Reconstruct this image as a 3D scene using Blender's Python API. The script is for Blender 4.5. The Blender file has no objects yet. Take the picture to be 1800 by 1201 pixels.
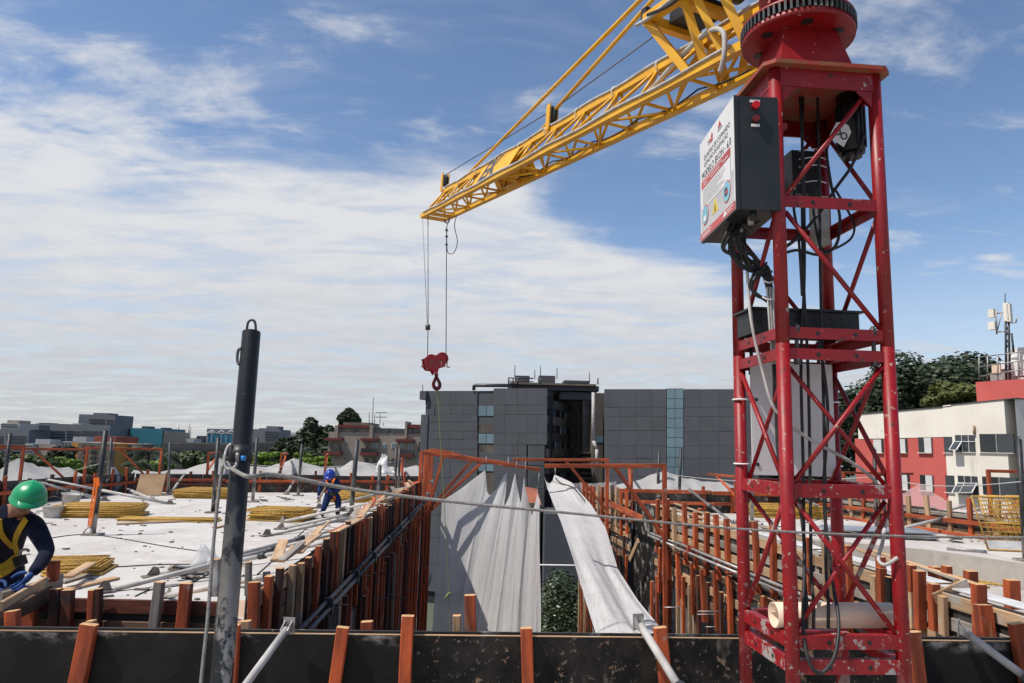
import bpy, bmesh, math, random
from mathutils import Vector, Matrix, noise as mnoise
R = math.radians
random.seed(7)
scene = bpy.context.scene
COL = scene.collection
# ---------------------------------------------------------------- camera
EYE = Vector((0, 0, 2.0))
F = 1250.0                       # focal length in pixels of the 1800 px wide photograph
PITCH = math.atan(180.0 / F); ROLL = R(1.4); YAW = -math.atan(20 / F)
cd = bpy.data.cameras.new('camera'); cam = bpy.data.objects.new('camera', cd); COL.objects.link(cam)
cam.location = EYE; cam.rotation_euler = (Matrix.Rotation(YAW, 3, 'Z') @ Matrix.Rotation(math.pi / 2 + PITCH, 3, 'X') @ Matrix.Rotation(ROLL, 3, 'Z')).to_euler()
cd.sensor_width = 36; cd.lens = 36 * F / 1800; cd.clip_start = 0.05; cd.clip_end = 9000
scene.camera = cam
CAMR = cam.rotation_euler.to_matrix()
def ray(px, py): return (CAMR @ Vector((px - 900, 600.5 - py, -F))).normalized()
def atY(px, py, Y): d = ray(px, py); return EYE + d * (Y / d.y)
def atX(px, py, X): d = ray(px, py); return EYE + d * (X / d.x)
def atZ(px, py, z): d = ray(px, py); return EYE + d * ((z - EYE.z) / d.z)
def atP(px, py, P, n): d = ray(px, py); return EYE + d * ((P - EYE).dot(n) / d.dot(n))
# ---------------------------------------------------------------- world and sun
SUN_EL = R(59); SUN_AZ = Vector((-0.94, -0.34))          # horizontal direction towards the sun
w = bpy.data.worlds.new('World'); scene.world = w; w.use_nodes = True
nt = w.node_tree; nt.nodes.clear(); N = nt.nodes.new; L = nt.links.new
def MATH(op, a, b=None, c=None, cl=False):
    n = N('ShaderNodeMath'); n.operation = op; n.use_clamp = cl
    for i, v in enumerate((a, b, c)):
        if v is None: continue
        if isinstance(v, (int, float)): n.inputs[i].default_value = v
        else: L(v, n.inputs[i])
    return n.outputs[0]
def SMOOTH(v, lo, hi):
    n = N('ShaderNodeMapRange'); n.interpolation_type = 'SMOOTHSTEP'
    L(v, n.inputs[0]); n.inputs[1].default_value = lo; n.inputs[2].default_value = hi
    return n.outputs[0]
tc = N('ShaderNodeTexCoord'); sep = N('ShaderNodeSeparateXYZ'); L(tc.outputs['Generated'], sep.inputs[0])
dx, dy, dz = sep.outputs
zz = MATH('ADD', MATH('MAXIMUM', dz, 0.0), 0.10)
cmb = N('ShaderNodeCombineXYZ'); L(MATH('DIVIDE', dx, zz), cmb.inputs[0]); L(MATH('DIVIDE', dy, zz), cmb.inputs[1])
def NOISE(scale, detail, rough, sx=1, sy=1, rot=0, off=(0, 0, 0), dist=0):
    m = N('ShaderNodeMapping'); m.inputs['Scale'].default_value = (sx, sy, 1); m.inputs['Rotation'].default_value = (0, 0, rot); m.inputs['Location'].default_value = off
    L(cmb.outputs[0], m.inputs[0])
    n = N('ShaderNodeTexNoise'); n.inputs['Scale'].default_value = scale; n.inputs['Detail'].default_value = detail; n.inputs['Roughness'].default_value = rough; n.inputs['Distortion'].default_value = dist
    L(m.outputs[0], n.inputs['Vector']); return n.outputs[0]
n1 = NOISE(1.1, 9, 0.60, 1.0, 1.35, R(12), (3.1, 1.7, 0), 0.3)
n2 = NOISE(2.6, 7, 0.62, 0.75, 1.6, R(-14), (7.3, 0.4, 0), 0.5)
n3 = NOISE(0.55, 4, 0.5, 1, 1, 0, (1.2, 5.0, 0), 0)
n4 = NOISE(5.5, 6, 0.6, 1, 1, 0.3, (0, 2.0, 0), 0.2)
edge = MATH('SUBTRACT', MATH('ADD', 0.375, MATH('MULTIPLY', dx, 0.06)), MATH('MULTIPLY', MATH('MAXIMUM', dx, 0.0), 0.50))
line = MATH('SUBTRACT', edge, dz)   # above zero under the edge of the cloud bank
bankv = MATH('ADD', line, MATH('MULTIPLY', MATH('SUBTRACT', n1, 0.5), 0.26))
bank = SMOOTH(bankv, -0.015, 0.055)
left = MATH('MULTIPLY', dx, -0.10)
wispv = MATH('ADD', MATH('ADD', MATH('ADD', MATH('MULTIPLY', n1, 0.40), MATH('MULTIPLY', n2, 0.42)), MATH('MULTIPLY', n4, 0.18)), MATH('ADD', left, MATH('MULTIPLY', MATH('SUBTRACT', n3, 0.5), 0.5)))
wisp = MATH('MULTIPLY', SMOOTH(wispv, 0.465, 0.64), 0.92)
thin = MATH('MULTIPLY', SMOOTH(MATH('ADD', n2, left), 0.44, 0.78), 0.20)
dens = MATH('MAXIMUM', MATH('MAXIMUM', MATH('MULTIPLY', bank, MATH('ADD', 0.62, MATH('MULTIPLY', SMOOTH(n2, 0.33, 0.58), 0.34))), wisp), thin)
haze = MATH('MULTIPLY', MATH('SUBTRACT', 1.0, SMOOTH(dz, 0.0, 0.30)), 0.62)
dens = MATH('MINIMUM', MATH('MAXIMUM', dens, haze), 0.97)
sky = N('ShaderNodeTexSky'); sky.sky_type = 'NISHITA'; sky.sun_disc = False
sky.sun_elevation = SUN_EL; sky.sun_rotation = math.atan2(SUN_AZ.x, SUN_AZ.y); sky.altitude = 700; sky.air_density = 1.0; sky.dust_density = 0.25; sky.ozone_density = 2.6
b1 = N('ShaderNodeBackground'); L(sky.outputs[0], b1.inputs[0]); b1.inputs[1].default_value = 0.145
crp = N('ShaderNodeMix'); crp.data_type = 'RGBA'
shade = SMOOTH(MATH('ADD', MATH('ADD', MATH('MULTIPLY', dz, 1.7), MATH('MULTIPLY', n4, 0.35)), MATH('MULTIPLY', n1, 0.25)), 0.22, 0.85)
L(shade, crp.inputs[0]); crp.inputs[6].default_value = (0.62, 0.64, 0.69, 1); crp.inputs[7].default_value = (0.90, 0.905, 0.92, 1)
b2 = N('ShaderNodeBackground'); L(crp.outputs[2], b2.inputs[0]); b2.inputs[1].default_value = 0.86
mx = N('ShaderNodeMixShader'); L(dens, mx.inputs[0]); L(b1.outputs[0], mx.inputs[1]); L(b2.outputs[0], mx.inputs[2])
wo = N('ShaderNodeOutputWorld'); L(mx.outputs[0], wo.inputs[0])
sd = bpy.data.lights.new('sun', 'SUN'); sun = bpy.data.objects.new('sun', sd); COL.objects.link(sun)
sd.energy = 4.7; sd.angle = R(0.55); sd.color = (1.0, 0.945, 0.87)
SUNV = Vector((SUN_AZ.x * math.cos(SUN_EL), SUN_AZ.y * math.cos(SUN_EL), math.sin(SUN_EL))).normalized()
sun.rotation_euler = SUNV.to_track_quat('Z', 'Y').to_euler(); sun.location = (-8, 2, 20)
vs = scene.view_settings; vs.view_transform = 'Standard'; vs.look = 'None'; vs.exposure = 0.0; vs.gamma = 1; vs.use_curve_mapping = False
scene.cycles.max_bounces = 6; scene.cycles.transparent_max_bounces = 12

# ---------------------------------------------------------------- materials
MATS = {}
def mat(name, c1, c2=None, scale=6, rough=0.7, metal=0.0, bump=0.0, stretch=(1, 1, 1), lo=0.35, hi=0.68,
        spots=(), rand=0.0, detail=6, spec=0.4, trans=0.0, alpha=None, bscale=None, coat=0.0):
    """c1/c2 blended by noise; spots = [(colour, scale, lo, hi, stretch)] of dirt, chips, splashes"""
    m = bpy.data.materials.new(name); m.use_nodes = True; t = m.node_tree; n = t.nodes; l = t.links
    bs = n['Principled BSDF']; out = n['Material Output']
    tc = n.new('ShaderNodeTexCoord'); oi = n.new('ShaderNodeObjectInfo')
    add = n.new('ShaderNodeVectorMath'); add.operation = 'MULTIPLY_ADD'
    sc = n.new('ShaderNodeVectorMath'); sc.operation = 'SCALE'; sc.inputs[0].default_value = (37, 53, 71); l.new(oi.outputs['Random'], sc.inputs['Scale'])
    ad = n.new('ShaderNodeVectorMath'); l.new(tc.outputs['Object'], ad.inputs[0]); l.new(sc.outputs[0], ad.inputs[1]); n.remove(add)
    def nz(scale, stretch, detail=6, rough=0.6):
        mp = n.new('ShaderNodeMapping'); mp.inputs['Scale'].default_value = stretch; l.new(ad.outputs[0], mp.inputs[0])
        x = n.new('ShaderNodeTexNoise'); x.inputs['Scale'].default_value = scale; x.inputs['Detail'].default_value = detail; x.inputs['Roughness'].default_value = rough
        l.new(mp.outputs[0], x.inputs['Vector']); return x.outputs[0]
    def mixc(f, a, b):
        x = n.new('ShaderNodeMix'); x.data_type = 'RGBA'; l.new(f, x.inputs[0])
        for i, v in ((6, a), (7, b)):
            if isinstance(v, tuple): x.inputs[i].default_value = (*v, 1)
            else: l.new(v, x.inputs[i])
        return x.outputs[2]
    def rng(v, lo, hi):
        x = n.new('ShaderNodeMapRange'); x.interpolation_type = 'SMOOTHSTEP'; l.new(v, x.inputs[0]); x.inputs[1].default_value = lo; x.inputs[2].default_value = hi; return x.outputs[0]
    base = nz(scale, stretch, detail)
    c = mixc(rng(base, lo, hi), c1, c2 if c2 else tuple(v * 0.8 for v in c1))
    for s in spots:
        col, ssc, slo, shi = s[:4]; sst = s[4] if len(s) > 4 else (1, 1, 1)
        f = rng(nz(ssc, sst, 5, 0.65), slo, shi)
        if len(s) > 5:      # only towards one end of the object's height: (z0, z1)
            sp = n.new('ShaderNodeSeparateXYZ'); l.new(tc.outputs['Object'], sp.inputs[0])
            g = rng(sp.outputs[2], s[5][0], s[5][1]); mm = n.new('ShaderNodeMath'); mm.operation = 'MULTIPLY'; l.new(f, mm.inputs[0]); l.new(g, mm.inputs[1]); f = mm.outputs[0]
        c = mixc(f, c, col)
    if rand:
        h = n.new('ShaderNodeHueSaturation'); mr = n.new('ShaderNodeMapRange'); l.new(oi.outputs['Random'], mr.inputs[0]); mr.inputs[3].default_value = 1 - rand; mr.inputs[4].default_value = 1 + rand
        l.new(mr.outputs[0], h.inputs['Value']); l.new(c, h.inputs['Color']); c = h.outputs[0]
    l.new(c, bs.inputs['Base Color'])
    bs.inputs['Roughness'].default_value = rough; bs.inputs['Metallic'].default_value = metal; bs.inputs['Specular IOR Level'].default_value = spec
    bs.inputs['Coat Weight'].default_value = coat
    if bump:
        b = n.new('ShaderNodeBump'); b.inputs['Strength'].default_value = min(1, bump); b.inputs['Distance'].default_value = 0.02
        l.new(nz(bscale or scale * 2.5, stretch, 8), b.inputs['Height']); l.new(b.outputs[0], bs.inputs['Normal'])
    sh = bs.outputs[0]
    if trans:
        tr = n.new('ShaderNodeBsdfTranslucent'); l.new(c, tr.inputs[0]); ms = n.new('ShaderNodeMixShader'); ms.inputs[0].default_value = trans
        l.new(sh, ms.inputs[1]); l.new(tr.outputs[0], ms.inputs[2]); sh = ms.outputs[0]
    if alpha:
        tp = n.new('ShaderNodeBsdfTransparent'); ms = n.new('ShaderNodeMixShader'); ms.inputs[0].default_value = alpha
        l.new(sh, ms.inputs[1]); l.new(tp.outputs[0], ms.inputs[2]); sh = ms.outputs[0]
    l.new(sh, out.inputs[0]); MATS[name] = m; return m
TAN = (0.42, 0.27, 0.15); GREYC = (0.42, 0.40, 0.37)
mat('orange_wood', (0.45, 0.085, 0.024), (0.20, 0.042, 0.018), 9, 0.75, bump=0.35, stretch=(0.18, 1, 1), spots=[((0.45, 0.25, 0.12), 7, 0.60, 0.72, (0.35, 1, 1)), ((0.30, 0.27, 0.24), 4, 0.62, 0.74)], rand=0.32)
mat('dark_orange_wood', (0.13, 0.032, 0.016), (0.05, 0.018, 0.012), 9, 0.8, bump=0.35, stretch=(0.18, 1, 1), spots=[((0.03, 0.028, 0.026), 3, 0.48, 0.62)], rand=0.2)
mat('raw_wood', (0.46, 0.30, 0.175), (0.27, 0.165, 0.09), 8, 0.85, bump=0.4, stretch=(0.12, 1, 1), spots=[((0.36, 0.34, 0.31), 3.5, 0.56, 0.70), ((0.12, 0.08, 0.05), 14, 0.66, 0.74, (0.3, 1, 1))], rand=0.25)
mat('cut_end', (0.60, 0.36, 0.18), (0.46, 0.25, 0.11), 30, 0.85)
mat('grey_wood', (0.30, 0.265, 0.23), (0.16, 0.135, 0.11), 8, 0.88, bump=0.4, stretch=(0.12, 1, 1), spots=[((0.45, 0.43, 0.40), 4, 0.58, 0.70)], rand=0.2)
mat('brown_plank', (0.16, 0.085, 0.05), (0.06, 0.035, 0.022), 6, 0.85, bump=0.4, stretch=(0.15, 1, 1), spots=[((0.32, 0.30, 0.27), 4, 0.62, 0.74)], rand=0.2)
mat('black_ply', (0.008, 0.0075, 0.007), (0.017, 0.015, 0.014), 3, 0.6, spec=0.2, bump=0.1, spots=[((0.30, 0.28, 0.26), 5, 0.52, 0.68, (0.5, 1, 1), (0.38, 0.47)), ((0.10, 0.095, 0.09), 40, 0.66, 0.78)])
mat('scuffed_ply', (0.008, 0.0075, 0.007), (0.030, 0.026, 0.023), 5, 0.6, spec=0.2, bump=0.2, spots=[((0.24, 0.15, 0.10), 9, 0.62, 0.645), ((0.17, 0.145, 0.125), 24, 0.60, 0.68), ((0.16, 0.14, 0.125), 3.5, 0.60, 0.72, (1, 1, 0.3)), ((0.30, 0.24, 0.19), 50, 0.68, 0.74)])
mat('form_ply', (0.022, 0.02, 0.019), (0.055, 0.048, 0.044), 2.5, 0.7, spots=[((0.33, 0.31, 0.29), 3, 0.56, 0.70), ((0.28, 0.19, 0.12), 6, 0.64, 0.68)], rand=0.2)
mat('pale_ply', (0.50, 0.33, 0.19), (0.40, 0.25, 0.14), 3, 0.8, stretch=(0.3, 1, 1), rand=0.1)
mat('white_ply', (0.62, 0.62, 0.62), (0.45, 0.44, 0.43), 3, 0.7, spots=[((0.12, 0.11, 0.10), 9, 0.62, 0.68, (0.4, 1, 1)), ((0.35, 0.26, 0.19), 4, 0.64, 0.72)])
mat('deck_concrete', (0.54, 0.515, 0.485), (0.44, 0.41, 0.38), 0.55, 0.9, bump=0.25, bscale=7, detail=9, lo=0.30, hi=0.72, spots=[((0.40, 0.355, 0.315), 1.1, 0.54, 0.72), ((0.46, 0.42, 0.385), 0.35, 0.48, 0.62), ((0.30, 0.27, 0.25), 9, 0.66, 0.76), ((0.34, 0.30, 0.27), 2.2, 0.63, 0.70, (0.35, 1, 1)), ((0.60, 0.58, 0.555), 2.4, 0.55, 0.7)])
mat('dusty_ply', (0.46, 0.32, 0.22), (0.52, 0.40, 0.30), 1.6, 0.9, spots=[((0.56, 0.51, 0.46), 2.0, 0.52, 0.72), ((0.30, 0.20, 0.13), 7, 0.64, 0.72)])
mat('raw_concrete', (0.42, 0.385, 0.345), (0.34, 0.31, 0.28), 1.5, 0.9, bump=0.2, spots=[((0.24, 0.22, 0.20), 3, 0.62, 0.75), ((0.50, 0.46, 0.41), 5, 0.60, 0.7)])
mat('shade_concrete', (0.20, 0.19, 0.18), (0.13, 0.125, 0.12), 1.2, 0.95)  # darkened concrete: the shade of the lower storeys is put into the colour
mat('red_paint', (0.27, 0.0045, 0.008), (0.20, 0.004, 0.007), 5, 0.45, bump=0.06, spots=[((0.20, 0.01, 0.012), 4, 0.58, 0.72), ((0.33, 0.24, 0.205), 34, 0.65, 0.675), ((0.36, 0.31, 0.28), 9, 0.675, 0.69), ((0.10, 0.012, 0.010), 14, 0.62, 0.70)], spec=0.5)
mat('splashed_red', (0.29, 0.005, 0.009), (0.22, 0.0045, 0.008), 5, 0.5, bump=0.15, spots=[((0.36, 0.32, 0.29), 34, 0.62, 0.67), ((0.33, 0.30, 0.275), 8, 0.56, 0.62)], spec=0.45)
mat('leg_red', (0.27, 0.0045, 0.008), (0.20, 0.004, 0.007), 5, 0.45, bump=0.12, spots=[((0.33, 0.25, 0.215), 34, 0.64, 0.67), ((0.10, 0.012, 0.010), 14, 0.62, 0.70), ((0.33, 0.30, 0.275), 9, 0.50, 0.55, (1, 1, 0.6), (0.75, 0.2)), ((0.36, 0.31, 0.28), 26, 0.60, 0.64, (1, 1, 1), (1.6, 0.5))])
mat('rust_red', (0.36, 0.03, 0.02), (0.22, 0.09, 0.04), 8, 0.6, spots=[((0.24, 0.10, 0.05), 9, 0.5, 0.62)])
mat('yellow_paint', (0.80, 0.42, 0.012), (0.68, 0.33, 0.010), 4, 0.40, bump=0.04, spots=[((0.30, 0.15, 0.03), 10, 0.66, 0.76), ((0.18, 0.10, 0.04), 30, 0.70, 0.74)], spec=0.5)
mat('yellow_mesh', (0.50, 0.295, 0.045), (0.32, 0.18, 0.04), 6, 0.6, spots=[((0.35, 0.30, 0.24), 8, 0.62, 0.72)], rand=0.12)
mat('prop_steel', (0.50, 0.475, 0.45), (0.34, 0.32, 0.30), 5, 0.6, 0.1, bump=0.2, spots=[((0.22, 0.19, 0.17), 7, 0.60, 0.72)], rand=0.15)
mat('steel', (0.40, 0.385, 0.37), (0.26, 0.25, 0.24), 5, 0.5, 0.5, bump=0.1, spots=[((0.55, 0.52, 0.49), 6, 0.55, 0.66), ((0.20, 0.12, 0.08), 9, 0.66, 0.74)], rand=0.2)
mat('dark_steel', (0.075, 0.078, 0.082), (0.045, 0.046, 0.05), 5, 0.5, 0.4, bump=0.1, spots=[((0.34, 0.32, 0.30), 5, 0.60, 0.72)], rand=0.2)
mat('post_paint', (0.016, 0.018, 0.021), (0.009, 0.010, 0.012), 4, 0.38, 0.2, bump=0.08, spots=[((0.40, 0.37, 0.34), 8, 0.46, 0.54, (1, 1, 0.6), (1.75, 0.15)), ((0.20, 0.17, 0.15), 30, 0.68, 0.73)])
mat('slab_post', (0.045, 0.047, 0.05), (0.025, 0.026, 0.028), 4, 0.5, 0.3, spots=[((0.40, 0.38, 0.355), 5, 0.42, 0.55, (1, 1, 0.4), (1.3, 0.1))], rand=0.15)
mat('black_plastic', (0.012, 0.013, 0.014), (0.02, 0.02, 0.021), 8, 0.45)
mat('cabinet_black', (0.016, 0.020, 0.021), (0.024, 0.028, 0.029), 5, 0.42, spots=[((0.35, 0.33, 0.31), 34, 0.735, 0.76)])
mat('cable_black', (0.010, 0.010, 0.011), (0.03, 0.028, 0.027), 12, 0.5)
mat('cable_grey', (0.52, 0.50, 0.48), (0.34, 0.32, 0.30), 10, 0.6)
mat('rope_grey', (0.26, 0.25, 0.235), (0.17, 0.16, 0.15), 60, 0.75, bump=0.5)
mat('wire_rope', (0.16, 0.16, 0.165), (0.09, 0.09, 0.09), 50, 0.5, 0.5)
mat('white_paint', (0.78, 0.77, 0.75), (0.70, 0.69, 0.67), 3, 0.5)
mat('white_board', (0.72, 0.69, 0.69), (0.64, 0.61, 0.61), 2, 0.5, spots=[((0.30, 0.28, 0.27), 30, 0.72, 0.75)])
mat('sign_white', (0.74, 0.73, 0.73), (0.68, 0.67, 0.67), 2, 0.4)
mat('sign_grey', (0.56, 0.55, 0.56), None, 2, 0.4)
mat('sign_red', (0.52, 0.085, 0.085), None, 2, 0.4)
mat('sign_ink', (0.035, 0.035, 0.04), None, 2, 0.5)
mat('sign_faint', (0.42, 0.42, 0.43), None, 2, 0.5)
mat('sign_blue', (0.22, 0.52, 0.64), None, 2, 0.4)
mat('sign_yellow', (0.80, 0.58, 0.04), None, 2, 0.4)
mat('jib_ink', (0.055, 0.065, 0.08), None, 2, 0.5)
mat('hook_ink', (0.24, 0.11, 0.08), None, 2, 0.5)
mat('button_red', (0.62, 0.01, 0.012), None, 2, 0.3)
mat('hook_red', (0.50, 0.028, 0.035), (0.42, 0.022, 0.03), 6, 0.5, spots=[((0.30, 0.02, 0.02), 9, 0.6, 0.7)])
mat('hook_dark', (0.16, 0.008, 0.014), (0.10, 0.006, 0.01), 6, 0.5)
mat('pvc', (0.74, 0.57, 0.43), (0.68, 0.51, 0.38), 3, 0.45)
mat('navy_cloth', (0.016, 0.019, 0.040), (0.007, 0.009, 0.020), 9, 0.95, bump=1.0, bscale=13, spec=0.15, spots=[((0.05, 0.048, 0.05), 8, 0.60, 0.75)])
mat('blue_cloth', (0.022, 0.042, 0.15), (0.010, 0.018, 0.065), 9, 0.95, bump=1.0, bscale=12, spec=0.15, spots=[((0.10, 0.105, 0.13), 6, 0.60, 0.78)])
mat('skin', (0.33, 0.165, 0.105), (0.28, 0.13, 0.08), 9, 0.55)
mat('glove_blue', (0.02, 0.07, 0.22), (0.012, 0.04, 0.14), 14, 0.8, bump=0.3)
mat('hair', (0.02, 0.014, 0.01), None, 9, 0.7)
mat('helmet_green', (0.008, 0.30, 0.115), (0.006, 0.25, 0.095), 3, 0.32, spots=[((0.10, 0.30, 0.18), 12, 0.68, 0.78)], spec=0.5)
mat('helmet_blue', (0.02, 0.05, 0.32), None, 3, 0.35)
mat('strap_yellow', (0.50, 0.31, 0.012), (0.40, 0.24, 0.01), 9, 0.8)
mat('strap_orange', (0.85, 0.17, 0.02), None, 9, 0.8)
mat('leather', (0.025, 0.022, 0.02), None, 9, 0.8)
mat('net', (0.86, 0.84, 0.825), (0.78, 0.76, 0.745), 2.2, 0.9, bump=0.8, bscale=16, stretch=(1, 1, 0.14), trans=0.35, alpha=0.10)
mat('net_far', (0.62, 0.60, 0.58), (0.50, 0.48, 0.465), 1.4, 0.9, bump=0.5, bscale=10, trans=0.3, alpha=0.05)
mat('net_pink', (0.66, 0.50, 0.50), (0.60, 0.45, 0.45), 1.4, 0.9, trans=0.3, alpha=0.55)
def weave(name, period, amt):
    m = MATS[name]; n = m.node_tree.nodes; l = m.node_tree.links; bs = n['Principled BSDF']; lk = bs.inputs['Base Color'].links[0]; src = lk.from_socket
    tc = n.new('ShaderNodeTexCoord'); fac = None
    for rot in (0.75, -0.75):
        mp = n.new('ShaderNodeMapping'); mp.inputs['Rotation'].default_value = (0, rot, 0); l.new(tc.outputs['Object'], mp.inputs[0])
        wv = n.new('ShaderNodeTexWave'); wv.wave_type = 'BANDS'; wv.bands_direction = 'X'; wv.inputs['Scale'].default_value = 0.314 / period; wv.inputs['Distortion'].default_value = 1.2; wv.inputs['Detail'].default_value = 2; wv.inputs['Detail Scale'].default_value = 1.5
        l.new(mp.outputs[0], wv.inputs['Vector'])
        if fac is None: fac = wv.outputs['Fac']
        else: mm = n.new('ShaderNodeMath'); mm.operation = 'MULTIPLY'; l.new(fac, mm.inputs[0]); l.new(wv.outputs['Fac'], mm.inputs[1]); fac = mm.outputs[0]
    mp = n.new('ShaderNodeMapping'); mp.inputs['Scale'].default_value = (9, 9, 0.35); l.new(tc.outputs['Object'], mp.inputs[0]); nz = n.new('ShaderNodeTexNoise'); nz.inputs['Scale'].default_value = 3; nz.inputs['Detail'].default_value = 6; l.new(mp.outputs[0], nz.inputs['Vector'])
    ad = n.new('ShaderNodeMath'); ad.operation = 'MULTIPLY_ADD'; l.new(nz.outputs[0], ad.inputs[0]); ad.inputs[1].default_value = 1.3; l.new(fac, ad.inputs[2])
    mr = n.new('ShaderNodeMapRange'); l.new(ad.outputs[0], mr.inputs[0]); mr.inputs[1].default_value = 0.3; mr.inputs[2].default_value = 1.5; mr.inputs[3].default_value = 1 - amt; mr.inputs[4].default_value = 1.0
    h = n.new('ShaderNodeHueSaturation'); l.new(mr.outputs[0], h.inputs['Value']); l.new(src, h.inputs['Color']); l.new(h.outputs[0], bs.inputs['Base Color'])
    for t in n:
        if t.type == 'BSDF_TRANSLUCENT': l.new(h.outputs[0], t.inputs[0])
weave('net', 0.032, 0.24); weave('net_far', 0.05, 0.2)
mat('net_cord', (0.45, 0.44, 0.43), None, 4, 0.8)
mat('plastic_film', (0.80, 0.80, 0.82), None, 5, 0.2, bump=0.6, trans=0.3, alpha=0.55)
mat('bucket', (0.48, 0.46, 0.44), (0.34, 0.32, 0.30), 6, 0.7)
mat('striped_cloth', (0.30, 0.32, 0.37), (0.03, 0.035, 0.05), 9, 0.9, stretch=(6, 6, 0.5), lo=0.47, hi=0.53)
mat('jeans', (0.13, 0.16, 0.24), (0.08, 0.10, 0.16), 6, 0.9)
mat('green_cord', (0.26, 0.31, 0.10), None, 4, 0.8)
mat('tarp_grey', (0.26, 0.28, 0.31), (0.18, 0.19, 0.21), 2, 0.55)
mat('debris', (0.09, 0.075, 0.065), (0.20, 0.17, 0.14), 20, 0.95)
mat('blue_plastic', (0.02, 0.22, 0.55), None, 4, 0.4)
# city
mat('clad_grey', (0.078, 0.081, 0.093), (0.066, 0.069, 0.080), 0.35, 0.75, spots=[((0.05, 0.052, 0.06), 0.5, 0.60, 0.75, (1, 1, 0.25))], rand=0.02)
mat('clad_joint', (0.028, 0.029, 0.034), None, 1, 0.9)
mat('clad_brown', (0.13, 0.11, 0.092), (0.075, 0.065, 0.056), 0.4, 0.85, spots=[((0.03, 0.028, 0.026), 0.5, 0.55, 0.7, (1, 1, 0.3))])
mat('clad_tan', (0.20, 0.165, 0.125), (0.13, 0.105, 0.08), 0.4, 0.85)
mat('glass_teal', (0.13, 0.20, 0.235), (0.10, 0.165, 0.20), 0.4, 0.10, spec=0.8, rand=0.12)
mat('glass_dark', (0.02, 0.024, 0.028), (0.035, 0.04, 0.045), 0.5, 0.12, spec=0.6, rand=0.2)
mat('glass_mid', (0.055, 0.06, 0.068), (0.035, 0.04, 0.045), 0.5, 0.15, spec=0.6, rand=0.25)
mat('frame_white', (0.70, 0.70, 0.69), None, 2, 0.5)
mat('shutter', (0.66, 0.65, 0.63), (0.56, 0.55, 0.53), 1, 0.6, stretch=(0.1, 0.1, 12))
mat('wall_cream', (0.80, 0.745, 0.66), (0.72, 0.665, 0.585), 0.35, 0.9, spots=[((0.45, 0.38, 0.28), 0.9, 0.66, 0.78), ((0.50, 0.46, 0.40), 1.2, 0.60, 0.8, (1, 1, 0.15))])
mat('wall_coral', (0.56, 0.118, 0.10), (0.50, 0.10, 0.085), 0.35, 0.9, spots=[((0.36, 0.085, 0.07), 0.8, 0.62, 0.78, (1, 1, 0.2)), ((0.62, 0.50, 0.42), 2.2, 0.71, 0.73)])
mat('wall_beige', (0.33, 0.275, 0.225), (0.27, 0.225, 0.185), 0.3, 0.9, spots=[((0.20, 0.16, 0.13), 0.6, 0.6, 0.75, (1, 1, 0.2))])
mat('trim_maroon', (0.17, 0.04, 0.035), (0.12, 0.03, 0.028), 0.6, 0.85)
mat('wall_office', (0.155, 0.165, 0.185), (0.135, 0.145, 0.16), 0.05, 0.8)
mat('wall_dark', (0.075, 0.075, 0.078), (0.055, 0.055, 0.058), 0.2, 0.9)
mat('wall_teal', (0.03, 0.16, 0.21), (0.025, 0.135, 0.18), 0.05, 0.6)
mat('wall_white', (0.42, 0.42, 0.42), (0.35, 0.35, 0.35), 0.1, 0.9)
mat('wall_orange', (0.52, 0.27, 0.07), (0.46, 0.23, 0.06), 0.1, 0.9)
mat('wall_brick', (0.30, 0.085, 0.055), (0.24, 0.07, 0.045), 0.2, 0.9)
mat('glass_blue', (0.03, 0.19, 0.28), (0.02, 0.13, 0.20), 0.2, 0.2)
mat('roof_tile', (0.36, 0.12, 0.07), (0.26, 0.09, 0.055), 1.5, 0.9)
mat('city_ground', (0.11, 0.115, 0.10), (0.07, 0.085, 0.055), 0.02, 0.95)
mat('leaf_dark', (0.030, 0.048, 0.018), (0.016, 0.028, 0.011), 0.5, 0.6, rand=0.15)
mat('leaf_mid', (0.055, 0.080, 0.020), (0.030, 0.050, 0.014), 0.5, 0.6, rand=0.15)
mat('leaf_bright', (0.13, 0.20, 0.016), (0.08, 0.135, 0.012), 0.5, 0.6)
mat('leaf_olive', (0.085, 0.095, 0.016), (0.055, 0.066, 0.012), 0.5, 0.6)
mat('leaf_holly', (0.062, 0.085, 0.034), (0.024, 0.036, 0.016), 0.9, 0.38, spec=0.5)
mat('bark', (0.10, 0.075, 0.055), (0.06, 0.045, 0.034), 3, 0.95)
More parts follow.
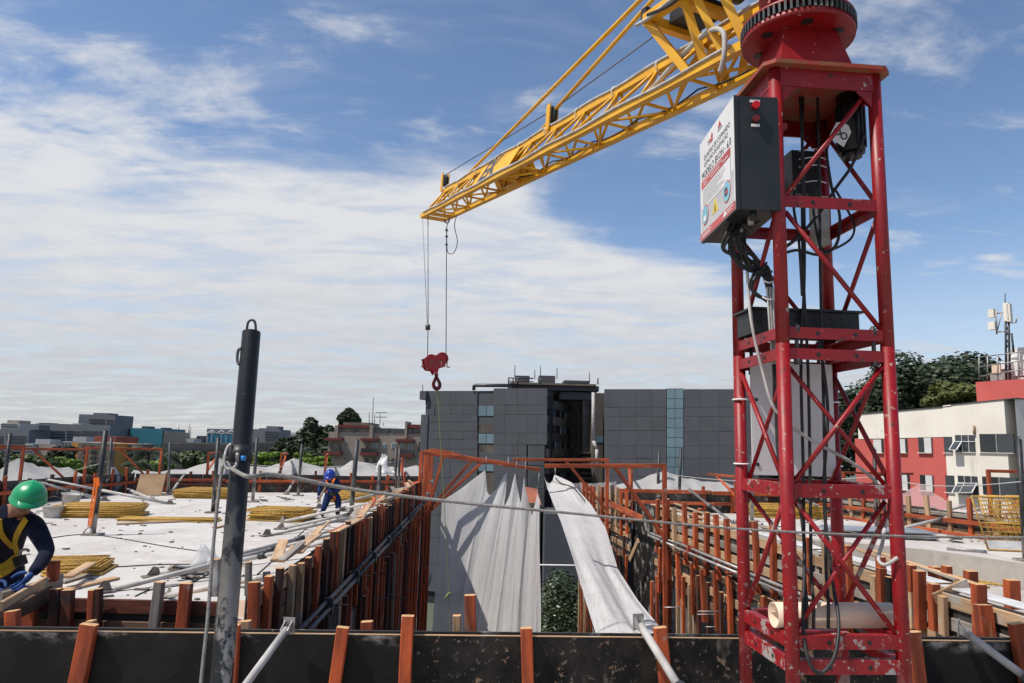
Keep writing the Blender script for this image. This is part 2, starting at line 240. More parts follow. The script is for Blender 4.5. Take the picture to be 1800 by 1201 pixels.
# ---------------------------------------------------------------- mesh helpers
WL = {}                                  # world location of every object that parents others
def V(*a): return Vector(a)
def frame(d, up=(0, 0, 1)):
    d = d.normalized(); up = Vector(up)
    if abs(d.dot(up)) > 0.98: up = Vector((0, 1, 0)) if abs(d.y) < 0.9 else Vector((1, 0, 0))
    s = d.cross(up).normalized(); u = s.cross(d).normalized(); return d, s, u
class MB:
    def __init__(s): s.v = []; s.f = []; s.sm = []; s.mi = []
    def add(s, vs, fs, smooth=False, mi=0):
        o = len(s.v); s.v += [Vector(v) for v in vs]
        for f in fs: s.f.append([i + o for i in f]); s.sm.append(smooth); s.mi.append(mi)
        return s
    def hexa(s, p, mi=0):                # 8 points: bottom ring, top ring
        return s.add(p, [(3, 2, 1, 0), (4, 5, 6, 7), (0, 1, 5, 4), (1, 2, 6, 5), (2, 3, 7, 6), (3, 0, 4, 7)], mi=mi)
    def box(s, c, size, rz=0, mi=0):
        c = Vector(c); x, y, z = [v / 2 for v in size]; m = Matrix.Rotation(rz, 3, 'Z')
        return s.hexa([c + m @ V(a, b, d) for d in (-z, z) for a, b in ((-x, -y), (x, -y), (x, y), (-x, y))], mi)
    def bar(s, p0, p1, wd, ht, up=(0, 0, 1), mi=0):
        p0 = Vector(p0); p1 = Vector(p1); d, a, u = frame(p1 - p0, up)
        q = [(-1, -1), (1, -1), (1, 1), (-1, 1)]
        return s.hexa([p + a * (wd / 2 * i) + u * (ht / 2 * j) for p in (p0, p1) for i, j in q], mi)
    def tube(s, p0, p1, r, n=10, r2=None, cap=True, mi=0):
        p0 = Vector(p0); p1 = Vector(p1); d, a, u = frame(p1 - p0); r2 = r if r2 is None else r2; vs = []
        for p, rr in ((p0, r), (p1, r2)): vs += [p + (a * math.cos(2 * math.pi * k / n) + u * math.sin(2 * math.pi * k / n)) * rr for k in range(n)]
        s.add(vs, [(k, (k + 1) % n, n + (k + 1) % n, n + k) for k in range(n)], True, mi)
        if cap: s.add(vs, [tuple(range(n))[::-1], tuple(range(n, 2 * n))], False, mi)
        return s
    def pipe(s, p0, p1, r, th, n=14):    # hollow tube open at both ends
        p0 = Vector(p0); p1 = Vector(p1); d, a, u = frame(p1 - p0); vs = []
        for p, rr in ((p0, r), (p1, r), (p1, r - th), (p0, r - th)): vs += [p + (a * math.cos(2 * math.pi * k / n) + u * math.sin(2 * math.pi * k / n)) * rr for k in range(n)]
        for q in range(4):
            e = ((q + 1) % 4) * n
            s.add(vs, [(q * n + k, q * n + (k + 1) % n, e + (k + 1) % n, e + k) for k in range(n)], q in (0, 2))
        return s
    def path(s, pts, r, n=6, closed=False):
        pts = [Vector(p) for p in pts]; rs = r if isinstance(r, (list, tuple)) else [r] * len(pts); vs = []; m = len(pts); ref = None
        for i, p in enumerate(pts):
            d = (pts[(i + 1) % m] - pts[i - 1]) if closed else (pts[min(i + 1, m - 1)] - pts[max(i - 1, 0)])
            d = d.normalized() if d.length > 1e-9 else V(0, 0, 1)
            if ref is None: _, a, u = frame(d)
            else:
                a = ref - d * ref.dot(d); a = a.normalized() if a.length > 1e-6 else frame(d)[1]; u = a.cross(d)
            ref = a
            vs += [p + (a * math.cos(2 * math.pi * k / n) + u * math.sin(2 * math.pi * k / n)) * rs[i] for k in range(n)]
        fs = [(i * n + k, i * n + (k + 1) % n, ((i + 1) % m) * n + (k + 1) % n, ((i + 1) % m) * n + k) for i in range(m if closed else m - 1) for k in range(n)]
        s.add(vs, fs, True)
        if not closed: s.add(vs, [tuple(range(n))[::-1], tuple(range((m - 1) * n, m * n))])
        return s
    def prism(s, pts, off, mi=0):        # flat outline pushed along off
        pts = [Vector(p) for p in pts]; off = Vector(off); n = len(pts)
        return s.add(pts + [p + off for p in pts], [tuple(range(n))[::-1], tuple(range(n, 2 * n))] + [(k, (k + 1) % n, n + (k + 1) % n, n + k) for k in range(n)], False, mi)
    def disc(s, c, ax, r, th, n=24, r2=None): c = Vector(c); ax = Vector(ax).normalized(); return s.tube(c - ax * th / 2, c + ax * th / 2, r, n, r2)
    def ball(s, c, r, sx=1, sy=1, sz=1, nu=12, nv=8):
        c = Vector(c); vs = []; fs = []
        for j in range(nv + 1):
            t = math.pi * j / nv
            vs += [c + V(sx * r * math.sin(t) * math.cos(2 * math.pi * k / nu), sy * r * math.sin(t) * math.sin(2 * math.pi * k / nu), sz * r * math.cos(t)) for k in range(nu)]
        fs = [(j * nu + k, (j + 1) * nu + k, (j + 1) * nu + (k + 1) % nu, j * nu + (k + 1) % nu) for j in range(nv) for k in range(nu)]
        return s.add(vs, fs, True)
    def grid(s, fn, nu, nv, smooth=True):
        vs = [fn(i / nu, j / nv) for j in range(nv + 1) for i in range(nu + 1)]
        return s.add(vs, [(j * (nu + 1) + i, j * (nu + 1) + i + 1, (j + 1) * (nu + 1) + i + 1, (j + 1) * (nu + 1) + i) for j in range(nv) for i in range(nu)], smooth)
    def build(s, name, m, parent=None, fix=True):
        lo = Vector((min(v.x for v in s.v), min(v.y for v in s.v), min(v.z for v in s.v))); hi = Vector((max(v.x for v in s.v), max(v.y for v in s.v), max(v.z for v in s.v)))
        o = V((lo.x + hi.x) / 2, (lo.y + hi.y) / 2, lo.z)
        me = bpy.data.meshes.new(name); me.from_pydata([v - o for v in s.v], [], s.f)
        me.polygons.foreach_set('use_smooth', s.sm)
        for q in (m if isinstance(m, (list, tuple)) else [m]): me.materials.append(MATS[q])
        if isinstance(m, (list, tuple)): me.polygons.foreach_set('material_index', s.mi)
        if fix:
            bm = bmesh.new(); bm.from_mesh(me); bmesh.ops.remove_doubles(bm, verts=bm.verts, dist=1e-6); bmesh.ops.recalc_face_normals(bm, faces=bm.faces); bm.to_mesh(me); bm.free()
        me.update(); return put(name, me, o, parent)
def put(name, me, loc, parent=None):
    ob = bpy.data.objects.new(name, me); COL.objects.link(ob); WL[ob.name] = Vector(loc)
    if parent: ob.parent = parent; ob.location = Vector(loc) - WL[parent.name]
    else: ob.location = loc
    return ob
def tag(o, label=None, cat=None, group=None, kind=None):
    if label: o['label'] = label
    if cat: o['category'] = cat
    if group: o['group'] = group
    if kind: o['kind'] = kind
    return o
def thing(name, label, cat, loc, group=None, kind=None): return tag(put(name, None, loc), label, cat, group, kind)
TC = {}
def timber(name, p0, p1, wd, ht, m, parent, up=(0, 0, 1), end='cut_end', cham=0.006):
    """a sawn piece: local x runs along it; alike pieces share their mesh"""
    p0 = Vector(p0); p1 = Vector(p1); ln = round((p1 - p0).length, 2); d, a, u = frame(p1 - p0, up); k = (ln, wd, ht, m, end)
    if k not in TC:
        c = min(cham, wd / 4, ht / 4); y, z = wd / 2, ht / 2
        ring = [(-y + c, -z), (y - c, -z), (y, -z + c), (y, z - c), (y - c, z), (-y + c, z), (-y, z - c), (-y, -z + c)]
        me = bpy.data.meshes.new(name); vs = [(x, b, e) for x in (0, ln) for b, e in ring]
        me.from_pydata(vs, [], [tuple(range(8)), tuple(range(8, 16))[::-1]] + [(i, 8 + i, 8 + (i + 1) % 8, (i + 1) % 8) for i in range(8)])
        me.materials.append(MATS[m]); me.materials.append(MATS[end or m])
        me.polygons.foreach_set('material_index', [1, 1] + [0] * 8); me.update(); TC[k] = me
    ob = bpy.data.objects.new(name, TC[k]); COL.objects.link(ob); WL[ob.name] = p0
    ob.rotation_mode = 'QUATERNION'; ob.rotation_quaternion = Matrix((d, a, d.cross(a))).transposed().to_quaternion()
    if parent: ob.parent = parent; ob.location = p0 - WL[parent.name]
    else: ob.location = p0
    return ob
def text(s, origin, right, up, size, m, parent, name='lettering', lift=0.0015, squeeze=1.0, align='LEFT', bold=0.0):
    cu = bpy.data.curves.new(name, 'FONT'); cu.body = s; cu.size = 1; cu.offset = bold; cu.align_x = align; cu.resolution_u = 3
    to = bpy.data.objects.new(name, cu); COL.objects.link(to); bpy.context.view_layer.update()
    me = bpy.data.meshes.new_from_object(to.evaluated_get(bpy.context.evaluated_depsgraph_get())); bpy.data.objects.remove(to); bpy.data.curves.remove(cu)
    r = Vector(right).normalized(); u = Vector(up).normalized(); n = r.cross(u)
    for v in me.vertices: v.co = r * (v.co.x * size * squeeze) + u * (v.co.y * size) + n * lift
    me.materials.clear(); me.materials.append(MATS[m]); me.name = name
    return put(name, me, origin, parent)
def rnd(a, b): return random.uniform(a, b)
# ---------------------------------------------------------------- ground, decks
TOP = 0.76; XL = -2.1; XR = 3.7; GZ = -14.0
def struct(name, mb, m): return tag(mb.build(name, m), kind='structure')
g = MB(); g.add([(-4500, -200, GZ), (4500, -200, GZ), (4500, 7000, GZ), (-4500, 7000, GZ)], [(0, 1, 2, 3)]); struct('ground', g, 'city_ground')
def deck(name, pts, z, th, m='deck_concrete'): b = MB(); b.prism([(x, y, z - th) for x, y in pts], (0, 0, th)); return struct(name, b, m)
D0 = atZ(236, 865, 0); D1 = atZ(560, 866, 0); DU = (D1 - D0).normalized(); D1 = D0 + DU * ((-2.6 - D0.x) / DU.x); DN = V(DU.y, -DU.x, 0)   # far edge of the left deck
def onD(px, py, off=0.0): return atP(px, py, D0 - DN * off, DN)
G0 = atZ(-60, 897, 0); gd = D0 - G0; G1 = D0 - gd * ((D0.y - 6.0) / gd.y); gn = V(gd.y, -gd.x, 0).normalized()
F0 = atZ(1085, 898, 0); F1 = atZ(1445, 906, 0); F2 = atZ(1860, 968, 0); F3 = F2 + (F2 - F1) * .6
LEFT = [(G1.x, 6.0), (-2.08, 6.0), (-2.42, D1.y), (D1.x, D1.y + .05), (D0.x, D0.y + .05)]
dl = deck('deck_left', LEFT, 0, 0.22)
dn = deck('deck_near', [(-8, -5), (9, -5), (9, 4.36), (-8, 4.72)], 0.30, 0.25, 'raw_concrete')
EDGE = [atZ(x, y, 0) for x, y in ((1330, 938), (1490, 953), (1640, 967), (1880, 1002))]
TH = R(5.5); EPV = Vector((XR, 13.0, -0.4))                      # the right wall runs slightly askew to the slot
TL = R(1.5)
def xl(y): return XL - (y - 14.0) * math.tan(TL)
def xr(y): return XR - (y - 13.0) * math.tan(TH)
dr = deck('deck_right', [(xr(17.5) + .15, 17.5)] + [(p.x, p.y) for p in EDGE] + [(F3.x, F3.y), (F1.x, F1.y + .05), (F0.x, F0.y + .05), (xr(F0.y) + .15, F0.y + .05)], 0, 0.5)
b = MB()
for p, q in zip(EDGE, EDGE[1:]): b.add([V(p.x, p.y - .004, -.49), V(q.x, q.y - .004, -.49), V(q.x, q.y - .004, -.012), V(p.x, p.y - .004, -.012)], [(0, 1, 2, 3)])
struct('deck_step', b, 'raw_concrete')
dr2 = deck('deck_right_lower', [(xr(4.9) + .15, 4.9), (13, 4.9), (F3.x, F3.y), (EDGE[-1].x, EDGE[-1].y - .01), (EDGE[-2].x, EDGE[-2].y - .01), (EDGE[-3].x, EDGE[-3].y - .01), (EDGE[0].x, EDGE[0].y - .01), (xr(17.4) + .15, 17.4)], -0.5, 0.2, 'raw_concrete')
for k, z in enumerate((-3.1, -6.2, -9.3)):
    deck('floor_left', [(x - .02, y) for x, y in LEFT], z, 0.22, 'shade_concrete')
    deck('floor_right', [(xr(4.9) + .17, 4.9), (13, 4.9), (F3.x, F3.y), (F1.x, F1.y), (xr(F0.y) + .17, F0.y)], z, 0.22, 'shade_concrete')
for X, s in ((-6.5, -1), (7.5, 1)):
    b = MB(); b.box((X, 16, -6.8), (0.2, 20, 12.6)); struct('added_back_wall', b, 'shade_concrete')  # back walls added so that the open lower storeys stay dark
b = MB(); b.box((0.6, 4.9, -6.8), (30, 0.2, 13.4)); struct('wall_front', b, 'shade_concrete')
for Y in (8.2, 11.4, 14.6, 17.8, 21):
    for X, par in ((-2.40 - (Y - 14) * .026, dl), (xr(Y) + .32, dr)):
        b = MB(); b.box((X, Y, -7.1), (0.28, 0.45, 13.6)); b.build('column', 'raw_concrete', par)
# debris scattered on the decks
deb = MB()
for k in range(420):
    if k < 300: x, y, z = rnd(-12, -2.9), rnd(6.4, 23.5), 0
    else: x, y, z = rnd(7.5, 13), rnd(16.5, 23), 0
    sz = rnd(0.015, 0.06); a = rnd(0, 6.28)
    deb.box((x, y, z + sz * 0.18), (sz * rnd(0.8, 3.2), sz, sz * 0.4), a)
tag(deb.build('debris', 'debris', fix=False), 'dark chips and crumbs scattered over the pale decks', 'debris', kind='stuff')
# ---------------------------------------------------------------- near formwork (black ply, orange stakes)
NT = 0.776
PL = atZ(-330, 1106, NT); PR = atZ(2000, 1131, NT); ND = (PR - PL).normalized(); NN = V(ND.y, -ND.x, 0)      # NN faces the camera
def nearpt(px, py, off=0.0): return atP(px, py, PL + NN * off, NN)
fa = thing('formwork_wall', 'low formwork wall of black plywood with orange stakes across the near deck edge', 'formwork', V((PL.x + PR.x) / 2, (PL.y + PR.y) / 2, 0.3))
def wallpiece(name, a, b, z0, z1, th, m, par, off=0.0, n=NN):
    p = [V(a.x, a.y, z0) + n * off, V(b.x, b.y, z0) + n * off, V(b.x, b.y, z0) + n * (off - th), V(a.x, a.y, z0) + n * (off - th)]
    return MB().hexa(p + [q + V(0, 0, z1 - z0) for q in p]).build(name, m, par)
for x0, x1, m in ((-330, 727, 'black_ply'), (729, 1610, 'scuffed_ply'), (1612, 2000, 'black_ply')):
    a = nearpt(x0, 1110); b = nearpt(x1, 1118)
    wallpiece('panel', a, b, 0.3, NT, 0.018, m, fa)
    e = wallpiece('panel_edge', a, b, NT, NT + 0.004, 0.020, 'raw_wood', fa, 0.001)
for x0, x1 in ((-330, 500), (503, 1240), (1243, 2000)):
    wallpiece('back_panel', nearpt(x0, 1110), nearpt(x1, 1118), 0.3, NT + 0.004, 0.018, 'form_ply', fa, -0.085)
def nstake(tx, ty, bx, wd, off, m='orange_wood', by=1232, dp=0.055, end='cut_end'):
    t = nearpt(tx, ty, off); q = nearpt(bx, by, off); q2 = V(q.x, q.y, max(q.z, 0.3)); return timber('stake', q, t, wd, dp, m, fa, up=NN, end=end)
for tx, ty, bx, wd in ((157, 1098, 130, 0.098), (412, 1098, 405, 0.07), (603, 1102, 585, 0.075), (717, 1083, 710, 0.078), (925, 1104, 929, 0.074), (1160, 1104, 1173, 0.082), (1604, 1110, 1618, 0.092), (1786, 1096, 1812, 0.095)):
    nstake(tx, ty, bx, wd, 0.030)
for tx, ty, bx, wd, m in ((826, 1046, 829, 0.072, 'orange_wood'), (803, 1083, 804, 0.052, 'raw_wood'), (645, 1092, 646, 0.075, 'orange_wood'), (22, 1075, 24, 0.08, 'orange_wood'), (430, 1092, 431, 0.08, 'raw_wood'), (160, 1090, 161, 0.05, 'raw_wood')):
    nstake(tx, ty, bx, wd, -0.135, m, 1180)
# ---------------------------------------------------------------- generic formwork run seen on the decks
def run(par, A, B, z0, z1, n, boards, board_m, stake_sp, stake_z, stake_m, rails=(), soff=0.05, wd=0.07, dp=0.055, jitter=0.05, skip=None, ply='form_ply'):
    """ply skin + horizontal boards + stakes on the side n; A, B are floor points"""
    d = (B - A); ln = d.length; d.normalize(); n = Vector(n)
    k = 0.0
    while k < ln - 0.05:                                   # ply sheets 2.2 m long
        e = min(ln, k + 2.2 - 0.006)
        wallpiece('ply_sheet', A + d * k, A + d * e, z0, z1 - rnd(0.0, 0.03), 0.018, ply, par, 0.0, n); k += 2.2
    for z, h, m in boards:
        k = rnd(-1, 0)
        while k < ln:
            l = rnd(1.8, 3.0); s, e = max(0, k), min(ln, k + l - 0.02)
            if e - s > 0.3: timber('plank', A + d * s + n * 0.014 + V(0, 0, z + rnd(-.012, .012)), A + d * e + n * 0.014 + V(0, 0, z + rnd(-.012, .012)), 0.024, h, m, par, end=m)
            k += l
    k = rnd(0.1, stake_sp)
    while k < ln:
        p = A + d * k + n * soff
        if not (skip and skip(p)):
            lean = d * rnd(-jitter, jitter); za, zb = stake_z[0] + rnd(-.12, .12), stake_z[1] + rnd(-.07, .12)
            m = random.choice(stake_m)
            timber('stake', V(p.x, p.y, za) - lean, V(p.x, p.y, zb) + lean, wd * rnd(.85, 1.15), dp, m, par, up=n, end=('cut_end' if m != 'grey_wood' else 'grey_wood'))
        k += stake_sp * rnd(0.75, 1.25)
    for z, off, m, w_, h_ in rails:
        k = 0
        while k < ln:
            e = min(ln, k + 3.0); timber('rail', A + d * k + n * off + V(0, 0, z + rnd(-.02, .02)), A + d * (e - 0.03) + n * off + V(0, 0, z + rnd(-.02, .02)), w_, h_, m, par); k += 3.0
OM = ['orange_wood', 'orange_wood', 'orange_wood', 'dark_orange_wood']
# B: front of the left deck
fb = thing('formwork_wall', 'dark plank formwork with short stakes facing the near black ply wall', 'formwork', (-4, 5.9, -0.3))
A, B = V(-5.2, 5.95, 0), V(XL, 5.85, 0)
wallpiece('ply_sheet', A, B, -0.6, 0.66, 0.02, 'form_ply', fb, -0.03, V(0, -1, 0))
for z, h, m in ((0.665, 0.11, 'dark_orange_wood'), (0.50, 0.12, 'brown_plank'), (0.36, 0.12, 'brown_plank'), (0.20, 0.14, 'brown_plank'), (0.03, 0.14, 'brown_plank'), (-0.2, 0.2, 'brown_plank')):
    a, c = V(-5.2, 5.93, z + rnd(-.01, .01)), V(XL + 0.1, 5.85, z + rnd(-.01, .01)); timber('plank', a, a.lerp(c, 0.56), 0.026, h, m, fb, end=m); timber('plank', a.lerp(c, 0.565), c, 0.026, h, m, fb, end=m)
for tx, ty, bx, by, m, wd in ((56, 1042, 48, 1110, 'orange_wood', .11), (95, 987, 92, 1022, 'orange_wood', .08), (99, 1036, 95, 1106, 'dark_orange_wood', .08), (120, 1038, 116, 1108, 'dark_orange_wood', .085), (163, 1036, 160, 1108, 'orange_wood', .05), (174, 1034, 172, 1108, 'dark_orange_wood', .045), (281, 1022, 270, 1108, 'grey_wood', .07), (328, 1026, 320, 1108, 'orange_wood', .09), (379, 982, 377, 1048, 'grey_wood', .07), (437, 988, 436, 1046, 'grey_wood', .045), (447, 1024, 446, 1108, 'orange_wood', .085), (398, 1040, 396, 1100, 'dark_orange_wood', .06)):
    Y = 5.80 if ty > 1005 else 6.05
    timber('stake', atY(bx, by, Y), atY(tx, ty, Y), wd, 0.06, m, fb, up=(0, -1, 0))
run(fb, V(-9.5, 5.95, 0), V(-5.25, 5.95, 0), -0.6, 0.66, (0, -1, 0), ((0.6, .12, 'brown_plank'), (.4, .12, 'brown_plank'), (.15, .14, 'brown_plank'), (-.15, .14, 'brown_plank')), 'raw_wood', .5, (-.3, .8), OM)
# slanted boards at the corner where the worker leans
for p, q, m in (((0, 1074, 5.2), (86, 1023, 6.1), 'raw_wood'), ((0, 1056, 5.5), (108, 1022, 6.2), 'grey_wood'), ((0, 1090, 5.2), (88, 1044, 5.9), 'brown_plank')):
    timber('plank', atY(*p), atY(*q), 0.03, 0.12, m, fb, end=m)
# C: side of the left deck along the slot
fc = thing('formwork_wall', 'shaded formwork wall of dark red stakes along the left side of the slot', 'formwork', (XL, 14, -0.4))
A, B = V(XL - 0.06, 5.9, 0), V(XL - 0.06, 22.4, 0)
run(fc, A, B, -0.5, TOP + 0.02, (1, 0, 0), ((0.69, 0.14, 'raw_wood'), (0.54, 0.12, 'brown_plank'), (0.40, 0.12, 'brown_plank'), (0.10, 0.16, 'brown_plank'), (-0.22, 0.16, 'brown_plank')), 'raw_wood', 0.40, (-0.42, TOP + 0.04), ['orange_wood', 'orange_wood', 'dark_orange_wood', 'dark_orange_wood', 'dark_orange_wood', 'raw_wood'], soff=0.06, wd=0.085, dp=0.06)  # mostly dark stakes: the wall's shade is put into their colour
for z, x in ((0.25, 0.125), (0.19, 0.165)):                 # twin wales
    y = 5.9
    while y < 22:
        b = MB(); b.tube((XL + x, y, z), (XL + x, y + 3.9, z + rnd(-.02, .02)), 0.027, 8); b.build('wale', 'dark_steel', fc); y += 3.75
for y in (6.6, 8.1, 9.8, 11.4, 13.2, 15.1, 17):
    b = MB(); b.box((XL + 0.15, y, 0.21), (0.10, 0.07, 0.16)); b.tube((XL - .05, y, .22), (XL + .36, y, .22), .008, 6); b.build('wale_clamp', 'dark_steel', fc)
y = 9.2
while y < 22.2:                                             # long soldiers down the face
    x = XL + rnd(0.0, 0.10); l = rnd(-0.10, 0.10)
    timber('soldier', V(x, y + l, -6.4), V(x + rnd(-.04, .04), y - l, rnd(-0.35, 0.3)), 0.07, 0.055, random.choice(OM + ['dark_orange_wood', 'dark_orange_wood']), fc, up=(1, 0, 0)); y += rnd(0.24, 0.46)  # extra dark pieces deepen the wall's shade by colour
for k in range(16):
    y, z = rnd(11, 22), rnd(-4, 0.3)
    b = MB(); b.tube((XL - .05, y, z), (XL + rnd(.25, .45), y, z + rnd(-.03, .03)), 0.009, 6); b.build('tie_rod', 'dark_steel', fc)
for k in range(44):                                         # offcuts lying on the top edge
    y = rnd(7, 21); l = rnd(0.6, 2.2); x = XL - rnd(0.0, .22)
    timber('loose_batten', V(x, y, TOP + 0.05 + rnd(0, .05)), V(x + rnd(-.22, .12), y + l, TOP + 0.05 + rnd(0, .08)), rnd(.04, .11), 0.022, random.choice(['raw_wood', 'orange_wood', 'raw_wood', 'grey_wood']), fc)
timber('stake', atX(652, 955, XL - .25), atX(651, 906, XL - .25), .10, .06, 'orange_wood', fc, up=(0, -1, 0))
timber('grey_block', atX(565, 1104, XL + .12), atX(565, 1060, XL + .12), .13, .09, 'grey_wood', fc, up=(0, -1, 0), end='grey_wood')
fc.rotation_euler.z = TL
# D + G: far and left edge of the left deck
fd = thing('formwork_wall', 'long dark parapet formwork with orange stakes and rail at the far edge of the left deck', 'formwork', D0 + V(4, 1, 0))
run(fd, D0, D1, 0, TOP - 0.10, DN, (), 'raw_wood', 0.68, (0, TOP - 0.04), ['orange_wood', 'orange_wood', 'dark_orange_wood'], rails=((0.42, 0.10, 'orange_wood', 0.05, 0.10), (0.30, 0.10, 'dark_orange_wood', 0.05, 0.06)), wd=0.10)
fg = thing('formwork_wall', 'grey parapet formwork with orange stakes behind the green helmeted worker', 'formwork', G0.lerp(D0, .5))
run(fg, G1, D0 - gd * .01, 0, TOP - 0.08, gn, (), 'raw_wood', 0.8, (0, TOP), ['orange_wood', 'dark_orange_wood'], rails=((0.36, 0.10, 'orange_wood', 0.05, 0.10),), wd=0.11)
sh = MB(); sa, sb = atZ(237, 871, 0.01), atZ(283, 871, 0.01); sh.hexa([sa, sb, sb + V(0, .03, 0), sa + V(0, .03, 0), sa + V(0, .22, .68), sb + V(0, .22, .68), sb + V(0, .25, .68), sa + V(0, .25, .68)])
tag(sh.build('plywood_sheet', 'pale_ply'), 'bare tan plywood sheet leaning on the dark far parapet', 'plywood')
# E: right side of the slot, sunlit
fe = thing('formwork_wall', 'sunlit formwork wall of stacked planks and bright orange stakes along the right side of the slot', 'formwork', EPV)
EN = V(-math.cos(TH), -math.sin(TH), 0)
def eX(px, py, X): p = atP(px, py, EPV - EN * (X - XR), EN); return Matrix.Rotation(-TH, 3, 'Z') @ (p - EPV) + EPV      # pixel on the askew wall, in the wall's own frame
for A, B in ((V(XR, 4.75, 0), V(XR, 15.7, 0)), (V(XR, 17.6, 0), V(XR, 23.4, 0))):
    run(fe, A, B, -0.75, TOP - 0.04, (-1, 0, 0), ((0.64, 0.13, 'raw_wood'), (0.43, 0.12, 'grey_wood'), (0.26, 0.13, 'raw_wood'), (0.04, 0.10, 'grey_wood'), (-0.14, 0.12, 'raw_wood'), (-0.42, 0.14, 'raw_wood'), (-0.66, 0.12, 'brown_plank')), 'raw_wood', 0.50, (-0.15, TOP + 0.12), ['orange_wood', 'orange_wood', 'orange_wood', 'raw_wood', 'orange_wood'], soff=0.065, wd=0.095, dp=0.075, skip=lambda p: p.y < 7.2)
for tx, ty, bx, by, X_, wd, m in ((1549, 999, 1551, 1080, XR - .07, .085, 'orange_wood'), (1563, 1014, 1566, 1086, XR - .08, .06, 'black_ply'), (1616, 1003, 1618, 1106, XR - .07, .095, 'orange_wood'), (1641, 1027, 1644, 1108, XR - .07, .09, 'orange_wood'), (1657, 1049, 1659, 1116, XR - .08, .055, 'raw_wood'), (1720, 1026, 1724, 1120, XR - .07, .105, 'orange_wood'), (1727, 1063, 1735, 1124, XR - .13, .13, 'orange_wood'), (1642, 996, 1643, 1030, XR + .5, .10, 'orange_wood'), (1706, 1004, 1707, 1045, XR + .5, .11, 'orange_wood'), (1778, 1020, 1780, 1070, XR + .5, .12, 'orange_wood'), (1536, 1012, 1538, 1068, XR - .08, .05, 'raw_wood'), (1600, 1040, 1602, 1104, XR - .08, .05, 'raw_wood')):
    timber('stake', eX(bx, by, X_), eX(tx, ty, X_), wd, .08, m, fe, up=(0, -1, 0))
b = MB(); b.box((XR + 0.10, 16.65, -3.05), (0.04, 2.1, 7.5)); b.build('recess_panel', 'black_ply', fe)  # black sheet closing the gap, its colour stands for the darkness there
y = 7.2
while y < 15.4:                                             # lower row of stakes
    l = rnd(-.05, .05); timber('stake', V(XR - .10, y - l, -0.95), V(XR - .10, y + l, rnd(-0.12, 0.05)), 0.085, 0.07, 'orange_wood', fe, up=(-1, 0, 0)); y += rnd(.5, .75)
y = 7.0
while y < 23.2:
    if not 15.8 < y < 17.5:
        x = XR - rnd(0.0, .12); l = rnd(-.06, .06)
        timber('soldier', V(x, y + l, -6.6), V(x, y - l, rnd(-0.9, -0.1)), 0.07, 0.06, random.choice(['orange_wood', 'orange_wood', 'dark_orange_wood', 'raw_wood']), fe, up=(-1, 0, 0))
    y += rnd(.20, .36)
for z, x in ((0.20, -.145), (0.14, -.19)):
    y = 4.8
    while y < 15.2:
        b = MB(); b.tube((XR + x, y, z), (XR + x, min(y + 3.2, 15.6), z + rnd(-.02, .02)), 0.024, 8); b.build('wale', 'steel', fe); y += 3.05
for y in (5.6, 7.3, 9.2, 11.0, 13.2):
    b = MB(); b.box((XR - .165, y, .17), (.10, .06, .15)); b.tube((XR + .03, y, .17), (XR - .42, y, .17), .008, 6); b.build('wale_clamp', 'rust_red', fe)
for k in range(14):
    y, z = rnd(7, 15), rnd(-2.4, -0.2); b = MB(); b.tube((XR + .05, y, z), (XR - rnd(.3, .5), y, z), .009, 6); b.build('tie_rod', 'steel', fe)
for k, (a, c) in enumerate(((-.05, .2), (.02, .24))):       # flat boards capping the wall
    y = 5.0
    while y < 15:
        l = rnd(2.0, 2.8); timber('cap_board', V(XR + .17, y, TOP - .02 + k * .0), V(XR + .17 + rnd(-.03, .05), y + l - .04, TOP - .03), .20, .02, 'white_ply' if y < 11 else 'raw_wood', fe, end='raw_wood') if k == 0 else None; y += l
for y in (7.5, 9.7, 12.1, 14.3, 19, 21):
    timber('stake', V(XR + .45, y, -.3), V(XR + .45, y + rnd(-.05, .05), TOP + rnd(0, .12)), .09, .07, 'orange_wood', fe, up=(-1, 0, 0))
timber('loose_batten', eX(1642, 1052, XR - .1), eX(1700, 1026, XR + .25), .03, .10, 'raw_wood', fe)
timber('loose_batten', eX(1073, 886, XR - .25), eX(1130, 912, XR - .25), .03, .14, 'orange_wood', fe)
timber('loose_batten', eX(1107, 985, XR - .25), eX(1122, 950, XR - .2), .03, .12, 'raw_wood', fe)
for k in range(10):
    y = rnd(6, 15); timber('loose_batten', V(XR + rnd(.3, .5), y, TOP + .0), V(XR + rnd(.25, .6), y + rnd(.8, 2), TOP + rnd(0, .06)), rnd(.05, .1), .022, random.choice(['raw_wood', 'grey_wood']), fe)
fe.rotation_euler.z = TH
# F: far and right edge of the right deck
fd2 = (F2 - F1).normalized(); fn2 = V(fd2.y, -fd2.x, 0); fn2 = fn2 if fn2.x < 0 else -fn2
ff = thing('formwork_wall', 'dark parapet formwork with orange rails at the far edge of the right deck, before the grey building', 'formwork', F0.lerp(F1, .5))
run(ff, F0, F1, 0, TOP - .1, (0, -1, 0), (), 'raw_wood', 1.1, (0, TOP), ['orange_wood', 'dark_orange_wood'], rails=((TOP - .13, .10, 'orange_wood', .05, .12), (.30, .10, 'orange_wood', .05, .10)), wd=.10)
fh = thing('formwork_wall', 'parapet formwork with tall orange stakes below the coral building', 'formwork', F1.lerp(F2, .5))
run(fh, F1, F3, 0, TOP - .15, fn2, ((.50, .10, 'grey_wood'), (.12, .12, 'raw_wood')), 'raw_wood', .62, (0, TOP + .14), ['orange_wood', 'orange_wood', 'raw_wood'], rails=((.36, .12, 'orange_wood', .05, .11), (.05, .10, 'orange_wood', .05, .08)), wd=.12, dp=.08)
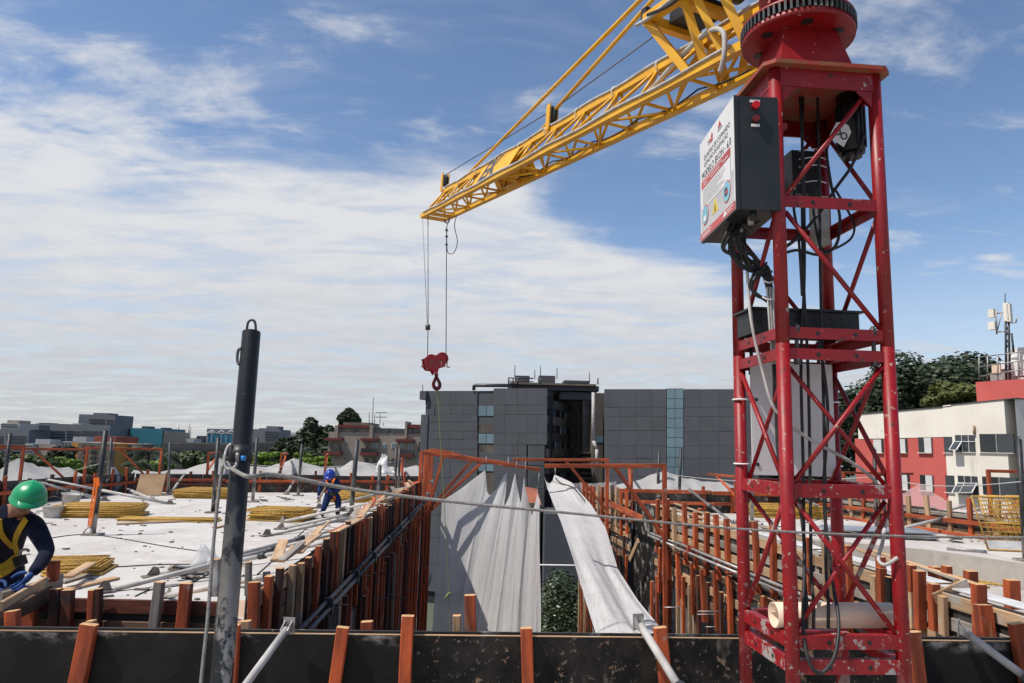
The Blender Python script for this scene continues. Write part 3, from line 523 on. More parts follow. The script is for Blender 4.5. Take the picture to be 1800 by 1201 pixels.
# ---------------------------------------------------------------- tower crane
FL = atY(1388, 1000, 3.60); FR = atY(1580, 1000, 3.636); FL.z = FR.z = 0
E1 = FR - FL; S = E1.length; E1.normalize(); E2 = V(-E1.y, E1.x, 0); CB = 0.30
RL = FL + E2 * S; RR = FR + E2 * S; CC = (FL + RR) / 2
def zf(py): return atY(1388, py, FL.y).z
crane = thing('tower_crane', 'red lattice mast crane with yellow truss jib and hanging control cabinet', 'crane', V(CC.x, CC.y, CB))
ZT = zf(122)
ZJ = (zf(585) + zf(622)) / 2
for p in (FL, FR, RR, RL):
    b = MB(); b.tube(p + V(0, 0, ZJ), p + V(0, 0, ZT), 0.0345, 16); b.build('mast_leg', 'red_paint', crane)
    b = MB(); b.tube(p + V(0, 0, CB), p + V(0, 0, ZJ - 0.002), 0.0347, 16); b.box(p + V(0, 0, CB + .01), (.16, .16, .02)); b.build('mast_leg', 'leg_red', crane)
faces = ((FL, FR, -E2), (RL, FL, -E1), (FR, RR, E1), (RR, RL, E2))
rings = [(355, .062), (585, .058), (622, .058), (862, .066), (1128, .066), (1172, .066)]
for py, h in rings:
    for a, c, n in faces:
        d = (c - a).normalized(); z = zf(py); m = 'splashed_red' if py > 800 else 'red_paint'
        b = MB(); b.bar(a + d * .03 + V(0, 0, z) + n * .012, c - d * .03 + V(0, 0, z) + n * .012, .008, h)          # angle section: web and flange
        b.bar(a + d * .03 + V(0, 0, z + h / 2 - .004) - n * .012, c - d * .03 + V(0, 0, z + h / 2 - .004) - n * .012, .04, .008)
        o = b.build('mast_beam', m, crane)
        for s in (.32, .68):
            hb = MB(); q = a.lerp(c, s) + V(0, 0, z) + n * .0165; hb.disc(q, n, .011, .003, 10); hb.build('bolt_hole', 'black_plastic', o)
bays = [(150, 345), (372, 572), (640, 848), (880, 1112)]
for k, (y1, y0) in enumerate(bays):
    za, zb = zf(y1), zf(y0)
    for j, (a, c, n) in enumerate(faces):
        if (k + j) % 2: a, c = c, a
        d = (c - a).normalized(); m = 'splashed_red' if k == 3 else 'red_paint'
        if k == 2 and j == 0:
            zm = (za + zb) / 2
        b = MB(); b.tube(a + d * .035 + V(0, 0, zb), c - d * .035 + V(0, 0, za), .0130, 10); b.build('mast_diagonal', m, crane)
        if k == 2 and j in (0, 1, 2) or k == 3 and j == 0:
            b = MB(); b.tube(c - d * .035 + V(0, 0, zb) - n * .034, a + d * .035 + V(0, 0, za) - n * .034, .0115, 10); b.build('mast_diagonal', m, crane)
for p, q in ((FL, FR), (FR, FL), (RL, RR), (RR, RL)):        # joint bolts
    d = (q - p).normalized(); b = MB(); c = p + d * .075 - V(0, 0, 0); b.tube(c + V(0, 0, zf(640)), c + V(0, 0, zf(568)), .011, 8); b.tube(c + V(0, 0, zf(584)), c + V(0, 0, zf(572)), .019, 6); b.tube(c + V(0, 0, zf(640)), c + V(0, 0, zf(630)), .019, 6); b.build('joint_bolt', 'dark_steel', crane)
# head of the mast
for a, c, n in faces:
    d = (c - a).normalized(); b = MB(); b.bar(a + V(0, 0, ZT - .055) + n * .02, c + V(0, 0, ZT - .055) + n * .02, .012, .105); b.build('head_beam', 'red_paint', crane)
    for e, sg in ((a, 1), (c, -1)):
        b = MB(); b.prism([e + d * sg * .03 + V(0, 0, ZT - .11) + n * .015, e + d * sg * .12 + V(0, 0, ZT - .11) + n * .015, e + d * sg * .03 + V(0, 0, ZT - .20) + n * .015], n * .008); b.build('gusset', 'red_paint', crane)
def rectring(h, z): return [CC + E1 * (x * h) + E2 * (y * h) + V(0, 0, z) for x, y in ((-1, -1), (1, -1), (1, 1), (-1, 1))]
hp = S / 2 + .075
def octo(h, z, c=.05): 
    return [CC + E1 * x + E2 * y + V(0, 0, z) for x, y in ((-h + c, -h), (h - c, -h), (h, -h + c), (h, h - c), (h - c, h), (-h + c, h), (-h, h - c), (-h, -h + c))]
b = MB(); b.prism(octo(hp, ZT - .004), (0, 0, .022)); b.build('head_plate', 'rust_red', crane)
zd = atY(1407, 72, CC.y).z
r0, r1 = rectring(.228, ZT + .018), rectring(.155, zd - .016)
b = MB(); b.hexa(r0 + r1); o = b.build('slew_pedestal', 'red_paint', crane)
for s in (-.5, .45):
    hb = MB(); hb.disc(CC - E2 * .208 + E1 * s * .3 + V(0, 0, ZT + .06), -E2 + V(0, 0, .3), .022, .02, 12); hb.build('lug', 'hook_dark', o)
b = MB(); b.disc(CC + V(0, 0, zd), (0, 0, 1), .315, .035, 48); o = b.build('slewing_ring', 'red_paint', crane)
for k in range(6):
    a = k * 1.047 + .35; hb = MB(); hb.disc(CC + V(.225 * math.cos(a), .225 * math.sin(a), zd - .018), (0, 0, 1), .034, .004, 14); hb.build('opening', 'black_plastic', o)
b = MB(); nteeth = 64
for k in range(nteeth):
    a = 2 * math.pi * k / nteeth; q = CC + V(.298 * math.cos(a), .298 * math.sin(a), zd + .046); b.box(q, (.05, .013, .058), a)
b.disc(CC + V(0, 0, zd + .046), (0, 0, 1), .278, .056, 48); b.build('gear_teeth', 'dark_steel', o)
b = MB(); b.disc(CC + V(0, 0, zd + .082), (0, 0, 1), .318, .016, 48); b.build('ring_cover', 'red_paint', o)
b = MB(); b.tube(CC + V(0, 0, zd + .10), CC + V(0, 0, zd + .75), .21, 28); b.build('turret_column', 'red_paint', crane)
for a in (0.6, 2.2, 3.8, 5.4):
    q = V(math.cos(a), math.sin(a), 0); b = MB(); b.prism([CC + q * .20 + V(0, 0, zd + .12), CC + q * .29 + V(0, 0, zd + .12), CC + q * .20 + V(0, 0, zd + .34)], q.cross(V(0, 0, 1)) * .014); b.build('turret_rib', 'red_paint', crane)
gm = CC + E1 * .30 + E2 * .16
b = MB(); b.tube(gm + V(0, 0, ZT + .018), gm + V(0, 0, ZT + .10), .075, 18); b.tube(gm + V(0, 0, ZT + .10), gm + V(0, 0, ZT + .25), .045, 14)
for k in range(10): b.box(gm + V(.05 * math.cos(k * .628), .05 * math.sin(k * .628), ZT + .20), (.03, .012, .06), k * .628)
b.build('slew_gearmotor', 'black_plastic', crane)
gm2 = CC + E1 * .27 - E2 * .06
b = MB(); b.tube(gm2 + V(0, 0, ZT - .36), gm2 + V(0, 0, ZT - .01), .072, 20); b.tube(gm2 + V(0, 0, ZT - .385), gm2 + V(0, 0, ZT - .36), .055, 20)
for k in range(16): b.box(gm2 + V(.075 * math.cos(k * .3927), .075 * math.sin(k * .3927), ZT - .2), (.012, .006, .26), k * .3927)
b.build('slew_motor', 'black_plastic', crane)
# control cabinet
pn = atY(1299, 270, 3.55); pf = atY(1238, 330, 4.18); zc1 = atY(1290, 169, 3.55).z; zc0 = atY(1307, 368, 3.55).z; HC = zc1 - zc0
pn.z = pf.z = 0; SR = (pn - pf); SW = SR.length; SR.normalize(); SN = V(SR.y, -SR.x, 0); SN = SR.cross(V(0, 0, 1))
dep = -SN * .215
b = MB(); b.hexa([p + V(0, 0, z) for z in (zc0, zc1) for p in (pf, pn, pn + dep, pf + dep)]); cab = b.build('control_cabinet', 'cabinet_black', crane)
b = MB(); b.hexa([p + V(0, 0, z) for z in (zc0 - .004, zc1 + .004) for p in (pf + SN * .022 - SR * .004, pn + SN * .022 + SR * .004, pn + SR * .004 + SN * .002, pf - SR * .004 + SN * .002)]); b.build('cabinet_door', 'cabinet_black', cab)
def sgp(s, t, lift): return pf + SR * (s * SW) + V(0, 0, zc0 + t * HC) + SN * (.022 + lift)
def sgr(name, s0, s1, t0, t1, lift, m, th=.001): b = MB(); b.hexa([sgp(s0, t0, lift), sgp(s1, t0, lift), sgp(s1, t1, lift), sgp(s0, t1, lift), sgp(s0, t0, lift + th), sgp(s1, t0, lift + th), sgp(s1, t1, lift + th), sgp(s0, t1, lift + th)]); return b.build(name, m, cab)
sgr('sign_plate', .0, 1.0, .0, 1.0, .0005, 'sign_white', .002)
sgr('sign_field', .03, .97, .075, .36, .003, 'sign_grey'); sgr('sign_paper', .06, .90, .30, .50, .0045, 'sign_white')
sgr('sign_band', .06, .90, .505, .585, .0045, 'sign_red'); sgr('sign_footer', .0, 1.0, .005, .075, .0045, 'sign_red')
for k in range(11): sgr('sign_line', .10, .10 + .62 * rnd(.7, 1.1), .325 + k * .0155, .328 + k * .0155, .006, 'sign_faint', .0004)
for s0, s1, t in ((.12, .70, .555), (.12, .25, .525), (.35, .62, .525), (.70, .86, .525), (.05, .35, .045), (.05, .32, .025), (.76, .96, .05), (.76, .92, .028)): sgr('sign_line', s0, s1, t, t + .008, .006, 'sign_white', .0004)
text('MODELO EKON - 6.0', sgp(.06, .605, .003), SR, V(0, 0, 1), .060, 'sign_ink', cab, squeeze=.98)
text('QUADRO DE COMANDO', sgp(.14, .775, .003), SR, V(0, 0, 1), .042, 'sign_ink', cab, squeeze=1.0)
text('GUINCHO DE ELEVAÇÃO', sgp(.14, .705, .003), SR, V(0, 0, 1), .042, 'sign_ink', cab, squeeze=.93)
text('TS', sgp(.26, .868, .003), SR, V(0, 0, 1), .042, 'sign_ink', cab); sgr('sign_logo', .335, .42, .868, .905, .004, 'sign_red')
def tri(name, s, t, w_, h_, lift, m): MB().prism([sgp(s - w_, t, lift), sgp(s + w_, t, lift), sgp(s, t + h_, lift)], SN * .0008).build(name, m, cab)
tri('sign_logo', .40, .915, .03, .04, .004, 'sign_red'); tri('sign_logo', .63, .90, .05, .055, .004, 'sign_red'); sgr('sign_logo', .57, .70, .872, .886, .004, 'sign_faint'); tri('sign_logo', .74, .022, .05, .05, .0062, 'sign_white')
tri('warning_triangle', .47, .15, .085, .15, .0045, 'sign_yellow'); tri('warning_mark', .47, .18, .014, .06, .006, 'sign_ink'); sgr('warning_mark', .458, .482, .162, .174, .006, 'sign_ink')
for s, t in ((.17, .225), (.80, .225)):
    MB().disc(sgp(s, t, .005), SN, .062, .002, 26).build('sign_disc', 'sign_red', cab); MB().disc(sgp(s, t, .0065), SN, .055, .002, 26).build('sign_disc', 'sign_blue', cab)
sgr('sign_disc', .13, .21, .16, .215, .0085, 'sign_white'); sgr('sign_disc', .76, .82, .19, .26, .0085, 'sign_ink'); sgr('sign_disc', .79, .84, .20, .235, .0095, 'sign_red')
q = pn + dep * .42 + V(0, 0, zc1 - .055); MB().tube(q, q + SR * .03, .019, 16).build('stop_button', 'button_red', cab)
b = MB(); b.bar(q + V(0, 0, .028) + SR * .002 - SN * .026, q + V(0, 0, .028) + SR * .002 + SN * .026, .006, .014); b.build('button_label', 'sign_white', cab)
q2 = q - V(0, 0, .075); MB().tube(q2, q2 + SR * .025, .017, 14).build('key_switch', 'hook_dark', cab); b = MB(); b.bar(q2 - V(0, 0, .033) + SR * .002 - SN * .022, q2 - V(0, 0, .033) + SR * .002 + SN * .022, .006, .014); b.build('button_label', 'sign_white', cab)
for k in range(7):
    c = pf.lerp(pn, .22 + k * .12) + dep * rnd(.35, .6); MB().tube(c + V(0, 0, zc0 - .045), c + V(0, 0, zc0 + .002), .018, 10).build('cable_gland', 'steel' if k % 2 else 'black_plastic', cab)
for z in (zc0 + .12, zc1 - .12):
    b = MB(); b.bar(pf.lerp(pn, .15) + dep + V(0, 0, z), pf.lerp(pn, .15) + dep + E1 * .08 + V(0, 0, z), .04, .03); b.bar(pf.lerp(pn, .85) + dep + V(0, 0, z), pf.lerp(pn, .85) + dep + E1 * .08 + V(0, 0, z), .04, .03); b.build('bracket', 'red_paint', cab)
# boxes in the mast
def px3(px, py, Y): return atY(px, py, Y)
c = RR + (-E1 - E2) * .10; c.z = (zf(242) + zf(312)) / 2 + .10
b = MB(); b.box(c - E1 * .09, (.17, .10, .27), math.atan2(E1.y, E1.x)); b.build('junction_box', 'black_plastic', crane)
c2 = c - E1 * .0 + E2 * .02 - V(0, 0, .28); b = MB(); b.box(c2 + E1 * .02, (.09, .07, .30), math.atan2(E1.y, E1.x)); b.build('junction_box', 'bucket', crane)
zi = zf(560) + .035
b = MB(); b.box(CC + E2 * .12 + V(0, 0, zi), (.62, .22, .13), math.atan2(E1.y, E1.x)); o = b.build('resistor_box', 'black_plastic', crane)
b = MB(); b.box(CC + E2 * .12 + V(0, 0, zi + .072), (.66, .26, .012), math.atan2(E1.y, E1.x)); b.build('lid', 'cabinet_black', o)
for k in range(18):
    for j in range(3): b = MB(); b.box(CC + E2 * .008 + E1 * (-.25 + k * .029) + V(0, 0, zi - .03 + j * .03), (.018, .006, .010), math.atan2(E1.y, E1.x)); b.build('vent_slot', 'sign_ink', o) if k % 2 == 0 else None
# hanging tag
tg = px3(1477, 236, 3.78); tr = V(.8, 0, -.55).normalized(); tu = V(.45, 0, .85).normalized()
tn = tr.cross(tu); b = MB(); b.prism([tg + tr * -.05 + tu * -.055, tg + tr * .05 + tu * -.055, tg + tr * .05 + tu * .045, tg + tr * .02 + tu * .07, tg + tr * -.02 + tu * .07, tg + tr * -.05 + tu * .045], tn * .003); o = b.build('paper_tag', 'sign_white', crane)
for s in (-.022, .022):
    pts = [tg + tn * .005 + tr * (s + .018 * math.cos(a * .5236)) + tu * (.0 + .018 * math.sin(a * .5236)) for a in range(12)]; MB().path(pts, .004, 5, True).build('tag_mark', 'sign_ink', o)
# ---- cables on the mast
def smooth(pts, n=8):
    out = []; P = [Vector(p) for p in pts]
    for i in range(len(P) - 1):
        a, b_, c, d = P[max(i - 1, 0)], P[i], P[i + 1], P[min(i + 2, len(P) - 1)]
        for k in range(n):
            t = k / n; out.append(.5 * ((2 * b_) + (c - a) * t + (2 * a - 5 * b_ + 4 * c - d) * t * t + (3 * b_ - a - 3 * c + d) * t ** 3))
    out.append(P[-1]); return out
def cable(pxs, r, m='cable_black', name='cable', par=crane, lab=None): return MB().path(smooth([atY(*p) for p in pxs]), r, 6).build(name, m, par)
random.seed(3)
for k in range(11):
    s = k / 10; a = (1308 + s * 58, 372 + rnd(0, 6) - s * 4, 3.62 + (1 - s) * .35)
    j = lambda v: rnd(-v, v)
    cable([a, (1282 + s * 40 + j(8), 402 + j(8), 3.8), (1268 + s * 45 + j(8), 432 + j(14), 3.80), (1300 + s * 24 + j(8), 462 + j(12), 3.82), (1340 + j(6), 475 + j(10), 3.83), (1352 + j(5), 505 + j(5), 3.82), (1357 + j(4), 545, 3.80), (1361 + j(3), 600, 3.78), (1363 + j(3), 700, 3.78)], rnd(.006, .010))
for k in range(5): cable([(1352 + rnd(-6, 6), 470 + rnd(-9, 9), 3.8), (1324, 484 + rnd(-6, 14), 3.8), (1322 + rnd(-5, 5), 510 + rnd(-8, 8), 3.79), (1350, 525 + rnd(-8, 8), 3.79)], .007)
for k in range(3): cable([(1348 + k * 5, 505, 3.79), (1352 + k * 4, 560, 3.78), (1358 + k * 3, 640, 3.77)], .006, 'cable_grey')
for y in (492, 522): cable([(1340, y, 3.74), (1352, y + 5, 3.73), (1367, y, 3.76)], .005, 'white_paint', 'cable_tie')
for x0, x1, x2 in ((1404, 1412, 1408), (1412, 1410, 1420), (1436, 1440, 1446)):
    cable([(x0, 128, 3.9), (x1, 300, 3.88), (x1 + 2, 480, 3.88), (x2, 640, 3.86), (x2 + 4, 830, 3.84), (x2 + 6, 1000, 3.78), (x2 + 10, 1060, 3.66), (x2 + 10, 1105, 3.645)], .009)
cable([(1440, 600, 3.84), (1455, 720, 3.84), (1448, 870, 3.84), (1462, 1010, 3.74), (1474, 1090, 3.62), (1468, 1150, 3.54), (1446, 1182, 3.53), (1424, 1168, 3.54), (1412, 1100, 3.62), (1414, 960, 3.78), (1402, 860, 3.84)], .0095)
cable([(1363, 640, 3.78), (1366, 760, 3.78), (1371, 830, 3.74), (1373, 900, 3.74)], .011)
cable([(1313, 470, 3.85), (1320, 560, 3.80), (1340, 650, 3.80), (1365, 725, 3.78), (1420, 770, 3.80), (1500, 815, 3.85), (1545, 855, 3.90), (1556, 905, 3.8), (1552, 950, 3.72), (1544, 982, 3.66), (1556, 993, 3.62), (1578, 980, 3.60)], .009, 'cable_grey')
cable([(1520, 235, 3.78), (1498, 290, 3.8), (1470, 330, 3.82), (1440, 375, 3.84), (1400, 420, 3.84), (1362, 445, 3.83)], .010)
cable([(1450, 250, 3.9), (1462, 330, 3.88), (1476, 380, 3.86), (1470, 430, 3.84), (1440, 448, 3.82), (1400, 440, 3.82), (1362, 452, 3.82)], .009)
cable([(1445, 310, 3.9), (1430, 350, 3.9), (1434, 400, 3.88), (1448, 440, 3.86), (1490, 425, 3.84), (1502, 400, 3.84), (1490, 370, 3.86), (1466, 330, 3.88)], .007)
cable([(1402, 310, 3.9), (1395, 360, 3.88), (1404, 420, 3.86), (1410, 520, 3.86)], .008)
for y in (262, 276, 290, 318): cable([(1404, y + 4, 3.93), (1436, y, 3.90), (1452, y + 4, 3.96)], .0035, 'white_paint', 'cable_tie')
tag(crane, None)
# white board tied inside the mast
bz0, bz1 = atY(1390, 836, RL.y).z, atY(1390, 640, RL.y).z
a, c = RL + E1 * .045 - E2 * .05, RR - E1 * .02 - E2 * .05
b = MB(); b.hexa([p + V(0, 0, z) for z in (bz0, bz1) for p in (a, c, c + E2 * .008, a + E2 * .008)])
wb = thing('board', 'plain white rectangular board tied inside the red mast', 'board', a.lerp(c, .5) + V(0, 0, bz0)); b.build('panel', 'white_board', wb)
for z in (bz0 + .06, bz1 - .22):
    for p, sg in ((RL, 1), (RR, -1)):
        pts = [p + V(.042 * math.cos(t * .5236), .042 * math.sin(t * .5236), z) for t in range(12)]; MB().path(pts, .005, 5, True).build('cable_tie', 'white_paint', wb)
    MB().disc(a + E1 * .03 + V(0, 0, z) - E2 * .003, -E2, .011, .004, 10).build('eyelet', 'dark_steel', wb)
# PVC pipe lying in the mast foot
zp = zf(1128) + .033 + .062
q = FL + E2 * .13; b = MB(); b.pipe(q - E1 * .03 + V(0, 0, zp), q + E1 * (S + .03) + V(0, 0, zp), .062, .004, 22); tag(b.build('plastic_pipe', 'pvc'), 'cream plastic pipe lying across the foot of the red mast', 'pipe')
# ---------------------------------------------------------------- jib
JT = atY(742, 380, 10.0); JB = atY(1310, 80, 4.1); JA = (JT - JB); JL = JA.length; JA.normalize()
LAT = V(-JA.y, JA.x, 0).normalized(); LAT = LAT if LAT.x > 0 else -LAT; UPJ = LAT.cross(JA); UPJ = UPJ if UPJ.z > 0 else -UPJ
JW, JH = .33, .30
def J(s, l, u): return JB + JA * s + LAT * l + UPJ * u          # s metres from the root, l across, u up
def jbar(name, p, q, wd, ht): b = MB(); b.bar(p, q, wd, ht, UPJ); return b.build(name, 'yellow_paint', crane)
def jtube(name, p, q, r, m='yellow_paint'): b = MB(); b.tube(p, q, r, 8); return b.build(name, m, crane)
s0 = -.35
jbar('jib_chord', J(s0, 0, 0), J(JL, 0, 0), .060, .060); jbar('jib_chord', J(s0, JW, 0), J(JL - .05, JW, 0), .060, .060); jbar('jib_chord', J(s0, JW / 2, JH), J(JL - .42, JW / 2, JH), .055, .055)
jtube('jib_strut', J(JL - .42, JW / 2, JH), J(JL - .02, 0, 0), .016); jtube('jib_strut', J(JL - .42, JW / 2, JH), J(JL - .05, JW, 0), .016)
nb = 11; bl = (JL - .55) / nb
for k in range(nb + 1):
    s = .05 + k * bl
    for l in (0, JW):
        jtube('jib_lacing', J(s, l, .02), J(s, JW / 2, JH), .0135)
        if k < nb: jtube('jib_lacing', J(s + bl, l, .02), J(s, JW / 2, JH), .0135)
    jtube('jib_lacing', J(s, 0, 0), J(s, JW, 0), .0135)
    if k < nb: jtube('jib_lacing', J(s, 0 if k % 2 else JW, -.005), J(s + bl, JW if k % 2 else 0, -.005), .0125)
jbar('jib_end_plate', J(JL - .06, -.02, -.02), J(JL - .06, JW + .02, -.02), .12, .03); jbar('jib_end_plate', J(JL - .40, 0, -.03), J(JL - .40, JW, -.03), .16, .02)
def jpath(name, f, r, m): return MB().path([f(t / 40) for t in range(41)], r, 6).build(name, m, crane)
jpath('conduit', lambda t: J(t * (JL - .5), JW / 2 - .03, JH + .035 + .008 * math.sin(t * 40)), .012, 'cable_grey')
jpath('conduit', lambda t: J(.1 + t * (JL - .25), -.035, .02 + .008 * math.sin(t * 33 + 1)), .012, 'cable_grey')
jpath('cable', lambda t: J(t * (JL - 2.6), JW - .05, .05 - .05 * abs(math.sin(t * 16))), .007, 'cable_black')
for k in range(9):
    s = .5 + k * .62; q = J(s, JW / 2, JH + .012); pts = [q + LAT * (.046 * math.cos(a * .785)) + UPJ * (.05 * math.sin(a * .785)) for a in range(8)]; MB().path(pts, .005, 5, True).build('cable_tie', 'white_paint', crane)
# sign boards with lettering on both slopes of the jib
sA, sB = JL - 3.0, JL - 1.95
for l, sg in ((0, 1), (JW, -1)):
    lo = lambda s: J(s, l - sg * .012, .035) ; hi = lambda s: J(s, JW / 2 - sg * .035, JH - .01)
    a, c, d, e = lo(sB), lo(sA), hi(sA), hi(sB); n = (c - a).cross(e - a).normalized() * (1 if sg > 0 else -1)
    if n.dot(LAT) * sg > 0: n = -n
    b = MB(); b.hexa([a, c, d, e, a + n * .004, c + n * .004, d + n * .004, e + n * .004]); o = b.build('jib_sign', 'yellow_paint', crane)
    if sg > 0:
        rt = (c - a).normalized(); up = (e - a).normalized(); up = (up - rt * up.dot(rt)).normalized()
        text('EK', a + rt * .14 + up * .03 + n * .005, rt, up, .40, 'jib_ink', o, lift=.001, squeeze=.95, bold=.03)
# sheaves on the jib
def sheave(s, par=crane):
    c = J(s, JW / 2, JH + .16); b = MB(); b.bar(J(s, JW / 2 - .045, JH), J(s, JW / 2 - .045, JH + .26), .012, .075, JA); b.bar(J(s, JW / 2 + .045, JH), J(s, JW / 2 + .045, JH + .26), .012, .075, JA); o = b.build('sheave_bracket', 'yellow_paint', crane)
    MB().disc(c, LAT, .085, .035, 20).build('sheave', 'black_plastic', o); return c
sTip = JL - .42; k1 = sheave(sTip); sMid = None
best = min(range(200), key=lambda i: abs((lambda p: (CAMR.transposed() @ (p - EYE)))(J(i * .03, JW / 2, JH)).x / -(CAMR.transposed() @ (J(i * .03, JW / 2, JH) - EYE)).z * F + 900 - 968)); sMid = best * .03
k2 = sheave(sMid)
APEX = atY(1338, -215, 4.2)
best = min(range(230), key=lambda i: abs((CAMR.transposed() @ (J(i * .03, JW / 2, JH) - EYE)).x / -(CAMR.transposed() @ (J(i * .03, JW / 2, JH) - EYE)).z * F + 900 - 806))
jtube('tie_rod', J(best * .03, JW / 2, JH), APEX, .019); jtube('tie_rod', J(sMid, JW / 2, JH + .18), APEX, .018)
b = MB(); b.path([k1 + UPJ * .085, k2 + UPJ * .05, atY(1152, 62, 5.2)], .006, 6); b.build('hoist_rope', 'wire_rope', crane)
jtube('tie_rod', J(sMid + .35, JW / 2, JH + .03), J(sMid, JW / 2, JH + .14), .014)
# A-frame above the turret and counter jib (mostly above the picture)
tt = CC + V(0, 0, zd + .70)
b = MB(); b.bar(tt, APEX, .10, .10); b.build('tower_head', 'red_paint', crane)
HA = V(JA.x, JA.y, 0).normalized()
for sg in (-1, 1):
    p = CC + LAT * sg * .20 + V(0, 0, zd + .30); b = MB(); b.bar(p, p - HA * 1.9 + V(0, 0, .25), .09, .09); b.build('counter_jib', 'yellow_paint', crane)
b = MB(); b.box(CC - HA * 1.6 + V(0, 0, zd + .75), (.6, .5, .6), math.atan2(HA.y, HA.x)); b.build('counterweight', 'raw_concrete', crane)
b = MB(); b.bar(J(-.32, JW / 2, .02), CC + V(0, 0, zd + .32) + HA * .1, .30, .14, UPJ); b.build('jib_root', 'red_paint', crane)
# winch platform on the jib root
U = .50
top = {}
for s in (.0, .72):
    for l in (-.14, JW + .14): top[(s, l)] = J(s + .18, l, U)
pl = [top[(.0, -.14)], top[(.0, JW + .14)], top[(.72, JW + .14)], top[(.72, -.14)]]
for i in range(4): jbar('platform_beam', pl[i], pl[(i + 1) % 4], .07, .07)
jbar('platform_beam', pl[0].lerp(pl[3], .5), pl[1].lerp(pl[2], .5), .07, .06)
for (s, l) in top:
    bl_ = 0 if l < 0 else JW
    jbar('platform_leg', J(s - .17 if s > .5 else s + .0, bl_, .02), top[(s, l)], .07, .055)
    jbar('platform_leg', J(s + .2 if s < .5 else s - .34, bl_, .02), top[(s, l)] - UPJ * .01 - JA * (.42 if s > .5 else -.2), .055, .05)
b = MB(); b.tube(J(.42, .02, U + .14), J(.42, JW - .02, U + .14), .10, 20); b.bar(J(.55, JW / 2, U + .05), J(.86, JW / 2, U + .05), .26, .09, UPJ); b.bar(J(.9, -.10, U + .06), J(.96, -.10, U + .06), .10, .09, UPJ); b.build('winch', 'black_plastic', crane)
jpath('conduit', lambda t: J(.95 - .9 * t, -.19, U - .03 - .01 * math.sin(t * 9)), .014, 'cable_grey')
MB().path(smooth([J(.8, -.2, U - .02), J(.5, -.22, U - .08), J(.2, -.22, U - .06), J(-.15, -.16, U - .10)]), .012, 6).build('cable', 'cable_black', crane)
MB().path(smooth([J(1.0, .02, .06), J(.6, -.02, .16), J(.30, -.06, .19), J(.10, -.10, .10), J(.06, -.11, -.06), J(.10, -.10, -.16)]), .017, 8).build('conduit', 'bucket', crane)
# ---------------------------------------------------------------- hook block and its ropes
HY = 9.95
hk = thing('hook_block', 'red twin sheave hook block hanging from the yellow jib tip', 'hook block', atY(767, 684, HY))
hr = V(.93, .36, 0).normalized(); hn = V(.36, -.93, 0)           # the block's long side and its face
def H(px, py, off=0.0): p = atP(px, py, hk.location + V(0, 0, 0), hn); return p + hn * off
out = [(745, 631), (752, 627), (780, 623.5), (781, 638), (776, 647), (768, 649), (766.5, 656), (763, 659.5), (759, 652), (750, 651), (745, 644)]
for off in (.085, -.095): MB().prism([H(x, y, off) for x, y in out], hn * .012).build('cheek_plate', 'hook_red', hk)
core = [(747, 633), (779, 627), (779, 640), (768, 648), (751, 650)]
MB().prism([H(x, y, -.08) for x, y in core], hn * .16).build('spacer_box', 'hook_dark', hk)
for x, y in ((758, 634), (777, 630.5)): MB().disc(H(x, y), hn, .088, .05, 22).build('sheave', 'hook_red', hk)
text('SUTIL', H(750, 645, .098), hr, V(0, 0, 1), .13, 'hook_ink', hk, lift=.001, squeeze=.95, bold=.015)
for x, y in ((745, 631.5), (745, 643), (780, 625), (780, 637)): MB().tube(H(x, y, -.12), H(x, y, .115), .010, 8).build('bolt', 'hook_dark', hk)
MB().tube(H(767, 657), H(767, 664), .030, 12, .022).build('swivel', 'hook_dark', hk)
hp_ = [H(767, 662), H(764.5, 668), H(762, 675), H(763.5, 681), H(767.5, 683.5), H(772, 681), H(773, 675.5), H(770.5, 669), H(768, 664)]
MB().path(smooth(hp_), [.020 + .008 * math.sin(math.pi * i / 64) for i in range(65)], 8).build('hook', 'hook_dark', hk)
rp = thing('hoist_rope', 'two falls of thin steel rope from the jib tip to the red hook block', 'rope', H(767, 622))
MB().path([J(JL - .12, .05, -.01), H(752.5, 575), H(751.5, 630)], .006, 6).build('rope_fall', 'wire_rope', rp)
MB().path([J(JL - .40, JW - .04, -.02), H(785, 400), H(784, 629)], .006, 6).build('rope_fall', 'wire_rope', rp)
MB().path([J(JL - .02, .0, -.01), H(747, 480), H(751, 570)], .0035, 5).build('limit_cord', 'wire_rope', rp)
MB().tube(H(752, 571), H(752, 580), .034, 14).build('limit_weight', 'dark_steel', rp)
MB().path(smooth([J(JL - .55, JW, -.03), H(799, 398), H(804, 425), H(798, 444), H(788, 445), H(785.5, 430), H(785.5, 400)]), .006, 6).build('rope_tail', 'wire_rope', rp)
for y in (405, 416, 430): MB().box(H(785, y), (.04, .03, .02)).build('rope_clip', 'dark_steel', rp)
MB().path([H(785.5, 388) + V(.0 + .035 * math.cos(a * .6283), 0, .035 * math.sin(a * .6283)) for a in range(10)], .010, 6, True).build('shackle', 'dark_steel', rp)
gc = MB(); gc.path(smooth([H(768, 682), H(771, 720), H(775, 790), H(780, 870), H(785, 960), H(790, 1060), H(791, 1130)]), .0050, 6); gc.path(smooth([H(768.5, 683), H(774, 705), H(783, 728)]), .006, 6); gc.path([H(782, 1054), H(788, 1044), H(794, 1042)], .014, 6)
tag(gc.build('tag_line', 'green_cord'), 'thin yellow green tag line hanging from the hook', 'cord')
random.seed(11)
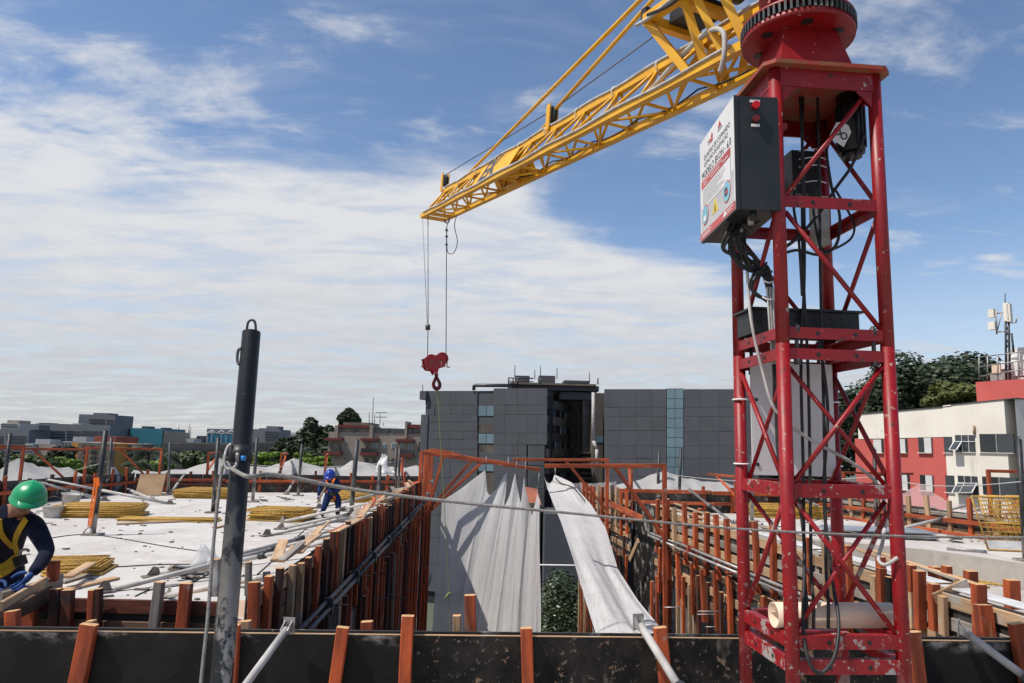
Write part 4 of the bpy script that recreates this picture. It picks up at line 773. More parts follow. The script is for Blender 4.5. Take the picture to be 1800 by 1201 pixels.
# ---------------------------------------------------------------- foreground post and lifeline
pt = atY(442, 585, 3.55); pb0 = atY(389, 1200, 3.12); k = (0.30 - pb0.z) / (pt.z - pb0.z); pb = pb0 + (pt - pb0) * k
fp = thing('steel_post', 'thick leaning black steel post splashed with concrete before the near ply wall', 'post', pb)
b = MB(); b.tube(pb, pt, .0445, 24, cap=False); b.build('tube', 'post_paint', fp)
b = MB(); b.disc(pt - V(0, 0, .004), (pt - pb), .0435, .006, 24); b.build('cap', 'dark_steel', fp)
ax = (pt - pb).normalized()
MB().path(smooth([pt + V(-.024, 0, -.01), pt + V(-.022, 0, .045), pt + V(-.008, 0, .064), pt + V(.012, 0, .056), pt + V(.020, 0, .02), pt + V(.021, 0, -.01)]), .0065, 8).build('loop', 'dark_steel', fp)
def onp(py): t = (py - 585) / (1200 - 585); return pt.lerp(pb0, t)
MB().path(smooth([onp(620) + V(-.03, -.032, .0), onp(624) + V(-.046, -.028, 0), onp(636) + V(-.050, -.026, 0), onp(648) + V(-.046, -.026, 0), onp(654) + V(-.036, -.028, 0)]), .007, 6).build('weld_lug', 'dark_steel', fp)
hkp = onp(830)
MB().path(smooth([onp(808) + V(-.03, -.05, 0), onp(815) + V(-.046, -.05, 0), onp(832) + V(-.052, -.058, 0), onp(848) + V(-.044, -.065, 0), onp(854) + V(-.022, -.068, 0), onp(849) + V(.002, -.066, 0), onp(842) + V(.006, -.062, 0)]), .0075, 8).build('hook', 'steel', fp)
b = MB(); b.disc(onp(828), ax, .052, .07, 20); b.build('clamp', 'black_plastic', fp)
MB().tube(onp(832) + V(.005, -.055, -.02), onp(832) + V(.005, -.055, .02), .009, 8).build('bolt', 'steel', fp)
MB().tube(onp(834) + V(.03, -.05, -.01), onp(834) + V(.03, -.05, .012), .012, 8).build('bolt_cap', 'blue_plastic', fp)
ln_ = smooth([onp(852) + V(-.012, -.075, 0), atY(436, 838, 3.10), atY(470, 834, 3.2), atY(520, 841, 3.25), atY(600, 857, 3.3), atY(700, 871, 3.3), atY(850, 888, 3.25), atY(1000, 902, 3.22), atY(1150, 917, 3.2), atY(1300, 930, 3.2), atY(1450, 938, 3.2), atY(1600, 943, 3.2), atY(1800, 945, 3.2), atY(2050, 940, 3.2)])
rs = [.0098 - .0048 * min(1, max(0, (i - 24) / 40)) for i in range(len(ln_))]
MB_ = MB(); MB_.path(ln_, rs, 8); tag(MB_.build('lifeline_rope', 'rope_grey'), 'thick grey lifeline rope stretched from the black post across in front of the mast', 'rope')
q = atY(2050, 940, 3.2); b = MB(); b.tube((q.x, q.y, .3), (q.x, q.y, 2.3), .044, 14); b.box((q.x, q.y, .305), (.18, .18, .012)); tag(b.build('steel_post', 'dark_steel'), 'dark steel post that anchors the grey lifeline rope', 'post')
drp = MB(); drp.path(smooth([onp(848) + V(-.058, -.06, 0), onp(900) + V(-.065, -.055, 0), onp(1000) + V(-.066, -.055, 0), onp(1100) + V(-.06, -.055, 0), onp(1200) + V(-.062, -.055, 0), V(pb.x - .06, pb.y - .055, .305)]), .0075, 8)
tag(drp.build('hanging_rope', 'rope_grey'), 'grey rope end hanging straight down beside the thick black post', 'rope')
# ---------------------------------------------------------------- posts standing on the decks
def slab_post(tx, ty, bx, by, label, z=0.0, r=.052, plate=True):
    p = atZ(bx, by, z); t = atY(tx, ty, p.y); o = thing('guard_post', label, 'post', p, 'guard posts standing on the decks')
    b = MB(); b.tube(p, t, r, 14); b.build('tube', 'slab_post', o)
    if plate: b = MB(); b.box(p + V(0, 0, .02), (.34, .26, .04)); b.build('base_plate', 'grey_wood', o)
    MB().path([t + V(-.02, 0, -.01), t + V(-.02, 0, .05), t + V(.02, 0, .05), t + V(.02, 0, -.01)], .008, 6).build('loop', 'dark_steel', o); return o
slab_post(18, 762, 3, 886, 'dark guard post beside the green helmeted worker at the left deck edge')
slab_post(186, 757, 163, 941, 'guard post with an orange strap tied down to its foot')
slab_post(196, 770, 190, 868, 'guard post with striped clothing hung on it')
slab_post(299, 778, 295, 870, 'thin dark guard post by the leaning plywood sheet', r=.045)
slab_post(384, 770, 374, 902, 'guard post at the edge of the far yellow mesh stack')
slab_post(452, 770, 444, 883, 'guard post close behind the thick black post')
slab_post(531, 781, 524, 872, 'guard post by a short leaning steel prop at the far parapet')
slab_post(628, 773, 617, 908, 'tall dark guard post standing next to the blue helmeted worker', r=.062)
slab_post(668, 818, 663, 897, 'short pale guard post with a white rag behind it')
slab_post(697, 785, 693, 880, 'one of a pair of guard posts near the red brackets'); slab_post(703, 788, 700, 877, 'slimmer of the pair of guard posts near the red brackets', r=.045)
slab_post(1159, 794, 1155, 890, 'pale guard post in front of the white net peak right of the slot')
slab_post(1197, 789, 1193, 897, 'dark guard post beside the steel prop on the right deck')
slab_post(1321, 800, 1322, 917, 'dark guard post seen between the legs of the red mast')
slab_post(1452, 800, 1453, 897, 'pale guard post behind the red mast', r=.05)
slab_post(1537, 790, 1541, 930, 'grey guard post in front of the coral building', r=.05)
slab_post(1791, 772, 1803, 986, 'dark guard post beside the standing yellow mesh panels', r=.052)
# ---------------------------------------------------------------- steel props
def prop(p, t, label, r=.028, shoe=True, head=True, m='prop_steel'):
    o = thing('steel_prop', label, 'prop', p, 'diagonal steel props'); d = (t - p); l = d.length; d.normalize()
    b = MB(); b.tube(p + d * .06, p + d * l * .58, r * 1.25, 10); b.build('outer_tube', m, o); b = MB(); b.tube(p + d * l * .58, t - d * .04, r, 10); b.build('inner_tube', m, o)
    b = MB(); b.tube(p + d * (l * .56), p + d * (l * .60), r * 1.7, 10); b.build('collar', 'dark_steel', o)
    if shoe:
        b = MB(); b.box(p + V(0, 0, .012), (.26, .16, .02), math.atan2(d.y, d.x)); hd = V(d.x, d.y, 0).normalized(); sd_ = V(-hd.y, hd.x, 0)
        for s in (-.035, .035): b.prism([p + sd_ * s + hd * -.07 + V(0, 0, .022), p + sd_ * s + hd * .10 + V(0, 0, .022), p + sd_ * s + hd * .06 + V(0, 0, .13), p + sd_ * s + hd * .01 + V(0, 0, .13)], sd_ * .006)
        b.build('shoe', 'grey_wood', o)
    if head:
        hd = V(d.x, d.y, 0).normalized(); s_ = V(-hd.y, hd.x, 0); b = MB(); b.bar(t + V(0, 0, -.05), t + V(0, 0, .05), .075, .006, hd)
        for sg in (-.022, .022): b.prism([t + s_ * sg + V(0, 0, -.035), t + s_ * sg + V(0, 0, .035), t + s_ * sg - d * .075 + V(0, 0, .012), t + s_ * sg - d * .075 - V(0, 0, .012)], s_ * .005)
        b.build('head_plate', 'steel', o)
    return o
XW = XL - .12
for i, (b_, t_, lab) in enumerate((((268, 1014), (667, 911), 'long prop from the plastic sheet to the left slot wall'), ((180, 1041), (640, 926), 'long prop from the near deck planks to the left slot wall'), ((300, 1010), (585, 952), 'prop passing behind the thick black post'),
        ((290, 1048), (468, 1014), 'nearest short prop with its foot at the front of the left deck'), ((497, 917), (690, 876), 'prop with its foot by the yellow mesh stack before the bent worker'), ((492, 930), (702, 885), 'prop crossing below the feet of the blue worker'), ((468, 942), (722, 888), 'prop with its foot plate alone on the open deck'), ((560, 893), (760, 846), 'far prop rising to the wall top behind the blue worker'), ((660, 905), (752, 868), 'far short prop next to the pair of guard posts'))):
    prop(atZ(*b_, .01), atX(*t_, XW), lab)
def prop2(b_, t_, Yt, lab, **k): return prop(atZ(*b_, .01), atY(*t_, Yt), lab, **k)
prop2((300, 886), (82, 843), 21.4, 'long prop from the deck to the parapet behind the buckets', r=.034); prop2((185, 880), (70, 848), 20.8, 'shorter prop below the long one behind the buckets', r=.034)
prop2((372, 860), (207, 836), D0.y + .2, 'prop across the leaning plywood sheet', r=.034); prop2((268, 878), (205, 852), D0.y + .2, 'low prop left of the plywood sheet', r=.034); prop2((300, 867), (324, 834), D0.y + .2, 'steep prop before the far parapet right of the plywood sheet', r=.034); prop2((503, 869), (520, 840), D0.y + .2, 'steep prop beside a guard post at the far parapet', r=.032); prop2((375, 862), (288, 838), D0.y + .2, 'prop leading to the far yellow mesh stack', r=.034)
prop2((1292, 922), (1213, 862), 17.6, 'bright prop with a wood block at its head on the right deck', r=.028); prop2((1470, 905), (1385, 865), 20.0, 'prop behind the red mast on the right deck', r=.03)
prop2((1560, 925), (1700, 888), 19.0, 'upper of two props leaning on the tall orange stakes', r=.034); prop2((1560, 935), (1722, 896), 18.3, 'lower of two props leaning on the tall orange stakes', r=.034); prop2((1585, 912), (1640, 893), 20.5, 'small far prop leaning on the tall orange stakes', r=.03)
# props of the near wall
t = nearpt(508, 1100, .06); p = nearpt(385, 1215, .85); p.z = .31; d = p - t
prop(V(atY(408, 1195, 3.6).x - .25, 3.15, .31), t, 'white pipe prop bracing the near ply wall beside the black post', r=.021, m='bucket')
t = nearpt(1122, 1093, .05); prop(V(t.x + .33, t.y - 1.25, .31), t, 'white pipe prop bracing the near ply wall below the hanging net', r=.025, m='bucket')
t = nearpt(1685, 1103, .05); prop(V(t.x + .62, t.y - .55, .31), t, 'white pipe prop bracing the near ply wall right of the mast', r=.025, m='bucket')
prop(V(XR + 1.9, 9.6, -.49), V(XR + 1.1, 5.6, TOP - .1), 'dark prop lying along the back of the right plank wall', r=.035, m='dark_steel'); prop(V(XR + 1.6, 14.6, -.49), V(XR + .55, 10.6, TOP - .02), 'dark prop on the right deck behind the sunlit wall', r=.035, m='dark_steel'); prop(V(XR + .9, 18.2, .01), V(XR + .2, 14.2, TOP - .02), 'dark prop farther along the sunlit wall', r=.035, m='dark_steel')
# ---------------------------------------------------------------- orange bracket frames
def bracket(base, zt, out, la, drop, label, zb=-.6, w_=.075, brace=(.55, .1), grp='orange bracket frames'):
    out = Vector(out).normalized(); o = thing('bracket_frame', label, 'bracket', V(base.x, base.y, zb), grp); b0 = V(base.x, base.y, zb); t = V(base.x, base.y, zt)
    def mk(n, p, q, s): timber(n, p, q, s, s, 'orange_wood', o, end='orange_wood')
    mk('post', b0, t, w_); mk('arm', t - out * .04, t + out * la - V(0, 0, drop), w_ * .95); mk('brace', t + out * la * brace[0] - V(0, 0, drop * brace[0]), V(base.x, base.y, zt - (zt - brace[1])) + out * .02, w_ * .85); return o
def bkd(px, py, la, lab, **k): p = onD(px, py, .2); return bracket(p, p.z, -DN + DU * .08, la, 0, lab, zb=.1, brace=(.9, .75), **k)
def bkt(px, Y, py, out, la, lab, drop=.0, **k): p = atY(px, py, Y); return bracket(p, p.z, out, la, drop, lab, **k)
L_ = (-.95, -.3, 0)
bkt(42, 21.0, 785, L_, 2.6, 'orange bracket at the left deck edge behind the green helmet, first from the worker'); bkt(153, 23.0, 791, L_, 2.7, 'orange bracket between the green helmeted worker and the strapped guard post', zb=.1); bkt(284, D0.y + .5, 790, L_, 2.5, 'orange bracket above the leaning plywood sheet', zb=.1)
for px, py, la, lab in ((367, 797, 2.6, 'orange bracket beside the far yellow mesh stack'), (495, 799, 2.6, 'orange bracket left of a net peak at the far parapet'), (573, 801, 2.8, 'orange bracket directly behind the blue helmeted worker'), (708, 808, 2.4, 'orange bracket between the guard post pair and the red brackets')):
    bkd(px, py, la, lab)
for k, (Y, dr, la, lab) in enumerate(((20.9, .42, 3.45, 'large red orange bracket reaching over the slot from the left wall, nearest of its row'), (22.6, .36, 2.9, 'second red orange bracket reaching over the slot from the left wall'), (24.0, .12, 1.0, 'third red orange bracket reaching over the slot from the left wall'), (25.6, .10, .8, 'farthest red orange bracket reaching over the slot from the left wall'))):
    bracket(V(xl(Y) + .07, Y, 0), 1.70 + k * .01, (1, .02, 0), la, dr, lab, zb=-6.4, brace=(.52, -.25), w_=.10)
bracket(V(xr(14.4) - .22, 14.4, 0), 1.64, (-1, .02, 0), 2.4, .06, 'large orange bracket reaching over the slot from the right wall, with the guard post behind', zb=-6.6, w_=.085, brace=(.42, .25)); bracket(V(xr(19) - .22, 19.0, 0), 1.64, (-1, .03, 0), 2.5, .05, 'smaller far orange bracket reaching over the slot from the right wall', zb=-6.6, w_=.08, brace=(.45, .35)); bracket(V(xr(F0.y) + 1.6, F0.y + .5, 0), 1.35, (.1, 1, 0), 2, 0, 'thin orange bracket in front of the net peak right of the slot', zb=.0)
bkt(1292, 22.2, 838, (-.25, 1, 0), 1.6, 'small orange bracket beside the left leg of the red mast', zb=.1, brace=(.7, .6)); bkt(1483, F1.y + .2, 831, (1, .2, 0), 2.6, 'orange bracket in front of the coral building, behind the mast', zb=.1); bkt(1737, 18.6, 828, (1, -.1, 0), 2.6, 'orange bracket above the standing yellow mesh panels', zb=.1, w_=.085)
# ---------------------------------------------------------------- nets
def interp(pts, t):
    n = len(pts) - 1; s = t * n; i = min(int(s), n - 1); f = s - i; return tuple(pts[i][k] * (1 - f) + pts[i + 1][k] * f for k in range(len(pts[0])))
def polyx(pts, x):
    for (a, b_), (c, d) in zip(pts, pts[1:]):
        if x <= c: return b_ + (d - b_) * (x - a) / max(c - a, 1e-6)
    return pts[-1][1]
# left hanging net: scalloped top between hanging points, straight fall below
topL = []
pk = [(777, 880), (853, 827), (861, 871), (892, 829), (888.5, 890), (907, 832), (917, 885), (922.5, 838), (937, 908), (946, 854), (949, 880)]
segs = [(pk[i], pk[i + 1]) for i in range(len(pk) - 1)]
for i, (a, c) in enumerate(segs):
    for j in range(9):
        t = j / 9; sag = math.sin(math.pi * t) * (6 if i else 2); topL.append((a[0] + (c[0] - a[0]) * t - (sag * .35 if i else 0), a[1] + (c[1] - a[1]) * t + sag))
topL.append(pk[-1])
def netL(u, v):
    x, y = interp(topL, u); bx = 748 + 202 * u; by = 1330
    vv = v ** 1.15; px = x + (bx - x) * (vv ** .9); py = y + (by - y) * vv
    fold = math.sin(u * 41 + 1.5 * math.sin(u * 9) - v * 1.4) * .030 + math.sin(u * 83 + v * 2.1) * .016 + math.sin(u * 150) * .007
    p = atY(px, py, 21.6 - 1.9 * u - 1.0 * v + .12 * math.sin(u * 6.0 + .5) * v)
    return p + V(0, 1, 0) * fold * (.35 + v) + V(.02 * math.sin(u * 60 + v * 9), 0, 0)
b = MB(); b.grid(netL, 150, 46); nl = tag(b.build('safety_net', 'net', fix=False), 'white safety net with jagged top hanging from the left brackets in the slot', 'net')
for i in range(5):
    x, y = pk[1 + 2 * i] if i < 5 else pk[-1]; p = atY(x, y, 21.6 - 1.9 * (1 + 2 * i) / 10); MB().path([p, p + V(.02, -.02, (1.62 - p.z) if i < 4 else .35)], .008, 5).build('hanging_cord', 'net_cord', nl)
# right net: swoops from the far brackets down towards the near wall
lf = [(956, 836, 20.5), (962, 858, 19.6), (972, 885, 18.4), (985, 915, 17.2), (1008, 985, 14.6), (1026, 1045, 12.6), (1047, 1112, 10.8), (1062, 1160, 10)]
rt_ = [(976, 835, 20.0), (1004, 848, 19.4), (1040, 888, 18.4), (1064, 926, 17.0), (1086, 1000, 14.8), (1120, 1052, 12.7), (1166, 1108, 10.6), (1215, 1170, 9.8)]
def netR(u, v):
    a = interp(lf, v); c = interp(rt_, v); dip = math.sin(math.pi * min(1, u * 1.1)) * (16 * max(0, 1 - v * 5))
    px = a[0] + (c[0] - a[0]) * u; py = a[1] + (c[1] - a[1]) * u + dip; Y = a[2] + (c[2] - a[2]) * u
    fold = .38 * math.exp(-((u - .36 - .06 * math.sin(v * 5)) / .15) ** 2) - .16 * math.exp(-((u - .72 - .05 * math.sin(v * 4 + 1)) / .10) ** 2) + math.sin(u * 21 + 4.5 * v) * .045 + math.sin(u * 31 - v * 7 + 2 * math.sin(v * 6)) * .03 + .03 * mnoise.noise(V(u * 9, v * 16, 0))
    return atY(px, py, Y) + V(0, 1, .3) * fold * min(1, .25 + v * 1.6)
b = MB(); b.grid(netR, 60, 70); nr = tag(b.build('safety_net', 'net', fix=False), 'white safety net sweeping down from the right brackets towards the near wall', 'net')
MB().path([atY(976, 835, 20), atY(976, 822, 20)], .01, 5).build('hanging_cord', 'net_cord', nr); MB().path(smooth([netR(.85, .02), netR(.8, .08) + V(0, -.1, 0), netR(.82, .16) + V(.1, -.12, 0), netR(.9, .26) + V(0, -.1, 0)]), .014, 5).build('tie_cord', 'dark_steel', nr)
def netB(u, v):
    t = (980 + 104 * u, 840 + 9 * math.sin(math.pi * (.25 + u * .6)) + 2 * u); bq = (1040 + 58 * u, 1125)
    px = t[0] + (bq[0] - t[0]) * v; py = t[1] + (bq[1] - t[1]) * v
    return atY(px, py, 22.6) + V(0, 1, 0) * (.10 * math.sin(u * 19 + v * 3) + .05 * math.sin(u * 40))
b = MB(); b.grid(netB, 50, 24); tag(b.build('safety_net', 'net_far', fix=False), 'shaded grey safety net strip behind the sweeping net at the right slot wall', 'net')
def edgenet(label, A, B, out, prof, z0, m='net_far', n=120, ro=2.6, name='safety_net'):
    """tray net: from the parapet's outer foot out and up to a scalloped outer edge; prof = pixel outline of that edge"""
    out = Vector(out)
    def f(u, v):
        p = A.lerp(B, u); o = p + out * ro; d = ray(880, 780); px = (CAMR.transposed() @ (V(o.x, o.y, 1.3) - EYE)); sx = 900 + px.x / -px.z * F; zt = atY(sx, polyx(prof, sx), o.y).z
        w_ = v; z = z0 + (zt - z0) * (w_ ** 1.6) - .10 * math.sin(math.pi * v) + .012 * math.sin(u * 90 + v * 3) * v + .05 * mnoise.noise(V(u * 14, v * 2, 0)) * v
        q = p + out * (ro * w_); return V(q.x, q.y, z) + V(0, .03 * math.sin(u * 60) * v, 0)
    b = MB(); b.grid(f, n, 14); return tag(b.build(name, m, fix=False), label, 'net')
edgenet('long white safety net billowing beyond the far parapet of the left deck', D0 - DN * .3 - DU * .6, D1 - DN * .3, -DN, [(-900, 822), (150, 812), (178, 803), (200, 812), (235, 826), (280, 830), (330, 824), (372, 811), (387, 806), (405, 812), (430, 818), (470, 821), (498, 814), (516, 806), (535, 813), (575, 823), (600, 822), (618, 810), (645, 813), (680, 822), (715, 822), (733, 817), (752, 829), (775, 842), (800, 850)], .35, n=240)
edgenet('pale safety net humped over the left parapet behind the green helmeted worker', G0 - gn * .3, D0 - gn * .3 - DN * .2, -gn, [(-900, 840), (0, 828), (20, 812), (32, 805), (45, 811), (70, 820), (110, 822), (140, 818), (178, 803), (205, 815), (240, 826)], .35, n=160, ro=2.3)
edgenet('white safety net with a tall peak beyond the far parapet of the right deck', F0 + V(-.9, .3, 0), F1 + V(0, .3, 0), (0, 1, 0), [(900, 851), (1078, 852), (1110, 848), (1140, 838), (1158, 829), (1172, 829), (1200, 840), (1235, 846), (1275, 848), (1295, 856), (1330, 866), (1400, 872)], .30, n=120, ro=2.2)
edgenet('thin pinkish net peaked before the coral building', F1.lerp(F2, .1) - fn2 * .3, F1.lerp(F2, .85) - fn2 * .3, -fn2, [(1400, 878), (1540, 880), (1585, 866), (1612, 853), (1620, 851), (1640, 866), (1668, 884), (1720, 892)], .15, 'net_pink', n=60, ro=1.3)
rag = MB(); c = atY(673, 816, 22.6)
rag.grid(lambda u, v: c + V((.20 * v + .03) * math.cos(u * 6.28) * (1 + .5 * math.sin(u * 19 + 2)) + .10 * v * math.sin(v * 9), (.10 * v + .02) * math.sin(u * 6.28) + .05 * mnoise.noise(V(u * 5, v * 5, 1)), .26 * math.cos(v * 3.1) + .06 * math.sin(u * 12 + v * 7)), 24, 10); tag(rag.build('rag', 'white_paint', fix=False), 'white crumpled rag tied near the top of the short pale post', 'rag')
for lab, p, q, sg in (('thin cable between guard posts along the far parapet', (385, 812, 27.2), (697, 812, 26.6), .2), ('thin cable between the far guard posts right of the slot', (1159, 832, 24.1), (1541, 838, 18.2), .2), ('thin cable above the tall orange stakes', (1541, 838, 18.2), (1794, 847, 12.5), .15), ('thin cable along the left parapet before the net', (18, 845, 25), (186, 812, 22), .1)):
    a, c = atY(*p), atY(*q); MB__ = MB(); MB__.path([a.lerp(c, t / 12) - V(0, 0, sg * math.sin(math.pi * t / 12)) for t in range(13)], .010, 5); tag(MB__.build('cable', 'net_cord'), lab, 'cable')
random.seed(23)
# ---------------------------------------------------------------- yellow mesh panels
def mesh_panel(name, o3, ux, uy, W_, H_, label, nx, ny, grp, fr=.016, wr=.007, m='yellow_mesh', toe=0.0):
    ux = Vector(ux).normalized(); uy = Vector(uy).normalized(); P = lambda a, b_: o3 + ux * a + uy * b_
    o = thing(name, label, 'mesh panel', o3 + ux * W_ / 2, grp)
    b = MB(); c = [P(0, 0), P(W_, 0), P(W_, H_), P(0, H_)]
    for i in range(4): b.tube(c[i], c[(i + 1) % 4], fr, 6)
    b.tube(P(0, H_ * .5), P(W_, H_ * .5), fr * .8, 6); b.build('frame', m, o)
    b = MB()
    for i in range(1, nx): b.tube(P(W_ * i / nx, 0), P(W_ * i / nx, H_), wr, 4, cap=False)
    for j in range(1, ny): b.tube(P(0, H_ * j / ny), P(W_, H_ * j / ny), wr, 4, cap=False)
    b.build('wire_mesh', m, o)
    if toe:
        n = ux.cross(uy); b = MB(); b.hexa([P(0, 0), P(W_, 0), P(W_, toe), P(0, toe), P(0, 0) + n * .01, P(W_, 0) + n * .01, P(W_, toe) + n * .01, P(0, toe) + n * .01]); b.build('toe_board', 'white_ply', o)
    return o
def stack(px, py, ang, W_, H_, n, lab, grp, z=0.0, dz=.042, nx=14, ny=8):
    c = atZ(px, py, z); a = R(ang)
    for k in range(n):
        aa = a + rnd(-.05, .05); ux = V(math.cos(aa), math.sin(aa), 0); uy = V(-ux.y, ux.x, 0); o3 = c + V(rnd(-.06, .06), rnd(-.06, .06), z + .02 + k * dz) - ux * W_ / 2
        pos = 'topmost' if k == n - 1 else ('lowest', 'second lowest', 'third lowest', 'fourth lowest', 'fifth lowest', 'sixth lowest', 'seventh lowest', 'eighth lowest')[k]
        mesh_panel('mesh_panel', o3, ux, uy, W_, H_, 'flat yellow mesh panel, %s in %s' % (pos, lab), nx, ny, grp)
stack(163, 911, 8, 1.75, 1.1, 7, 'the stack beside the buckets', 'stack of yellow panels beside the buckets')
stack(290, 918, 2, 2.2, .5, 2, 'the low stack on the open left deck', 'low stack of yellow panels on the left deck', dz=.035)
stack(358, 877, 3, 1.9, 1.3, 7, 'the stack by the leaning plywood sheet', 'far stack of yellow panels')
stack(482, 917, -4, 1.35, 1.0, 7, 'the short stack before the bent blue worker', 'short stack of yellow panels', nx=12)
stack(630, 884, 2, 1.9, 1.6, 7, 'the stack behind the bent blue worker', 'stack of yellow panels behind the blue worker')
stack(1388, 912, -3, 2.1, 1.6, 9, 'the stack behind the red mast', 'stack of yellow panels behind the mast')
stack(122, 1012, 14, .75, .8, 4, 'the stack by the green helmeted worker', 'stack of yellow panels by the green helmeted worker', nx=10)
for k, (dx_, dy_, an) in enumerate(((0, 0, 4), (.25, .14, 1), (.55, .25, -2), (.95, .32, 3))):
    c = atZ(1737, 966, 0.03) + V(dx_, dy_, 0); a = R(-14 + an); ux = V(math.cos(a), math.sin(a), 0); uy = V(-.18 + .01 * k, .12, .98)
    mesh_panel('mesh_panel', c, ux, uy, 1.7, 1.12, 'upright yellow mesh panel by the dark post, %s of the leaning row' % ('front', 'second', 'third', 'rear')[k], 16, 12, 'standing yellow mesh panels', fr=.02, wr=.007, toe=.2 if k in (0, 2) else 0)
mesh_panel('mesh_panel', atZ(1660, 1022, -.46), (1, -.25, 0), (.3, 1, .02), 2.6, 1.3, 'yellow mesh lying on the lower right deck behind the plank wall', 26, 14, None, wr=.008)
# ---------------------------------------------------------------- loose things on the left deck
def board(p, q, wd, th, m, label, name='plank', cat='plank', grp='loose planks on the decks'): tag(timber(name, p, q, wd, th, m, None, end=m), label, cat, grp)
for (a, c, wd, m, lab) in (((205, 921), (382, 914), .16, 'raw_wood', 'long tan plank lying before the low yellow stack'), ((300, 1010), (372, 1003), .14, 'grey_wood', 'grey plank by the clear plastic sheet'), ((118, 1015), (160, 990), .14, 'raw_wood', 'tan plank on top of yellow panels by the green helmeted worker'), ((108, 1024), (176, 1004), .10, 'grey_wood', 'grey plank beside yellow panels by the green helmeted worker'), ((115, 1036), (204, 1016), .14, 'raw_wood', 'tan plank near the front edge of the left deck'), ((376, 928), (425, 918), .10, 'raw_wood', 'short plank behind the thick black post'), ((596, 898), (700, 899), .06, 'grey_wood', 'thin batten at the feet of the blue worker'), ((1640, 905), (1665, 903), .25, 'grey_wood', 'short grey board on the right deck before the tall stakes'), ((1500, 936), (1620, 944), .30, 'dark_orange_wood', 'dark plank near the step of the right deck')):
    z = .16 if 'on top' in lab else .02; board(atZ(*a, z), atZ(*c, z), wd, .03, m, lab)
b = MB(); b.prism([atZ(500, 990, .004), atZ(520, 1015, .004), atZ(130, 1090, .004), atZ(120, 1030, .004), atZ(170, 1018, .004)], (0, 0, .014)); 
b2 = MB(); b2.prism([V(-5.6, 6.0, .004), V(-2.5, 6.0, .004), V(-2.5, 9.6, .004), V(-3.3, 9.0, .004), V(-5.6, 8.3, .004)], (0, 0, .016)); tag(b2.build('plywood_sheet', 'dusty_ply'), 'dusty tan plywood strip at the front edge of the left deck', 'plywood')
def bucket(px, py, r, h, label, tilt=0):
    c = atZ(px, py, 0); o = thing('bucket', label, 'bucket', c, 'mortar buckets'); n = 20; b = MB(); M_ = Matrix.Rotation(tilt, 3, 'Y')
    rings = [(r * .78, 0), (r, h), (r + .015, h), (r + .015, h - .02), (r - .01, h - .02), (r * .76, .01)]
    for (ra, za), (rb, zb) in zip(rings, rings[1:]): b.add([c + V(0, 0, r * .8 * abs(math.sin(tilt))) + M_ @ V(q * math.cos(2 * math.pi * k / n), q * math.sin(2 * math.pi * k / n), z) for q, z in ((ra, za), (rb, zb)) for k in range(n)], [(k, (k + 1) % n, n + (k + 1) % n, n + k) for k in range(n)], True)
    b.add([c + V(0, 0, r * .8 * abs(math.sin(tilt))) + M_ @ V(r * .76 * math.cos(2 * math.pi * k / n), r * .76 * math.sin(2 * math.pi * k / n), .01) for k in range(n)], [tuple(range(n))])
    b.build('shell', 'bucket', o); pts = [c + V(0, 0, r * .8 * abs(math.sin(tilt))) + M_ @ V(r * math.cos(t), -.04, h + r * .9 * math.sin(t)) for t in [i * math.pi / 12 for i in range(13)]]
    MB().path(pts, .008, 5).build('handle', 'dark_steel', o)
bucket(93, 910, .24, .28, 'dark splashed mortar bucket beside the yellow stack'); bucket(123, 887, .26, .28, 'pale mortar bucket close to the left parapet', .12)
# clothing on the post and strap on the other
pc = atZ(190, 868, 0); th_ = thing('hung_clothes', 'striped shirt and jeans hung on a guard post', 'clothes', atZ(190, 868, 0) + V(0, -.06, .2))
def cloth(name, pts, wds, m, par, Y):
    P = [atY(x, y, Y) for x, y in pts]; b = MB(); n = len(P)
    for sgn in (0, 1): pass
    vs = []
    for i, p in enumerate(P):
        w_ = wds[i]; vs += [p + V(-w_, 0, 0), p + V(-w_ * .3, -.07, .01), p + V(w_ * .35, -.06, -.01), p + V(w_, 0, 0), p + V(w_ * .4, .05, 0), p + V(-w_ * .4, .05, 0)]
    fs = [(i * 6 + k, i * 6 + (k + 1) % 6, (i + 1) * 6 + (k + 1) % 6, (i + 1) * 6 + k) for i in range(n - 1) for k in range(6)] + [tuple(range(6))[::-1], tuple(range(6 * n - 6, 6 * n))]
    b.add(vs, fs, True); b.build(name, m, par)
Yc = pc.y - .09
cloth('shirt', [(199, 822), (203, 835), (202, 850), (200, 862)], [.08, .17, .18, .15], 'striped_cloth', th_, Yc); cloth('jeans', [(201, 858), (197, 868), (192, 874), (185, 884), (183, 890)], [.13, .14, .13, .09, .07], 'jeans', th_, Yc - .02)
pp = atZ(163, 941, 0); st = MB(); a, c = atY(170, 843, pp.y - .08), atY(157, 926, pp.y - .10)
for o_ in (-.03, .03): st.bar(a + V(o_, 0, 0), c + V(o_ * .7, 0, 0), .035, .006, (0, 1, 0))
st.bar(atY(169, 840, pp.y - .07), atY(171, 856, pp.y - .07), .11, .02, (0, 1, 0)); o = thing('strap', 'orange webbing strap hanging on a guard post down to its foot', 'strap', c); st.build('webbing', 'strap_orange', o); MB().path(smooth([c, c + V(-.07, -.02, -.08), c + V(-.1, 0, -.2), c + V(.05, -.03, -.22), c + V(.06, 0, -.08), c]), .016, 6).build('snap_hook', 'steel', o)
